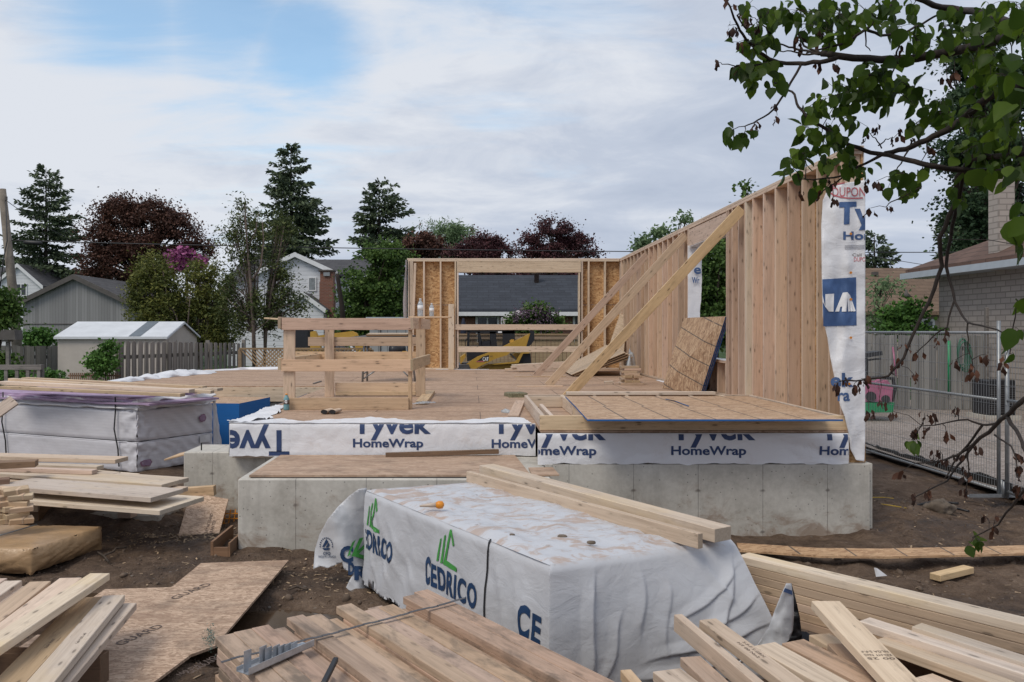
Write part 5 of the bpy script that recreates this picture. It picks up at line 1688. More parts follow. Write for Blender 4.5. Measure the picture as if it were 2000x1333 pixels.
# galvanised joist hanger on the pile
JH = thing('joist_hanger', 'galvanised joist hanger with small tabs lying on the strapped pile', 'metal bracket', G(550, 1290, 0.51))
q0, q1 = G(486, 1320, 0.512), G(614, 1262, 0.512)
jd = (q1 - q0).normalized(); jn = Vector((-jd.y, jd.x, 0))
L = (q1 - q0).length
m = MB()
zv = Vector((0, 0, 1))
m.prism([q0, q1, q1 + jn * 0.075, q0 + jn * 0.075], zv * 0.003)
m.prism([q0, q1, q1 + zv * 0.03, q0 + zv * 0.03], jn * 0.003)
m.build('base_plate', M['bracket'], JH)
m = MB()
e0 = q0 + jn * 0.074
m.prism([e0, e0 + jd * L * 0.82, e0 + jd * L * 0.80 + zv * 0.022, e0 + zv * 0.018], jn * 0.003)
m.build('rear_flange', M['bracket'], JH)
for k, f in enumerate((0.0, 0.22, 0.30, 0.42, 0.5, 0.6, 0.7)):
    b0 = q0 + jd * L * f + jn * 0.03
    h = (0.085, 0.075, 0.06, 0.055, 0.045, 0.04, 0.035)[k]
    m = MB().prism([b0, b0 + jd * 0.05 + jn * 0.012, b0 + jd * 0.054 + jn * 0.014 + zv * h, b0 + jd * 0.002 + zv * h * 1.1], jn * 0.003)
    m.build('tab', M['bracket'], JH)
# dry frayed plant scrap at the pile's left corner
N = 260
pc = G(412, 1272, 0.33)
d = RNG.normal(size=(N, 3)); d[:, 2] = np.abs(d[:, 2])
pos = np.array(pc) + RNG.normal(size=(N, 3)) * np.array([0.016, 0.016, 0.03]) + np.array([0, 0, 0.06])
o = instanced('fibre_tuft', [(0, 0, 0), (0.5, 0.12, 0), (1, 0, 0), (0.5, -0.12, 0)], [(0, 1, 2, 3)], pos, basis(d), RNG.uniform(0.008, 0.02, N), foliage('frayed_green', [(0.02, 0.03, 0.03), (0.10, 0.15, 0.125), (0.22, 0.26, 0.23)]))
tag(o, 'frayed pale green tuft of fibre at the left corner of the strapped pile', 'fibre tuft', None, 'stuff')

# ------------------------------------------------------------------ strand board sheets lying on the mud
mud_sheet_pts = [(-2.19, 6.62), (-1.49, 6.66), (-1.52, 4.85), (-1.62, 4.72), (-1.74, 4.1), (-2.72, 4.05), (-2.68, 5.98), (-2.20, 6.0)]
m = MB()
ctr = Vector((-2.1, 5.3, 0))
m.prism([Vector((x - ctr.x, y - ctr.y, 0.075 + 0.02 * (x + 2.2))) for x, y in mud_sheet_pts], (0, 0, -0.016))
o = m.build('ground_panel', M['osb_old'], None, False, Matrix.Translation(ctr))
tag(o, 'large muddy stepped strand board panel lying on the mud in front', 'panel')


def ground_print(body, px, py, ang, w, h, bold=0.0):
    tb = text_bm(body, w, h, bold)
    c = G(px, py, 0.075); ca, sa = math.cos(ang), math.sin(ang)
    map_bm(tb, 'printed_lettering', M['ink_stamp'], lambda u, v: Vector((c.x + ca * u - sa * v, c.y + sa * u + ca * v, 0.0775 + 0.02 * (c.x + ca * u - sa * v + 2.2))), o)


ground_print('GUARD', 345, 1172, R(66), 0.36, 0.075)
ground_print('GUARD', 238, 1262, R(66), 0.34, 0.075)
ground_print('100 DAY NO SAND', 352, 1325, R(64), 0.42, 0.035, 0.01)
ground_print('GUARANTEE', 372, 1322, R(64), 0.30, 0.035, 0.01)

# ------------------------------------------------------------------ boards at the lower left
LB = 'loose boards at the lower left'
low = [((235, 1179), (265, 1178), (100, 1345), .33, .10, 'pine_pale', 'lowest pale board at the right side of the lower left board pile'),
       ((206, 1165), (239, 1161), (62, 1345), .385, .125, 'pine_pale', 'grey white stamped board beside the lowest one in the lower left pile'),
       ((160, 1166), (194, 1167), (0, 1345), .375, .15, 'beam', 'pinkish board under the crossing board of the lower left pile'),
       ((175, 1125), (215, 1115), (-40, 1268), .50, .12, 'pine_pale', 'crossing board with a black knot on top of the lower left pile'),
       ((118, 1136), (158, 1122), (-60, 1275), .475, .13, 'pine', 'yellowish board behind the knotted crossing board at the lower left'),
       ((56, 1141), (101, 1131), (-90, 1262), .47, .12, 'beam', 'grey brown board left of the yellowish one at the lower left'),
       ((36, 1146), (45, 1145), (-70, 1222), .44, .04, 'pine', 'narrow board edge between two wider boards at the lower left'),
       ((14, 1136), (38, 1133), (-60, 1190), .47, .10, 'pine_pale', 'short visible board near the left frame edge above the narrow one'),
       ((-14, 1132), (10, 1128), (-90, 1180), .47, .10, 'stud', 'leftmost board tip of the lower left pile at the frame edge')]
for (a0, a1, f0, z, w, mt, lab) in low:
    a = (G(*a0, z) + G(*a1, z)) / 2
    b = G(f0[0], f0[1], z)
    d = (b - a).normalized()
    plank('loose_board', a + Vector((0, 0, -0.02)), a + d * 2.3 + Vector((0, 0, -0.05)), w, 0.042, M[mt], label=lab, cat='board', group=LB)
plank('support_block', (-3.2, 4.45, 0.12), (-1.95, 4.35, 0.12), 0.09, 0.24, M['brown'], label='dark timber bearer under the lower left board pile', cat='timber')
plank('support_block', (-3.3, 4.62, 0.31), (-2.3, 4.58, 0.31), 0.08, 0.09, M['stud'], label='short crosspiece between the layers of the lower left board pile', cat='timber')

# ------------------------------------------------------------------ kraft wrapped bundle at the left
KZ = 0.22
K = [G(-70, 1062, KZ), G(68, 1068, KZ), G(198, 1026, KZ), G(-20, 1022, KZ)]
K = [G(-160, 1070, KZ), G(62, 1071, KZ), G(199, 1027, KZ), G(-110, 1022, KZ)]


def kraft_top(u, v):
    p = K[0].lerp(K[1], u).lerp(K[3].lerp(K[2], u), v)
    p.z = KZ + 0.008 * fbm(p.x * 4, p.y * 4, 2, 4) - 0.008 * max(0, 1 - min(u, v, 1 - u, 1 - v) / 0.02)
    return p


def kraft_side(i, j, sd):
    a, b = K[i], K[j]
    n = Vector(((b - a).y, -(b - a).x, 0)).normalized()

    def fn(u, v):
        p = a.lerp(b, u)
        drop = 1 - v
        d = 0.018 * abs(math.sin(u * (11 if sd else 5) + drop * 5 + 3 * fbm(u * 2, drop * 2, sd, 2))) * drop + 0.012 * abs(fbm(u * 9, v * 6, sd, 4)) * drop
        env = drop * (1 - drop) * 4
        p = p + n * (0.03 * env + d - 0.06 * drop ** 3) * min(1.0, min(u, 1 - u) / 0.10)
        p.z = KZ - 0.008 - drop * (KZ - 0.01)
        return p
    return fn


b1 = grid_bm(0, 1, 0, 1, 50, 30)
for v in b1.verts: v.co = kraft_top(v.co.x, v.co.y)
bs = [b1]
for i, j, sd in ((0, 1, 0), (1, 2, 1), (2, 3, 2), (3, 0, 3)):
    b = grid_bm(0, 1, 0, 1, 70, 20)
    f = kraft_side(i, j, sd)
    for v in b.verts: v.co = f(v.co.x, v.co.y)
    bs.append(b)
bmj = join(bs)
bmesh.ops.remove_doubles(bmj, verts=bmj.verts[:], dist=0.012)
bmesh.ops.recalc_face_normals(bmj, faces=bmj.faces[:])
KB = thing('paper_wrapped_bundle', 'low flat bundle wrapped in shiny brown kraft paper at the left', 'bundle', (-3.7, 7.0, 0))
me = bpy.data.meshes.new('paper_wrap'); bmj.to_mesh(me); bmj.free()
link('paper_wrap', me, M['kraft'], KB, True)
a, b = G(-20, 1052, KZ + 0.012), G(72, 1025, KZ + 0.012)
MB().tube([a, a.lerp(b, 0.5), b], 0.006, 5).build('strap', M['galv'], KB)

# ------------------------------------------------------------------ stacked boards in front of the foam bundles
LF = 'long boards stacked on the left'
Z1 = 0.47


def px_board(name, a, b, z, w, t, mt, lab, zb=None, cat='board', group=LF):
    pa = G(a[0], a[1], z); pb = G(b[0], b[1], z if zb is None else zb)
    plank(name, pa, pb, w, t, M[mt], label=lab, cat=cat, group=group)


px_board('wide_board', (28, 945), (327, 968), 0.50, 0.43, 0.042, 'pine_pale', 'front wide pale board of the upper pair on the left stack')
px_board('wide_board', (5, 921), (343, 944), 0.495, 0.40, 0.042, 'pine_pale', 'rear wide pale board of the upper pair on the left stack')
px_board('wide_board', (62, 966), (357, 988), 0.40, 0.62, 0.042, 'pine_pale', 'wide pale board jutting farthest right at the bottom of the left stack')
px_board('wide_board', (-130, 930), (358, 958), 0.44, 0.16, 0.042, 'pine', 'narrow board tucked behind the lowest wide board of the left stack')
px_board('long_board', (-250, 885), (238, 899), 0.56, 0.24, 0.045, 'pine', 'broad flat board behind the split board of the left stack')
px_board('long_board', (-240, 900), (196, 914), 0.555, 0.12, 0.042, 'pine', 'board with a split end in the middle of the left stack')
px_board('long_board', (-200, 909), (185, 922), 0.54, 0.09, 0.042, 'stud', 'narrow board with a sawn end just behind the wide pale boards')
px_board('long_board', (-200, 905), (228, 928), 0.50, 0.12, 0.04, 'pine', 'board end showing right of the split board in the left stack')
px_board('long_board', (40, 912), (264, 931), 0.47, 0.13, 0.04, 'pine_pale', 'short pale board reaching towards the torn foam bundle corner')
plank('bearer', G(60, 985, 0.16), G(420, 958, 0.30), 0.09, 0.10, M['guard'], label='short bearer block sticking out under the left board stack', cat='timber')
plank('bearer', (-4.3, 8.0, 0.16), (-4.2, 9.6, 0.16), 0.14, 0.28, M['brown'], label='dark bearer under the middle of the left board stack', cat='timber')
plank('bearer', (-6.2, 8.0, 0.14), (-6.1, 9.8, 0.14), 0.14, 0.36, M['brown'], label='dark bearer under the left end of the left board stack', cat='timber')
plank('bearer', (-3.42, 8.05, 0.22), (-3.3, 9.0, 0.22), 0.14, 0.22, M['stud'], label='bearer under the right ends of the left board stack', cat='timber')
px_board('dark_plank', (-90, 912), (72, 905), 0.66, 0.16, 0.06, 'brown', 'dark brown plank end sticking out at the left frame edge', group=None)
plank('dark_block', G(-60, 950, 0.52), G(19, 944, 0.52), 0.12, 0.10, M['brown'], label='dark block under the brown plank end at the left edge', cat='wood block')
px_board('wedge_block', (30, 986), (76, 983), 0.28, 0.10, 0.15, 'guard', 'square tan block beside the heap of small wedges', cat='wood block', group=None)
# heap of small wooden wedges
k = 0
for lay in range(6):
    for i in range(5):
        px, py = -14 + 14 * i + (lay % 2) * 5 - 2 * lay * 0, 1004 - 11 * lay
        if px > 44 - 2 * (5 - lay) * 0: continue
        c = G(px, 1004, 0.0); z = 0.12 + 0.055 * lay
        c = P(px, 1016 - 11.5 * lay, 6.95)
        d = Vector((math.cos(0.5 + 0.5 * math.sin(k * 1.7)), math.sin(0.5 + 0.5 * math.sin(k * 1.7)), 0.08 * math.sin(k)))
        lay_w = ['lowest', 'second', 'third', 'fourth', 'fifth', 'topmost'][lay]
        col_w = ['leftmost', 'left of centre', 'middle', 'right of centre', 'rightmost'][i]
        plank('wood_wedge', c - d * 0.10, c + d * 0.09, 0.07, 0.045, M['guard'], up=(0.15 * math.sin(k * 2), -0.3, 1), label=f'{lay_w} row wedge offcut, {col_w} in the heap', cat='wood wedge', group='heap of wedge offcuts')
        k += 1

# offcut panel leaning on the stepped concrete block
q = [P(345, 1057, 7.75), P(420, 1071, 7.6), P(446, 975, 8.35), P(372, 962, 8.5)]
o = sheet('leaning_offcut', [q[0], q[1], q[2], q[3]], 0.014, M['osb_old'], 'small strand board offcut leaning against the stepped concrete block', 'panel')
inv = o.matrix_basis.inverted()
for body, u0, w in (('100 DAY NO SAND', 0.09, 0.42), ('GUARANTEE', 0.15, 0.32)):
    tb = text_bm(body, w, 0.038, 0.0)
    qa = q[1].lerp(q[2], 0.12); ud = (q[2] - q[1]).normalized(); vd = (q[0] - q[1]).normalized()
    off = {0.09: 0.125, 0.15: 0.07}[u0]
    nn = ud.cross(vd).normalized()
    if nn.y > 0: nn = -nn
    map_bm(tb, 'printed_lettering', M['ink_stamp'], lambda u, v: qa + ud * u + vd * (off - 0.0 + v) * 1.0 + nn * 0.003, o)
# small tray and orange mesh at the block's foot
m = MB().lohi((-2.21, 7.02, 0.0), (-2.085, 7.60, 0.02)).lohi((-2.235, 7.0, 0.0), (-2.212, 7.6, 0.15)).lohi((-2.21, 7.0, 0.0), (-2.085, 7.02, 0.10)).lohi((-2.083, 7.0, 0.0), (-2.068, 7.6, 0.14))
tag(m.build('wooden_tray', M['brown']), 'open brown wooden tray at the left foot of the porch block', 'tray')
m = MB()
for k in range(6):
    m.tube([(-2.52 + 0.05 * k, 8.3, -0.02), (-2.50 + 0.05 * k, 8.32, 0.14)], 0.006, 4)
for z in (0.0, 0.05, 0.1):
    m.tube([(-2.55, 8.3, z), (-2.24, 8.31, z)], 0.006, 4)
tag(m.build('plastic_mesh', M['orange']), 'scrap of orange plastic mesh behind the leaning offcut', 'mesh scrap')

# ------------------------------------------------------------------ foam board bundles
FA = Vector((-4.58, 11.2, 0)); fx = Vector((-2.51, 1.1, 0)).normalized(); fy = Vector((0.67, 1.1, 0)).normalized()


def foam_block(name, z0, z1, seed, label, lx=3.3, ly=1.3, tears=()):
    t = thing(name, label, 'foam bundle', FA + fx * 1.2 + fy * 0.6 + Vector((0, 0, z0)), 'wrapped foam board bundles')
    faces = []

    def w(p, n, u, v, hh):
        edge = min(v, 1 - v)
        corner = math.exp(-(u / 0.28) ** 2)
        d = 0.006 * fbm(p.x * 3, p.y * 3, p.z * 5 + seed, 3)
        d += corner * 0.022 * fbm(p.x * 11 + seed, p.y * 11, p.z * 13, 4)
        d += 0.012 * math.sin((u * 24 + v * 5) + 4 * fbm(u * 5, v * 3, seed, 2)) * corner
        d -= 0.014 * max(0, 1 - edge / 0.07) ** 2
        return p + n * d
    b1 = grid_bm(0, lx, 0, 1, 110, 16)
    n1 = Vector((fx.y, -fx.x, 0));
    if n1.y > 0: n1 = -n1
    for v in b1.verts:
        u, vv = v.co.x, v.co.y
        p = FA + fx * u + Vector((0, 0, z0 + (z1 - z0) * vv))
        v.co = w(p, n1, u, vv, 0)
    b2 = grid_bm(0, ly, 0, 1, 50, 16)
    n2 = Vector((fy.y, -fy.x, 0))
    if n2.x < 0: n2 = -n2
    for v in b2.verts:
        u, vv = v.co.x, v.co.y
        p = FA + fy * u + Vector((0, 0, z0 + (z1 - z0) * vv))
        q_ = w(p, n2, u, vv, 0)
        q_ += n2 * 0.010 * math.sin(u * 30 + vv * 14 + 3 * fbm(u * 3, vv * 3, seed + 2, 2)) * 0.7
        v.co = q_
    b3 = poly_bm([(0, 0), (1, 0), (1, 1), (0, 1)])
    for v, p in zip(b3.verts, (FA, FA + fx * lx, FA + fx * lx + fy * ly, FA + fy * ly)): v.co = p + Vector((0, 0, z1 - 0.01))
    b4 = poly_bm([(0, 0), (1, 0), (1, 1), (0, 1)])
    for v, p in zip(b4.verts, (FA + fx * lx, FA + fx * lx + fy * ly, FA + fx * lx + fy * ly, FA + fx * lx)): v.co = p + Vector((0, 0, z0 if v.index < 2 else z1))
    b5 = poly_bm([(0, 0), (1, 0), (1, 1), (0, 1)])
    for k_, (v, p) in enumerate(zip(b5.verts, (FA + fy * ly, FA + fx * lx + fy * ly, FA + fx * lx + fy * ly, FA + fy * ly))): v.co = p + Vector((0, 0, z0 if k_ < 2 else z1))
    b4.free()
    bm = join([b1, b2, b3, b5])
    bmesh.ops.remove_doubles(bm, verts=bm.verts[:], dist=0.006)
    me = bpy.data.meshes.new('plastic_wrap'); bm.to_mesh(me); bm.free()
    link('plastic_wrap', me, M['foam_wrap'], t, True)
    return t, n1, n2


def foam_tear(t, n, c, du, rx, rz):
    m = MB()
    pts = []
    for k in range(22):
        a = 2 * math.pi * k / 22
        r = 1 + 0.3 * fbm(math.cos(a) * 2, math.sin(a) * 2, c.x, 3)
        pts.append(c + du * rx * r * math.cos(a) + Vector((0, 0, rz * r * math.sin(a))) + n * 0.022)
    m.face(pts)
    m.build('torn_hole', M['lilac_dark'], t)
    m = MB()
    for k in range(4):
        zz = c.z - rz * 0.5 + k * rz * 0.33
        w_ = rx * (0.75 - 0.12 * abs(k - 1.5))
        m.prism([c - du * w_ + n * 0.023 + Vector((0, 0, zz - c.z)), c + du * w_ + n * 0.023 + Vector((0, 0, zz - c.z)), c + du * w_ + n * 0.023 + Vector((0, 0, zz - c.z + rz * 0.16)), c - du * w_ + n * 0.023 + Vector((0, 0, zz - c.z + rz * 0.16))], n * 0.004)
    m.build('foam_edge', M['lilac'], t)


t1, n1, n2 = foam_block('foam_board_bundle', 0.02, 0.425, 1.0, 'lower white wrapped foam board bundle with a torn corner')
foam_tear(t1, n2, FA + fy * 0.13 + Vector((0, 0, 0.13)), fy, 0.10, 0.05)
MB().prism([FA + fy * 1.05 + n2 * 0.02 + Vector((0, 0, 0.30)), FA + fy * 1.24 + n2 * 0.02 + Vector((0, 0, 0.30)), FA + fy * 1.24 + n2 * 0.02 + Vector((0, 0, 0.41)), FA + fy * 1.05 + n2 * 0.02 + Vector((0, 0, 0.41))], n2 * 0.003).build('paper_label', M['paper'], t1)
t2, n1, n2 = foam_block('foam_board_bundle', 0.435, 0.86, 5.0, 'upper white wrapped foam board bundle under the torn film')
foam_tear(t2, n2, FA + fy * 1.10 + Vector((0, 0, 0.66)), fy, 0.07, 0.06)
# rumpled open film on top with lilac sheets
b1 = grid_bm(-0.03, 3.3, 0, 1, 120, 12)
top0 = 0.868


def film(u, v):
    p = FA + fx * u
    z = top0 + 0.13 * v
    d = 0.028 * fbm(u * 3, v * 3, 2, 4) + 0.02 * math.sin(v * 9 + 3 * fbm(u * 1.5, v, 1, 2)) - 0.05 * v
    return p + n1 * (d + 0.015) + Vector((0, 0, z + 0.02 * fbm(u * 2, 0, 7, 3) * v))


for v in b1.verts: v.co = film(v.co.x, v.co.y)
b2 = grid_bm(-0.02, 1.32, 0, 1, 60, 12)


def film2(u, v):
    p = FA + fy * u
    d = 0.04 * fbm(u * 4, v * 4, 5, 4) + 0.03 * math.sin(v * 10 + 4 * fbm(u * 2, v, 3, 2)) + 0.03 * math.sin(math.pi * v)
    return p + n2 * d + Vector((0, 0, top0 + 0.15 * v + 0.02 * fbm(u * 4, 1, 7, 3)))


for v in b2.verts: v.co = film2(v.co.x, v.co.y)
bm = join([b1, b2]); bmesh.ops.recalc_face_normals(bm, faces=bm.faces[:])
me = bpy.data.meshes.new('torn_film'); bm.to_mesh(me); bm.free()
tag(link('torn_film', me, M['film'], None, True), 'rumpled torn white film round the top of the foam bundles', 'plastic film')
# film trailing off the back right corner
fc = FA + fy * 1.3
map_bm(grid_bm(0, 1, 0, 1, 30, 20), 'hanging_film', M['film'], lambda u, v: fc + n2 * (0.02 + 0.20 * u * (1 - v) + 0.02 * fbm(u * 4, v * 4, 3, 3)) + fy * (0.03 * u) + Vector((0, 0, 0.05 + 0.90 * v)), None, None, True)
tag(bpy.data.objects['hanging_film'], 'grey film hanging down the back right corner of the foam bundles', 'plastic film')
for k, (lab, du, zz) in enumerate((('lowest lilac foam sheet on top of the white bundles', 0.0, 0.955), ('middle lilac foam sheet on top of the white bundles', 0.14, 0.985), ('topmost lilac foam sheet under the long boards', 0.05, 1.015))):
    o_ = FA + fx * (-0.28 + du + 0.25 * k) + fy * 0.05 * k + n1 * 0.06 * (1 - k * 0.3) + Vector((0, 0, zz))
    m = MB()
    bmv = grid_bm(0, 3.3, 0, 1.2, 30, 6)
    map_bm(bmv, 'foam_sheet', M['lilac'], lambda u, v: o_ + fx * u + fy * v + Vector((0, 0, 0.012 * fbm(u * 1.6, v, k * 3, 3))), None, None, False, 0.025)
    oo = [x for x in bpy.data.objects if x.name.startswith('foam_sheet')][-1]
    tag(oo, lab, 'foam sheet', 'lilac foam sheets')
for uu, lab in ((0.36, 'black strap hanging down the front of the foam bundles near the corner'), (2.62, 'black strap hanging on the foam bundles at the left frame edge')):
    p0 = FA + fx * uu
    o = MB().tube([p0 + n1 * 0.04 + Vector((0, 0, 1.04)), p0 + n1 * 0.035 + Vector((0, 0, 0.86)), p0 + n1 * 0.05 + fx * 0.01 + Vector((0, 0, 0.6)), p0 + n1 * 0.03 + fx * -0.04 + Vector((0, 0, 0.32)), p0 + n1 * 0.03 + fx * -0.06 + Vector((0, 0, 0.08))], 0.010, 6).build('black_strap', M['black'])
    tag(o, lab, 'strap')
# long boards on top of the foam
TBD = [((20, 742), (415, 766), 11.6, .045, .10, 'pine', 'rearmost long board on top of the foam bundles'), ((48, 740), (400, 757), 12.4, .04, .14, 'guard', 'slightly bowed long board at the back of the foam bundle top'),
       ((5, 748), (375, 764), 11.5, .05, .14, 'pine', 'front upper long board on top of the foam bundles'), ((5, 757), (357, 772), 11.35, .045, .12, 'guard', 'front lower long board lying right on the lilac foam'),
       ((200, 760), (430, 761), 12.2, .04, .14, 'pine', 'short board reaching right from the foam bundle top')]
for (a, b, Y, t_, w, mt, lab) in TBD:
    plank('long_board', P(a[0], a[1], Y + 0.35), P(b[0], b[1], Y - 0.35), w, t_, M[mt], label=lab, cat='board', group='boards on the foam bundles')
plank('leaning_board', P(-40, 830, 10.7), P(28, 782, 11.0), 0.16, 0.04, M['pine'], up=(0.3, -1, 0.5), label='slanting board end leaning on the foam bundles at the left edge', cat='board')
plank('leaning_board', P(336, 893, 9.7), P(400, 876, 9.3), 0.22, 0.02, M['guard'], up=(0.2, -0.4, 1), label='thin board poking up behind the stepped concrete block', cat='board')

# ------------------------------------------------------------------ lift of blue edged strand board behind the foam
c0 = Vector((-3.12, 11.0, 0))
mw = Matrix.Translation((-4.13, 13.5, 0.0)) @ Matrix.Rotation(R(-8), 4, 'Z')
o = MB().lohi((-0.9, -0.55, 0.03), (0.55, 0.72, 0.81)).build('panel_lift', osb('lift_osb', [(0.27, 0.165, 0.10), (0.42, 0.28, 0.18), (0.54, 0.38, 0.26)], 1.0, None, (0.006, 0.14, 0.46), 0.1), None, False, mw)
tag(o, 'tall lift of strand board panels with painted blue edges left of the floor', 'panel stack')

# ------------------------------------------------------------------ long timber stack and loose studs at the lower right
A0 = G(1452, 1082, 0.60); A1 = G(2050, 1224, 0.60)
td = (A1 - A0).normalized()
A1 = A0 + td * 3.6
for k in range(7):
    z = 0.60 - 0.0235 - 0.047 * k
    s = td * (0.03 * math.sin(k * 2.2))
    plank('long_timber', Vector((A0.x, A0.y, z)) + s, Vector((A1.x, A1.y, z)) + s, 0.12, 0.045, M['pine_pale'] if k == 0 else M['beam'], label=f"{['topmost pale', 'second', 'third', 'fourth', 'fifth', 'sixth', 'lowest'][k]} long timber in the straight stack at the lower right", cat='timber', group='long timbers at the lower right')
for f in (0.25, 0.75):
    c = A0.lerp(A1, f)
    plank('bearer', Vector((c.x - 0.22, c.y - 0.22, 0.13)), Vector((c.x + 0.2, c.y + 0.2, 0.13)), 0.14, 0.28, M['brown'], label='bearer under the far end of the long timber stack' if f < .5 else 'bearer under the near end of the long timber stack', cat='timber')
RL = 'loose studs at the lower right'
loose = [((1743, 1174), (2010, 1240), .52, .50, .09, .05, 'pine', 'loose stud lying against the long timber stack at the right edge'),
         ((1688, 1218), (2010, 1322), .47, .46, .10, .045, 'pine_pale', 'second loose stud from the long timbers with a tapered end'),
         ((1790, 1229), (2010, 1300), .49, .48, .09, .045, 'pine_pale', 'knotty short visible stud near the right frame edge'),
         ((1718, 1256), (2010, 1360), .43, .43, .10, .045, 'pine', 'loose stud with a slanted tip below the tapered one'),
         ((1612, 1182), (1790, 1370), .56, .46, .145, .045, 'pine', 'wide stamped board lying across the loose studs at lower right'),
         ((1548, 1262), (1760, 1370), .42, .40, .14, .05, 'old', 'rough brown stained board beneath the crossing stamped board'),
         ((1491, 1267), (1640, 1350), .44, .42, .14, .045, 'pine', 'wide board left of the rough brown stained one at lower right'),
         ((1382, 1218), (1560, 1350), .50, .46, .095, .045, 'pine', 'stamped stud resting against the plain end of the tarp'),
         ((1324, 1216), (1480, 1350), .49, .46, .045, .085, 'pine', 'narrow stud on edge leaning by the plain end of the tarp'),
         ((1348, 1292), (1420, 1360), .42, .42, .10, .045, 'beam', 'short board end below the narrow stud on edge'),
         ((1222, 1318), (1262, 1365), .46, .46, .05, .045, 'guard', 'small board tip at the bottom frame edge beside the tarp'),
         ((1302, 1318), (1380, 1380), .40, .40, .14, .045, 'pine', 'board corner at the bottom edge left of the short board end'),
         ((1640, 1265), (1700, 1330), .40, .38, .12, .04, 'beam', 'short offcut hidden among the loose studs under the crossing board'),
         ((1600, 1246), (1690, 1300), .36, .36, .12, .04, 'guard', 'dark little board behind the rough brown stained board'),
         ((1800, 1330), (2010, 1420), .38, .38, .14, .045, 'pine', 'lowest wide board at the bottom right frame corner')]
for (a, b, za, zb, w, t_, mt, lab) in loose:
    pa, pb = G(a[0], a[1], za), G(b[0], b[1], zb)
    d = (pb - pa); pb = pa + d.normalized() * max(d.length, 1.25)
    plank('loose_stud', pa, pb, w, t_, M[mt], label=lab, cat='stud', group=RL)
plank('bearer', (0.75, 3.62, 0.16), (2.4, 3.42, 0.16), 0.14, 0.40, M['brown'], label='dark timber bearer under the loose studs at lower right', cat='timber')
plank('bearer', (1.75, 4.05, 0.15), (2.7, 3.95, 0.15), 0.14, 0.42, M['brown'], label='dark timber bearer under the studs by the long timber stack', cat='timber')


def stamp(objlabel, body, f, w, h, rot=False):
    o = [x for x in bpy.data.objects if x.get('label') == objlabel][0]
    zs = max(v.co.z for v in o.data.vertices)
    for line, bd in enumerate(body):
        tb = text_bm(bd, w, h, 0.0)
        for v in tb.verts: v.co = Vector((f + v.co.y + 0.03 * line if rot else f + v.co.x, (-w / 2 + v.co.x) * (-1 if rot else 1) if rot else 0.012 - 0.028 * line + v.co.y, 0))
        if rot: bmesh.ops.reverse_faces(tb, faces=tb.faces[:])
        map_bm(tb, 'grade_stamp', M['ink_stamp'], lambda u, v: o.matrix_basis @ Vector((u, v, zs + 0.0015)), o)


stamp('wide stamped board lying across the loose studs at lower right', ['NLGA S-P-F', 'KD-HT No2', '00 25'], -0.12, 0.12, 0.018, True)
stamp('stamped stud resting against the plain end of the tarp', ['S-P-F S-GRN', 'HT 00 No2'], -0.35, 0.16, 0.016)
stamp('grey white stamped board beside the lowest one in the lower left pile', ['SPF 2376 MPS'], -0.55, 0.14, 0.014)
stamp('pinkish board under the crossing board of the lower left pile', ['2376 MPS'], -0.5, 0.12, 0.014)

# strip of strand board, offcut and litter on the mud at the right
m = MB()
c = Vector((3.6, 6.8, 0.10))
mw = Matrix.Translation(c)
path = [(2.35, 7.22, 0.02), (2.90, 6.80, 0.085), (3.4, 6.72, 0.10), (4.4, 6.80, 0.10), (5.6, 6.93, 0.10)]
bm = m.bm
rowsv = []
for (x, y, z) in path:
    rowsv.append([bm.verts.new(Vector((x, y, z)) - c + Vector(d)) for d in ((0, 0, 0), (0.05, 0.21, 0.01), (0.05, 0.21, -0.008), (0, 0, -0.018))])
for r0, r1 in zip(rowsv[:-1], rowsv[1:]):
    for k in range(4):
        bm.faces.new((r0[k], r0[(k + 1) % 4], r1[(k + 1) % 4], r1[k]))
bm.faces.new(rowsv[0]); bm.faces.new(rowsv[-1][::-1])
tag(m.build('strand_board_strip', M['osb_strip'], None, False, mw), 'long narrow strand board strip lying on the mud at the right', 'panel strip')
plank('stud_offcut', G(1826, 1128, 0.03), G(1892, 1112, 0.03), 0.085, 0.05, M['guard'], label='short chewed stud offcut on the mud below the strip', cat='board')
m = MB().face([G(1707, 1109, 0.09), G(1713, 1110, 0.10), G(1733, 1125, 0.04), G(1711, 1127, 0.04)])
o = m.build('paper_scrap', M['paper']); md = o.modifiers.new('s', 'SOLIDIFY'); md.thickness = 0.002
tag(o, 'white paper scrap on the mud under the strand board strip', 'paper')
for lab, pts in (('bent yellow twine by the foundation corner', [(1694, 967), (1702, 974), (1706, 972), (1724, 972), (1745, 974)]), ('second strand of yellow twine lower on the mud', [(1712, 984), (1735, 987), (1771, 993)])):
    tag(MB().tube([G(x, y, ground_h(*G(x, y, 0.04).xy) + 0.02) for x, y in pts], 0.006, 5).build('twine', M['twine']), lab, 'twine')
m = MB(); p = G(1836, 1000, 0.02)
bmesh.ops.create_icosphere(m.bm, subdivisions=4, radius=0.11, matrix=Matrix.Translation(p + Vector((0, 0, 0.05))) @ Matrix.Diagonal((1.25, 1, 0.85, 1)))
for v in m.bm.verts: v.co += (v.co - p) * 0.5 * fbm(v.co.x * 6, v.co.y * 6, v.co.z * 6, 4)
tag(m.build('boulder', M['rock'], None, True), 'fist shaped brown stone lying on the mud inside the fence', 'stone')
for lab, a, b in (('black rod left of the brown stone', (1788, 988), (1828, 979)), ('black rod right of the brown stone', (1852, 990), (1892, 999)), ('short black rod behind the brown stone', (1846, 982), (1872, 984))):
    tag(MB().tube([G(*a, 0.03), G(*b, 0.04)], 0.014, 6).build('black_rod', M['black']), lab, 'rod')
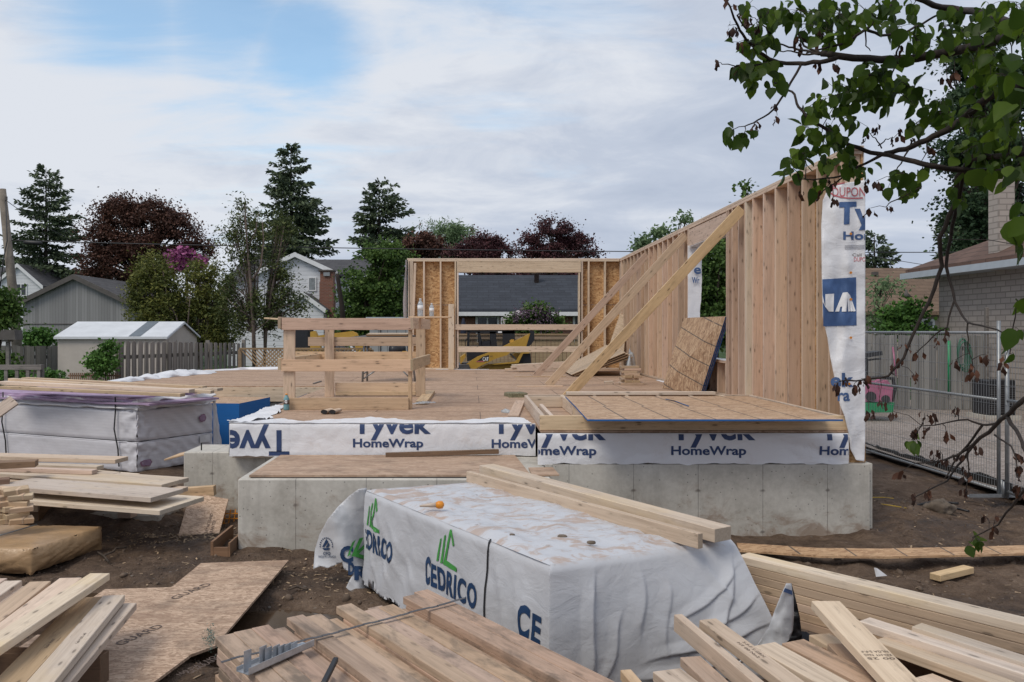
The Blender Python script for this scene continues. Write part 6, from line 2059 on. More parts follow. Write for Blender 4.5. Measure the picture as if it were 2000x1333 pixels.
for lab, pts in (('forked dry root lying on the mud at the left', [(190, 1078), (205, 1088), (212, 1098)]), ('thin pale root on the mud at the left', [(203, 1085), (222, 1078), (226, 1071), (248, 1069)]), ('broken twig in the puddle mud', [(563, 1152), (580, 1146), (600, 1152)])):
    tag(MB().tube([G(x, y, 0.03) for x, y in pts], 0.009, 5).build('dry_root', M['bark']), lab, 'root')
# ------------------------------------------------------------------ fences
def slab(name, pts, Y, depth, mat, parent=None):
    return MB().prism([P(x, y, Y) for x, y in pts], (0, depth, 0)).build(name, mat, parent)


def board_fence(name, label, a, b, top0, top1, bot, mat, bw=0.14, gap=0.012, group=None, stagger=0.03, posts=3, rail=True, seed=0):
    """vertical boards nailed alternately from a to b"""
    a = Vector(a); b = Vector(b)
    t = thing(name, label, 'fence', (a.x, a.y, bot), group)
    d = (b - a); L = d.length; d.normalize(); n = Vector((-d.y, d.x, 0))
    if n.y > 0: n = -n
    m = MB()
    k = 0; s = 0.0
    ang = math.atan2(d.y, d.x)
    while s + bw < L:
        f = s / L
        zt = top0 + (top1 - top0) * f + 0.012 * math.sin(k * 2.7 + seed)
        c = a + d * (s + bw / 2) + n * (stagger if k % 2 else 0)
        m.box((c.x, c.y, (zt + bot) / 2), (bw, 0.02, zt - bot), Matrix.Rotation(ang, 3, 'Z') @ Matrix.Rotation(0.012 * math.sin(k * 1.3), 3, 'Y'))
        s += bw * (0.86 if stagger > 0.02 else 1.0) + gap; k += 1
    m.build('board_panel', mat, t)
    for k in range(posts):
        c = a + d * L * (k / max(1, posts - 1)) - n * 0.07
        MB().box((c.x, c.y, (top0 + bot) / 2), (0.09, 0.09, top0 - bot)).build('post', mat, t)
    if rail:
        for z in (bot + 0.35, (top0 + top1) / 2 - 0.3):
            c = (a + b) / 2 - n * 0.03
            MB().box((c.x, c.y, z), (L, 0.035, 0.09), Matrix.Rotation(ang, 3, 'Z')).build('fence_rail', mat, t)
    return t


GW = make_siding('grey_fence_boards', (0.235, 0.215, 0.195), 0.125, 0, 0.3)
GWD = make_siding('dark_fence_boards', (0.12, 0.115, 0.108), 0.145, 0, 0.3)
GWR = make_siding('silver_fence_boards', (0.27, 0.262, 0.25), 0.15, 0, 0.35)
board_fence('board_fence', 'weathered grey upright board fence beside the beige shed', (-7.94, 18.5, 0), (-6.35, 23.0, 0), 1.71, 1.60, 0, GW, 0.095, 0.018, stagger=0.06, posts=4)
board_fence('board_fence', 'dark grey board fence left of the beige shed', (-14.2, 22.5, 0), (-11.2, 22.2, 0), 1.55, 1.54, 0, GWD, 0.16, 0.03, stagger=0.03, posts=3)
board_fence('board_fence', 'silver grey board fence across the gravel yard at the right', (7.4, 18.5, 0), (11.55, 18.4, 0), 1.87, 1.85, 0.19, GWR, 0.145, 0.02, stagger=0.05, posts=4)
TFB = make_siding('tan_fence_boards', (0.36, 0.235, 0.13), 0.12, 0, 0.25)
t = board_fence('board_fence', 'tan board fence behind the loader seen through the doorway', (-1.3, 28.2, 0), (5.4, 28.2, 0), 1.80, 1.80, 0, M['tan_wood'], 0.12, 0.014, stagger=0.0, posts=4)
MB().lohi((-1.3, 28.13, 1.80), (5.4, 28.25, 1.86)).build('cap_rail', M['tan_wood'], t)
MB().lohi((-1.3, 28.14, 1.66), (5.4, 28.185, 1.76)).build('fence_rail', M['tan_wood'], t)
t = thing('lattice_fence', 'tan diagonal lattice fence behind the stair guard', 'fence', (-4.6, 22, 0))
m = MB()
x0, x1, z0, z1, Y = -6.25, -2.7, 0.6, 1.45, 22.0
for sgn in (1, -1):
    s = x0 - 1.0
    while s < x1 + 1.0:
        a = Vector((s, Y + (0.012 if sgn > 0 else 0), z0)); b = a + Vector((sgn * (z1 - z0), 0, z1 - z0))
        if min(a.x, b.x) >= x0 and max(a.x, b.x) <= x1:
            m.box((a + b) / 2, ((b - a).length, 0.008, 0.035), Matrix.Rotation(-sgn * math.pi / 4, 3, 'Y'))
        s += 0.105
m.build('lattice_panel', M['tan_wood'], t)
MB().lohi((x0, Y - 0.02, z1), (x1, Y + 0.03, z1 + 0.05)).build('top_rail', M['tan_wood'], t)
MB().lohi((x0, Y + 0.02, 0), (x1, Y + 0.024, 0.6)).build('lower_panel', M['tan_wood'], t)
for x in (x0, -4.5, x1):
    MB().lohi((x - 0.045, Y + 0.03, 0), (x + 0.045, Y + 0.12, z1)).build('post', M['tan_wood'], t)

# low pale wooden bench at the left edge, picket edging, bird house
t = thing('garden_bench', 'weathered slatted bench back at the left edge before the dark fence', 'bench', (-9.0, 15.0, 0.4))
Yb = 15.0
bx0, bx1 = (-60 - CX) * Yb / F, (80 - CX) * Yb / F
zt = EYE - (713 - CY) * Yb / F; zb = EYE - (760 - CY) * Yb / F
MB().lohi((bx0, Yb, zt - 0.09), (bx1, Yb + 0.05, zt)).build('top_rail', M['grey_wood'], t)
MB().lohi((bx0, Yb, zb - 0.09), (bx1, Yb + 0.05, zb)).build('lower_rail', M['grey_wood'], t)
k = bx0 + 0.03
while k < bx1 - 0.05:
    MB().lohi((k, Yb + 0.01, zb), (k + 0.06, Yb + 0.035, zt - 0.09)).build('slat', M['grey_wood'], t); k += 0.20
for x in (bx0, bx1 - 0.07):
    MB().lohi((x, Yb + 0.052, 0), (x + 0.07, Yb + 0.12, zt)).build('leg', M['grey_wood'], t)
MB().lohi((bx0, Yb + 0.12, zb - 0.15), (bx1, Yb + 0.55, zb - 0.11)).build('seat', M['grey_wood'], t)
t = thing('picket_edging', 'low brown picket edging in front of the beige shed', 'fence', (-9, 18.2, 0))
m = MB(); Yp = 18.2
for k in range(24):
    x = (136 + 4 * k - CX) * Yp / F
    m.lohi((x, Yp, 0), (x + 0.028, Yp + 0.012, 1.02))
m.lohi(((132 - CX) * Yp / F, Yp + 0.012, 0.94), ((236 - CX) * Yp / F, Yp + 0.02, 0.975))
m.build('picket_panel', M['brown'], t)
t = thing('bird_feeder', 'small dark roofed bird feeder on a post at the left edge', 'bird feeder', (-11.3, 20, 0))
MB().prism([P(-6, 664, 20), P(2, 645, 20), P(28, 645, 20), P(30, 664, 20)], (0, 0.35, 0)).build('roof', M['grey_trim'], t)
MB().lohi(P(3, 668, 20.05), P(26, 664, 20.3)).build('tray', M['grey_wood'], t)
q = P(16, 668, 20.17)
MB().lohi((q.x - 0.04, 20.13, 0), (q.x + 0.04, 20.21, q.z)).build('post', M['grey_wood'], t)

# ------------------------------------------------------------------ beige shed
SX0, SX1, SY0, SY1 = -10.62, -7.86, 21.0, 23.4
SH = thing('garden_shed', 'beige metal garden shed with a white striped roof', 'shed', (-9.2, 22.2, 0))
ym = (SY0 + SY1) / 2
MB().prism([(SX1, SY0, 0), (SX1, SY1, 0), (SX1, SY1, 1.80), (SX1, ym, 2.15), (SX1, SY0, 1.80)], (SX0 - SX1, 0, 0)).build('wall', M['shed_beige'], SH)
ov = 0.07
for ya, yb, za in ((SY0 - 0.06, ym, 1.79), (SY1 + 0.06, ym, 1.79)):
    MB().prism([(SX0 - ov, ya, za), (SX1 + ov, ya, za), (SX1 + ov, yb, 2.185), (SX0 - ov, yb, 2.185)], (0, 0, 0.022)).build('roof', M['shed_white'], SH)
MB().prism([(-8.78, SY0 - 0.062, 1.815), (-8.48, SY0 - 0.062, 1.815), (-8.48, ym - 0.03, 2.205), (-8.78, ym - 0.03, 2.205)], (0, 0, 0.006)).build('skylight_strip', M['stripe'], SH)
MB().lohi((SX0 - ov, SY0 - 0.085, 1.745), (SX1 + ov, SY0 - 0.058, 1.80)).build('fascia', M['shed_white'], SH)
for ya, sgn in ((SY0 - 0.06, 1), (SY1 + 0.06, -1)):
    MB().prism([(SX1 + ov, ya, 1.75), (SX1 + ov, ym, 2.145), (SX1 + ov, ym, 2.19), (SX1 + ov, ya, 1.80)], (0.012, 0, 0)).build('barge_trim', M['shed_white'], SH)
MB().lohi((SX1 + 0.002, 21.75, 0.02), (SX1 + 0.02, 22.75, 1.72)).build('door', M['shed_beige'], SH)


# ------------------------------------------------------------------ houses
def window(parent, x0, x1, z0, z1, y, pane='glass', mull=1, fr=0.07):
    f = MB().lohi((x0 - fr, y - 0.05, z0 - fr), (x1 + fr, y - 0.02, z0)).lohi((x0 - fr, y - 0.05, z1), (x1 + fr, y - 0.02, z1 + fr)) \
        .lohi((x0 - fr, y - 0.05, z0), (x0, y - 0.02, z1)).lohi((x1, y - 0.05, z0), (x1 + fr, y - 0.02, z1))
    for k in range(mull):
        xm = x0 + (x1 - x0) * (k + 1) / (mull + 1)
        f.lohi((xm - 0.03, y - 0.048, z0), (xm + 0.03, y - 0.022, z1))
    fo = f.build('window', M['white_paint'], parent)
    MB().lohi((x0, y - 0.03, z0), (x1, y - 0.012, z1)).build('pane', M[pane], fo)
    return fo


def gable_house(name, label, cat, xl, xr, Y, ze, xa, za, depth, wall, roof, trim, over=0.35, z0=0.0, th=0.14):
    t = thing(name, label, cat, ((xl + xr) / 2, Y, z0))
    MB().prism([(xl, Y, z0), (xr, Y, z0), (xr, Y, ze), (xa, Y, za), (xl, Y, ze)], (0, depth, 0)).build('wall', wall, t)
    for x, s in ((xl, -1), (xr, 1)):
        sl = (za - ze) / abs(xa - x)
        xe = x + s * over; zee = ze - sl * over
        MB().prism([(xe, Y - over, zee + 0.02), (xa, Y - over, za + 0.02), (xa, Y - over, za + 0.02 + th), (xe, Y - over, zee + 0.02 + th)], (0, depth + 2 * over, 0)).build('roof', roof, t)
        MB().prism([(xe, Y - over - 0.04, zee - 0.08), (xa, Y - over - 0.04, za - 0.08), (xa, Y - over - 0.04, za + th + 0.03), (xe, Y - over - 0.04, zee + th + 0.03)], (0, 0.036, 0)).build('barge_board', trim, t)
    return t


def W2(px, Y): return (px - CX) * Y / F
def Z2(py, Y): return EYE - (py - CY) * Y / F


Y = 40
GA = gable_house('garage', 'weathered grey board garage with a low gable roof behind the shed', 'garage', W2(45, Y), W2(250, Y), Y, Z2(592, Y), W2(147, Y), Z2(543, Y), 9.0, M['siding_grey'], M['roof_grey'], M['grey_trim'], 0.2)
MB().lohi((W2(45, Y), Y - 0.03, Z2(634, Y)), (W2(250, Y), Y - 0.004, Z2(632.5, Y))).build('trim_band', M['grey_trim'], GA)
Y = 54
WH = gable_house('white_house', 'small white sided house gable at the far left beside the pole', 'house', W2(-12, Y), W2(82, Y), Y, Z2(560, Y), W2(36, Y), Z2(520, Y), 8.0, M['siding_white'], M['roof_grey'], M['white_paint'], 0.15)
window(WH, W2(32, Y), W2(51, Y), Z2(577, Y), Z2(556, Y), Y, 'glass', 1)
MB().prism([(W2(-100, Y), Y + 1, Z2(560, Y)), (W2(-2, Y), Y + 1, Z2(545, Y)), (W2(32, Y), Y + 5, Z2(514, Y)), (W2(-100, Y), Y + 5, Z2(514, Y))], (0, 0.1, 0.12)).build('roof', M['roof_grey_x'], WH)
Y = 44
H2 = gable_house('white_house', 'white sided house with a brick chimney behind the cedars', 'house', W2(505, Y), W2(652, Y), Y, Z2(534, Y), W2(578, Y), Z2(500, Y), 7.0, M['siding_white'], M['roof_grey'], M['white_paint'], 0.25)
window(H2, W2(604, Y), W2(616, Y), Z2(567, Y), Z2(544, Y), Y, 'curtain', 0, 0.06)
MB().prism([(W2(420, Y), Y + 1.5, Z2(548, Y)), (W2(735, Y), Y + 1.5, Z2(534, Y)), (W2(735, Y), Y + 6.0, Z2(493, Y)), (W2(420, Y), Y + 6.0, Z2(493, Y))], (0, 0.1, 0.14)).build('roof', M['roof_grey_x'], H2)
MB().lohi((W2(425, Y), Y + 1.8, 0), (W2(730, Y), Y + 6, Z2(540, Y))).build('wall', M['siding_white'], H2)
ch = MB()
ch.lohi((W2(628, 43.5), 42.9, 0), (W2(655, 43.5), 43.6, Z2(552, 43.5)))
ch.lohi((W2(629, 43.5), 42.95, Z2(552, 43.5)), (W2(654, 43.5), 43.55, Z2(532, 43.5)))
ch = ch.build('chimney', M['brick_red'], H2)
MB().lohi((W2(626, 43.5), 42.85, Z2(532, 43.5)), (W2(656, 43.5), 43.65, Z2(529, 43.5))).build('chimney_cap', M['grey_trim'], ch)
MB().lohi((W2(636, 43.5), 42.86, Z2(541, 43.5)), (W2(648, 43.5), 42.92, Z2(534, 43.5))).build('chimney_pot', M['galv'], ch)
Yp = 42
PR = gable_house('porch_gable', 'lower white gable with grey siding in front of the white house', 'porch', W2(520, Yp), W2(632, Yp), Yp, Z2(606, Yp), W2(592, Yp), Z2(577, Yp), 1.8, M['siding_white'], M['roof_grey'], M['white_paint'], 0.15)
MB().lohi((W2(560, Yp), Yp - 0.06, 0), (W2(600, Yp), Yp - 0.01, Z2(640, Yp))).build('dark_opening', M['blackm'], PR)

# bungalow with the dark roof behind the doorway
Y = 38
BH = thing('bungalow', 'red brick bungalow with a charcoal shingle roof seen through the doorway', 'house', (2, Y, 0))
MB().lohi((-4.5, Y, 0), (9.0, Y + 7.6, Z2(614, Y))).build('wall', M['brick_red'], BH)
ze, zr = Z2(611, Y), Z2(543, 42)
MB().prism([(-5.0, Y - 0.5, ze), (9.4, Y - 0.5, ze), (9.4, 42, zr), (-5.0, 42, zr)], (0, 0.02, 0.14)).build('roof', M['roof_dark'], BH)
MB().prism([(-5.0, 46, ze), (9.4, 46, ze), (9.4, 42.03, zr), (-5.0, 42.03, zr)], (0, 0.02, 0.14)).build('roof', M['roof_dark'], BH)
MB().lohi((-5.0, Y - 0.62, ze - 0.16), (9.4, Y - 0.505, ze + 0.02)).build('gutter', M['white_paint'], BH)
MB().lohi((-5.0, Y - 0.5, ze - 0.19), (9.4, Y, ze - 0.162)).build('soffit', M['grey_trim'], BH)
window(BH, W2(933, Y), W2(971, Y), 1.2, Z2(620.5, Y), Y, 'glass', 1, 0.10)
window(BH, W2(1123, Y), W2(1150, Y), 1.2, Z2(616, Y), Y, 'glass', 0, 0.10)
MB().lathe((W2(1048, 41), 41.0, Z2(549, 41)), [(0.12, -0.1), (0.12, 0.30), (0.24, 0.32), (0.26, 0.46), (0.12, 0.55)], 12).build('roof_vent', M['ink_stamp'], BH)

t = thing('canopy_tent', 'pale canopy tent partly hidden by the lilac bush', 'tent', (2.2, 32.5, 0))
q = [P(979, 621, 32), P(1040, 621, 32), P(1030, 618, 34.5), P(995, 618, 34.5)]
ap = P(1012, 606, 33.2)
m = MB()
for i in range(4): m.face([q[i], q[(i + 1) % 4], ap])
m.build('canopy_top', M['canopy'], t)
MB().prism([P(979, 621, 32), P(991, 621, 32), P(991, 660, 32), P(980, 660, 32)], (0, 0.02, 0)).build('side_curtain', M['canopy'], t)
for px in (979.5, 1040):
    MB().tube([P(px, 621, 32), (P(px, 621, 32).x, 32, 0)], 0.03, 6).build('pole', M['galv'], t)
t = thing('navy_umbrella', 'closed navy garden umbrella at the left side of the doorway', 'umbrella', P(905, 640, 30).xy.to_3d())
p = P(905, 640, 30)
MB().lathe((p.x, 30, 1.2), [(0.10, 0.0), (0.13, 0.2), (0.11, 0.7), (0.10, 0.95), (0.03, 1.22)], 10).build('folded_canopy', M['navy'], t)
MB().tube([(p.x, 30, 0), (p.x, 30, 1.3)], 0.025, 6).build('pole', M['grey_trim'], t)

# grey container behind the guard
t = thing('steel_container', 'low pale grey container with a flat roof left of the rear wall', 'container', (W2(765, 27), 27, 0))
MB().lohi((W2(722, 27), 27, 0), (W2(830, 27), 29.5, Z2(624, 27))).build('wall', M['siding_container'], t)
MB().lohi((W2(716, 27), 26.8, Z2(623.6, 27)), (W2(836, 27), 29.7, Z2(620, 27))).build('roof', M['gutter'], t)
MB().lohi((W2(742, 27), 26.97, 0.1), (W2(744, 27), 26.998, Z2(628, 27))).build('door_seam', M['strap'], t)

# house on the right: pale grey brick with a brown hip roof
RX = 11.8
RH = thing('brick_house', 'pale grey brick house with a brown hip roof at the right edge', 'house', (15, 14, 0))
MB().lohi((RX, 9.0, 0), (20, 20.7, 3.32)).build('wall', M['brick_grey'], RH)
ex, er = RX - 0.55, 3.41
ya, yb = 8.5, 21.25
rz, rx_ = 5.3, 15.2
m = MB()
th = Vector((0, 0, 0.12))
m.prism([(ex, ya, er), (ex, yb, er), (rx_, yb - 4.0, rz), (rx_, ya + 4.0, rz)], th)
m.build('roof', M['roof_brown'], RH)
MB().prism([(ex, yb + 0.005, er), (20.5, yb + 0.005, er), (20.5, yb - 3.99, rz), (rx_, yb - 3.99, rz)], th).build('roof', M['roof_brown'], RH)
MB().lohi((ex - 0.10, ya, er - 0.12), (ex + 0.015, yb + 0.1, er + 0.03)).build('gutter', M['gutter'], RH)
MB().lohi((ex + 0.016, ya, er - 0.11), (RX, yb, er - 0.085)).build('soffit', M['gutter'], RH)
c = MB().lohi((W2(1950, 18), 18, 3.3), (W2(1982, 18), 18.35, Z2(336, 18)), 0, 0).build('chimney', M['brick_grey'], RH)
MB().lohi((W2(1946, 18) - 0.03, 17.96, Z2(336, 18)), (W2(1984, 18) + 0.03, 18.4, Z2(332, 18))).build('chimney_cap', M['grey_trim'], c)
MB().lohi((RX - 0.05, 17.2, 0.3), (RX - 0.004, 17.3, Z2(602, 17.2))).build('downpipe', M['galv'], RH)
MB().tube([(RX - 0.02, 15.8, 3.2), (RX - 0.02, 15.8, 1.6)], 0.012, 5).build('cable_drop', M['cable'], RH)

# brown roofed house farther back on the right
Y = 34
TH = thing('brown_roof_house', 'beige boarded house with a tan brown roof behind the right fence', 'house', (W2(1770, Y), Y, 0))
MB().lohi((W2(1660, Y), Y, 0), (W2(1990, Y), Y + 7, Z2(615, Y))).build('wall', M['siding_tan'], TH)
MB().prism([(W2(1640, Y), Y - 0.5, Z2(616, Y)), (W2(1990, Y), Y - 0.5, Z2(616, Y)), (W2(1990, Y), Y + 4, Z2(530, Y + 4)), (W2(1650, Y), Y + 4, Z2(530, Y + 4))], (0, 0.02, 0.14)).build('roof', M['roof_tan'], TH)
window(TH, W2(1802, Y), W2(1820, Y), Z2(648, Y), Z2(628, Y), Y, 'glass', 0, 0.10)
window(TH, W2(1710, Y), W2(1716, Y), Z2(648, Y), Z2(624, Y), Y, 'curtain', 0, 0.10)
MB().lohi((W2(1708, 37), 37, Z2(538, 37)), (W2(1716, 37), 37.3, Z2(531, 37))).build('roof_vent', M['grey_trim'], TH)
MB().lathe((W2(1770, Y - 0.2), Y - 0.2, Z2(581, Y)), [(0.22, 0), (0.06, 0.18), (0.05, 0.3)], 8).build('roof_vent', M['grey_trim'], TH)

# ------------------------------------------------------------------ utility pole and cables
t = thing('utility_pole', 'leaning weathered wooden utility pole at the left frame edge', 'pole', (W2(42, 26), 26, 0))
MB().tube([P(40, 770, 26), P(24, 560, 26), P(4, 370, 26)], [0.17, 0.14, 0.115], 12).build('pole_shaft', M['pole'], t, True)
MB().box(P(12, 388, 25.85), (0.06, 0.06, 0.12)).build('insulator', M['grey_trim'], t)
MB().tube([P(0, 560, 25.8), P(8, 500, 25.8), P(14, 470, 25.85), P(11, 390, 25.85)], 0.018, 5).build('riser_cable', M['cable'], t)


def cable(label, pts, r=0.013):
    tag(MB().tube([P(*q) for q in pts], r, 5).build('overhead_cable', M['cable']), label, 'cable', 'overhead cables')


def sag(x0, y0, x1, y1, Y0, Y1, s, n=16):
    return [(x0 + (x1 - x0) * k / n, y0 + (y1 - y0) * k / n + s * 4 * (k / n) * (1 - k / n), Y0 + (Y1 - Y0) * k / n) for k in range(n + 1)]


cable('thick overhead cable running right from the utility pole', sag(18, 470, 2080, 492, 26, 30, 9), 0.016)
cable('thin service wire dropping from the top of the pole', sag(12, 392, 160, 478, 26, 45, 6), 0.012)
cable('thin second wire at the right above the brown roof', sag(1690, 498, 2010, 545, 33, 30, 3), 0.012)
tag(MB().tube([P(46, 473, 26.1), P(50, 474, 26.1), P(78, 475.5, 26.1), P(82, 476, 26.1)], [0.03, 0.075, 0.075, 0.03], 10).build('splice_case', M['black'], None, True), 'black splice case hanging on the overhead cable near the pole', 'splice case')

# ------------------------------------------------------------------ compact track loader seen through the doorway
ZP = lambda x, y: (880 + 0.14 * x, 600 + 0.14 * y)
LY = 24.0
LD = thing('track_loader', 'yellow and black compact track loader parked behind the rear doorway', 'loader', P(975, 778, 24.6))


def zslab(name, pts, Y, d, mat, par=LD): return slab(name, [ZP(*p) for p in pts], Y, d, mat, par)


arm = zslab('lift_arm', [(135, 868), (295, 742), (380, 690), (545, 628), (835, 628), (790, 672), (640, 718), (400, 835), (345, 868)], LY, 0.14, M['yellow'])
zslab('lift_arm', [(735, 548), (1112, 368), (1062, 548), (835, 628), (545, 628)], LY + 0.003, 0.13, M['yellow'])
zslab('lift_link', [(560, 795), (905, 762), (985, 632), (1100, 632), (1100, 648), (1012, 652), (950, 782), (610, 806)], LY + 0.06, 0.10, M['yellow'])
zslab('arm_bracket', [(1108, 330), (1166, 330), (1172, 458), (1128, 520), (1095, 548), (1058, 548), (1112, 368)], LY - 0.03, 0.2, M['blackm'])
zslab('engine_cover', [(1012, 652), (1116, 648), (1126, 782), (952, 782)], LY + 0.16, 1.2, M['blackm'])
zslab('chassis', [(395, 862), (520, 800), (900, 790), (1130, 785), (1130, 1180), (240, 1180), (240, 862)], LY + 0.18, 1.25, M['yellow'])
zslab('rear_hood', [(900, 640), (1010, 640), (960, 760), (840, 700)], LY + 0.25, 1.1, M['yellow'])
zslab('hydraulic_cylinder', [(820, 655), (842, 645), (930, 735), (915, 750)], LY + 0.1, 0.06, M['strap'])
zslab('front_attachment', [(135, 700), (205, 655), (215, 690), (150, 790), (135, 790)], LY + 0.4, 1.0, M['yellow'])
zslab('bucket', [(100, 810), (250, 800), (280, 870), (240, 1080), (60, 1080)], LY - 0.15, 1.9, M['strap'])
for dy, nm in ((0.0, 'track'), (1.45, 'track')):
    zslab(nm, [(260, 930), (330, 885), (1000, 880), (1120, 930), (1130, 1080), (1060, 1160), (380, 1180), (270, 1120)], LY - 0.05 + dy, 0.28, M['rubber'])
cab = zslab('cab', [(215, 548), (230, 762), (300, 740), (395, 690), (545, 630), (740, 545)], LY + 0.30, 1.0, M['blackm'])
cab.name = 'cab_lower'
for q in ([(232, 345), (270, 345), (262, 548), (228, 548)], [(372, 345), (405, 345), (440, 470), (430, 548), (392, 548), (385, 450)], [(545, 345), (630, 345), (650, 548), (560, 548), (548, 430)],
          [(725, 338), (895, 330), (900, 455), (740, 548), (722, 548)], [(205, 330), (900, 322), (900, 372), (470, 372), (380, 362), (205, 348)], [(430, 480), (560, 470), (570, 548), (420, 548)]):
    zslab('cab_post', q, LY + 0.28, 0.08, M['blackm'])
    zslab('cab_post', q, LY + 1.20, 0.08, M['blackm'])
zslab('cab_roof', [(205, 322), (900, 316), (900, 330), (205, 340)], LY + 0.28, 1.05, M['blackm'])
zslab('seat', [(560, 380), (640, 380), (640, 545), (480, 545), (480, 500), (550, 490)], LY + 0.6, 0.45, M['rubber'])
m = MB()
for x in range(262, 730, 15):
    m.tube([P(*ZP(x, 350), LY + 0.30), P(*ZP(x, 548), LY + 0.30)], 0.006, 3)
for y in range(360, 548, 18):
    m.tube([P(*ZP(235, y), LY + 0.30), P(*ZP(730, y), LY + 0.30)], 0.006, 3)
m.build('cab_screen', M['blackm'], LD)
m = MB().tube([P(*ZP(205, 548), LY + 0.1), P(*ZP(205, 460), LY + 0.1), P(*ZP(215, 445), LY + 0.1), P(*ZP(240, 445), LY + 0.25)], 0.012, 6)
m.build('grab_handle', M['blackm'], LD)
MB().lohi(P(*ZP(662, 362), LY + 0.26), P(*ZP(715, 338), LY + 0.28)).build('work_light', M['white_print'], LD)
ly = lambda x, y: LY
px_shape('decal', [[ZP(352, 768), ZP(450, 694), ZP(537, 668), ZP(530, 756)]], M['ink_black'], arm, ly, 0.006, None)
px_shape('decal', [[ZP(352, 768), ZP(368, 757), ZP(470, 752), ZP(470, 764)]], M['ink_red'], arm, ly, 0.010, None)
x0_, y0_ = ZP(448, 752); x1_, _ = ZP(530, 752)
px_text('CAT', x0_, x1_, y0_, 7.4, M['white_print'], arm, ly, 0.025, None, 0.012, None)
px_shape('decal', [[ZP(489, 738), ZP(497, 752), ZP(481, 752)]], M['yellow'], arm, ly, 0.016, None)
x0_, y0_ = ZP(550, 696); x1_, _ = ZP(588, 696)
px_text('257', x0_, x1_, y0_, 2.6, M['ink_stamp'], arm, ly, 0.0, None, 0.008, None)
zslab('fuel_cap', [(825, 470), (850, 452), (890, 455), (880, 478), (830, 498)], LY + 0.1, 0.3, M['yellow'])

# yellow excavator partly hidden by the guard
ZQ = lambda x, y: (520 + 0.17 * x, 600 + 0.17 * y)
EX = thing('mini_excavator', 'yellow mini excavator half hidden behind the stair guard', 'excavator', P(640, 780, 26))


def eslab(name, pts, Y, d, mat): return slab(name, [ZQ(*p) for p in pts], Y, d, mat, EX)


eslab('boom', [(505, 285), (560, 275), (585, 330), (622, 460), (640, 640), (590, 700), (500, 640), (505, 400)], 26, 0.25, M['yellow'])
eslab('boom', [(585, 330), (790, 300), (985, 278), (1035, 330), (1000, 350), (790, 348), (600, 372)], 26.05, 0.22, M['yellow'])
eslab('dipper_arm', [(985, 278), (1040, 300), (1145, 500), (1150, 640), (1080, 640), (1020, 455), (980, 350)], 26.08, 0.2, M['yellow'])
eslab('hydraulic_ram', [(960, 452), (980, 445), (1060, 560), (1040, 575)], 25.98, 0.06, M['white_print'])
eslab('bucket', [(870, 540), (910, 480), (960, 490), (1020, 540), (1000, 640), (880, 640)], 25.9, 0.5, M['pole'])
eslab('cab', [(320, 150), (470, 150), (480, 500), (330, 500)], 26.4, 1.0, M['blackm'])
eslab('body', [(300, 500), (640, 500), (660, 760), (280, 760)], 26.3, 1.2, M['yellow'])
for dy in (0, 1.2):
    eslab('track', [(260, 780), (700, 780), (740, 900), (680, 980), (300, 980), (240, 900)], 26.1 + dy, 0.35, M['rubber'])
t = thing('air_compressor', 'dark round compressor tank seen under the work table', 'compressor', P(775, 700, 20))
m = MB().tube([P(762, 684, 20.6), P(764, 684, 20.6), P(788, 684, 20.8), P(792, 684, 20.8)], [0.08, 0.14, 0.14, 0.08], 14)
m.build('tank', M['blackm'], t, True)
MB().lohi((P(758, 0, 20.6).x, 20.5, ZD + 0.05), (P(795, 0, 20.6).x, 20.9, ZD + 0.28)).build('motor_base', M['strap'], t)
MB().lohi((P(786, 0, 20.5).x, 20.45, ZD + 0.30), (P(795, 0, 20.5).x, 20.495, ZD + 0.46)).build('pump_cover', M['yellow'], t)

# ------------------------------------------------------------------ temporary wire fence on the right
def wire_panel(label, y0, y1, X=6.12, foot=True):
    t = thing('wire_fence', label, 'fence', (X, y0, 0.05), 'temporary wire fence panels')
    zb, zt = 0.10, 1.93
    m = MB()
    r = 0.021
    for y in (y0, y1): m.tube([(X, y, 0.03), (X, y, zt + (0.14 if y == y0 else 0.02))], r, 8)
    for z in (zb, 1.15, zt): m.tube([(X, y0 + 0.02, z), (X, y1 - 0.02, z)], r * 0.85, 8)
    m.build('frame', M['galv'], t, True)
    m = MB()
    y = y0 + 0.05
    while y < y1 - 0.03:
        m.tube([(X - 0.016, y, zb), (X - 0.016, y, zt)], 0.0026, 3, False); y += 0.05
    z = zb + 0.12
    while z < zt:
        m.tube([(X - 0.021, y0, z), (X - 0.021, y1, z)], 0.0026, 3, False); z += 0.22
    m.build('wire_mesh', M['galv'], t)
    return t


WP1 = wire_panel('temporary wire fence panel between the house corner and the steel post', 9.52, 12.95)
wire_panel('nearer wire fence panel running out of frame at the right', 6.6, 9.42, 6.15)
wire_panel('farther wire fence panel behind the wrapped end of the stud wall', 13.02, 16.4)
for lab, y in (('steel fence foot under the double post at the right', 9.47), ('steel fence foot beside the foundation corner', 12.9)):
    m = MB().lohi((5.72, y - 0.05, 0.035), (6.55, y + 0.05, 0.045)).lohi((5.72, y - 0.05, 0.045), (6.55, y - 0.042, 0.075))
    for dx in (-0.05, 0.05): m.tube([(6.13 + dx * 0.4, y + dx, 0.045), (6.13 + dx * 0.4, y + dx, 0.22)], 0.015, 6)
    m.build('foot', M['galv'], WP1)
# black silt barrier along the edge of the gravel
bm = grid_bm(9.3, 15.0, 0, 1, 70, 4)
o = map_bm(bm, 'silt_barrier', M['rubber'], lambda u, v: Vector((6.42 + 0.08 * fbm(u * 1.4, 0.2, 1, 3) + 0.10 * v * fbm(u * 3, 4, 2, 3), u, -0.03 + (0.17 + 0.07 * fbm(u * 2, 1, 3, 3)) * v)), None, None, True, 0.01)
tag(o, 'sagging black silt barrier along the edge of the gravel yard', 'barrier')

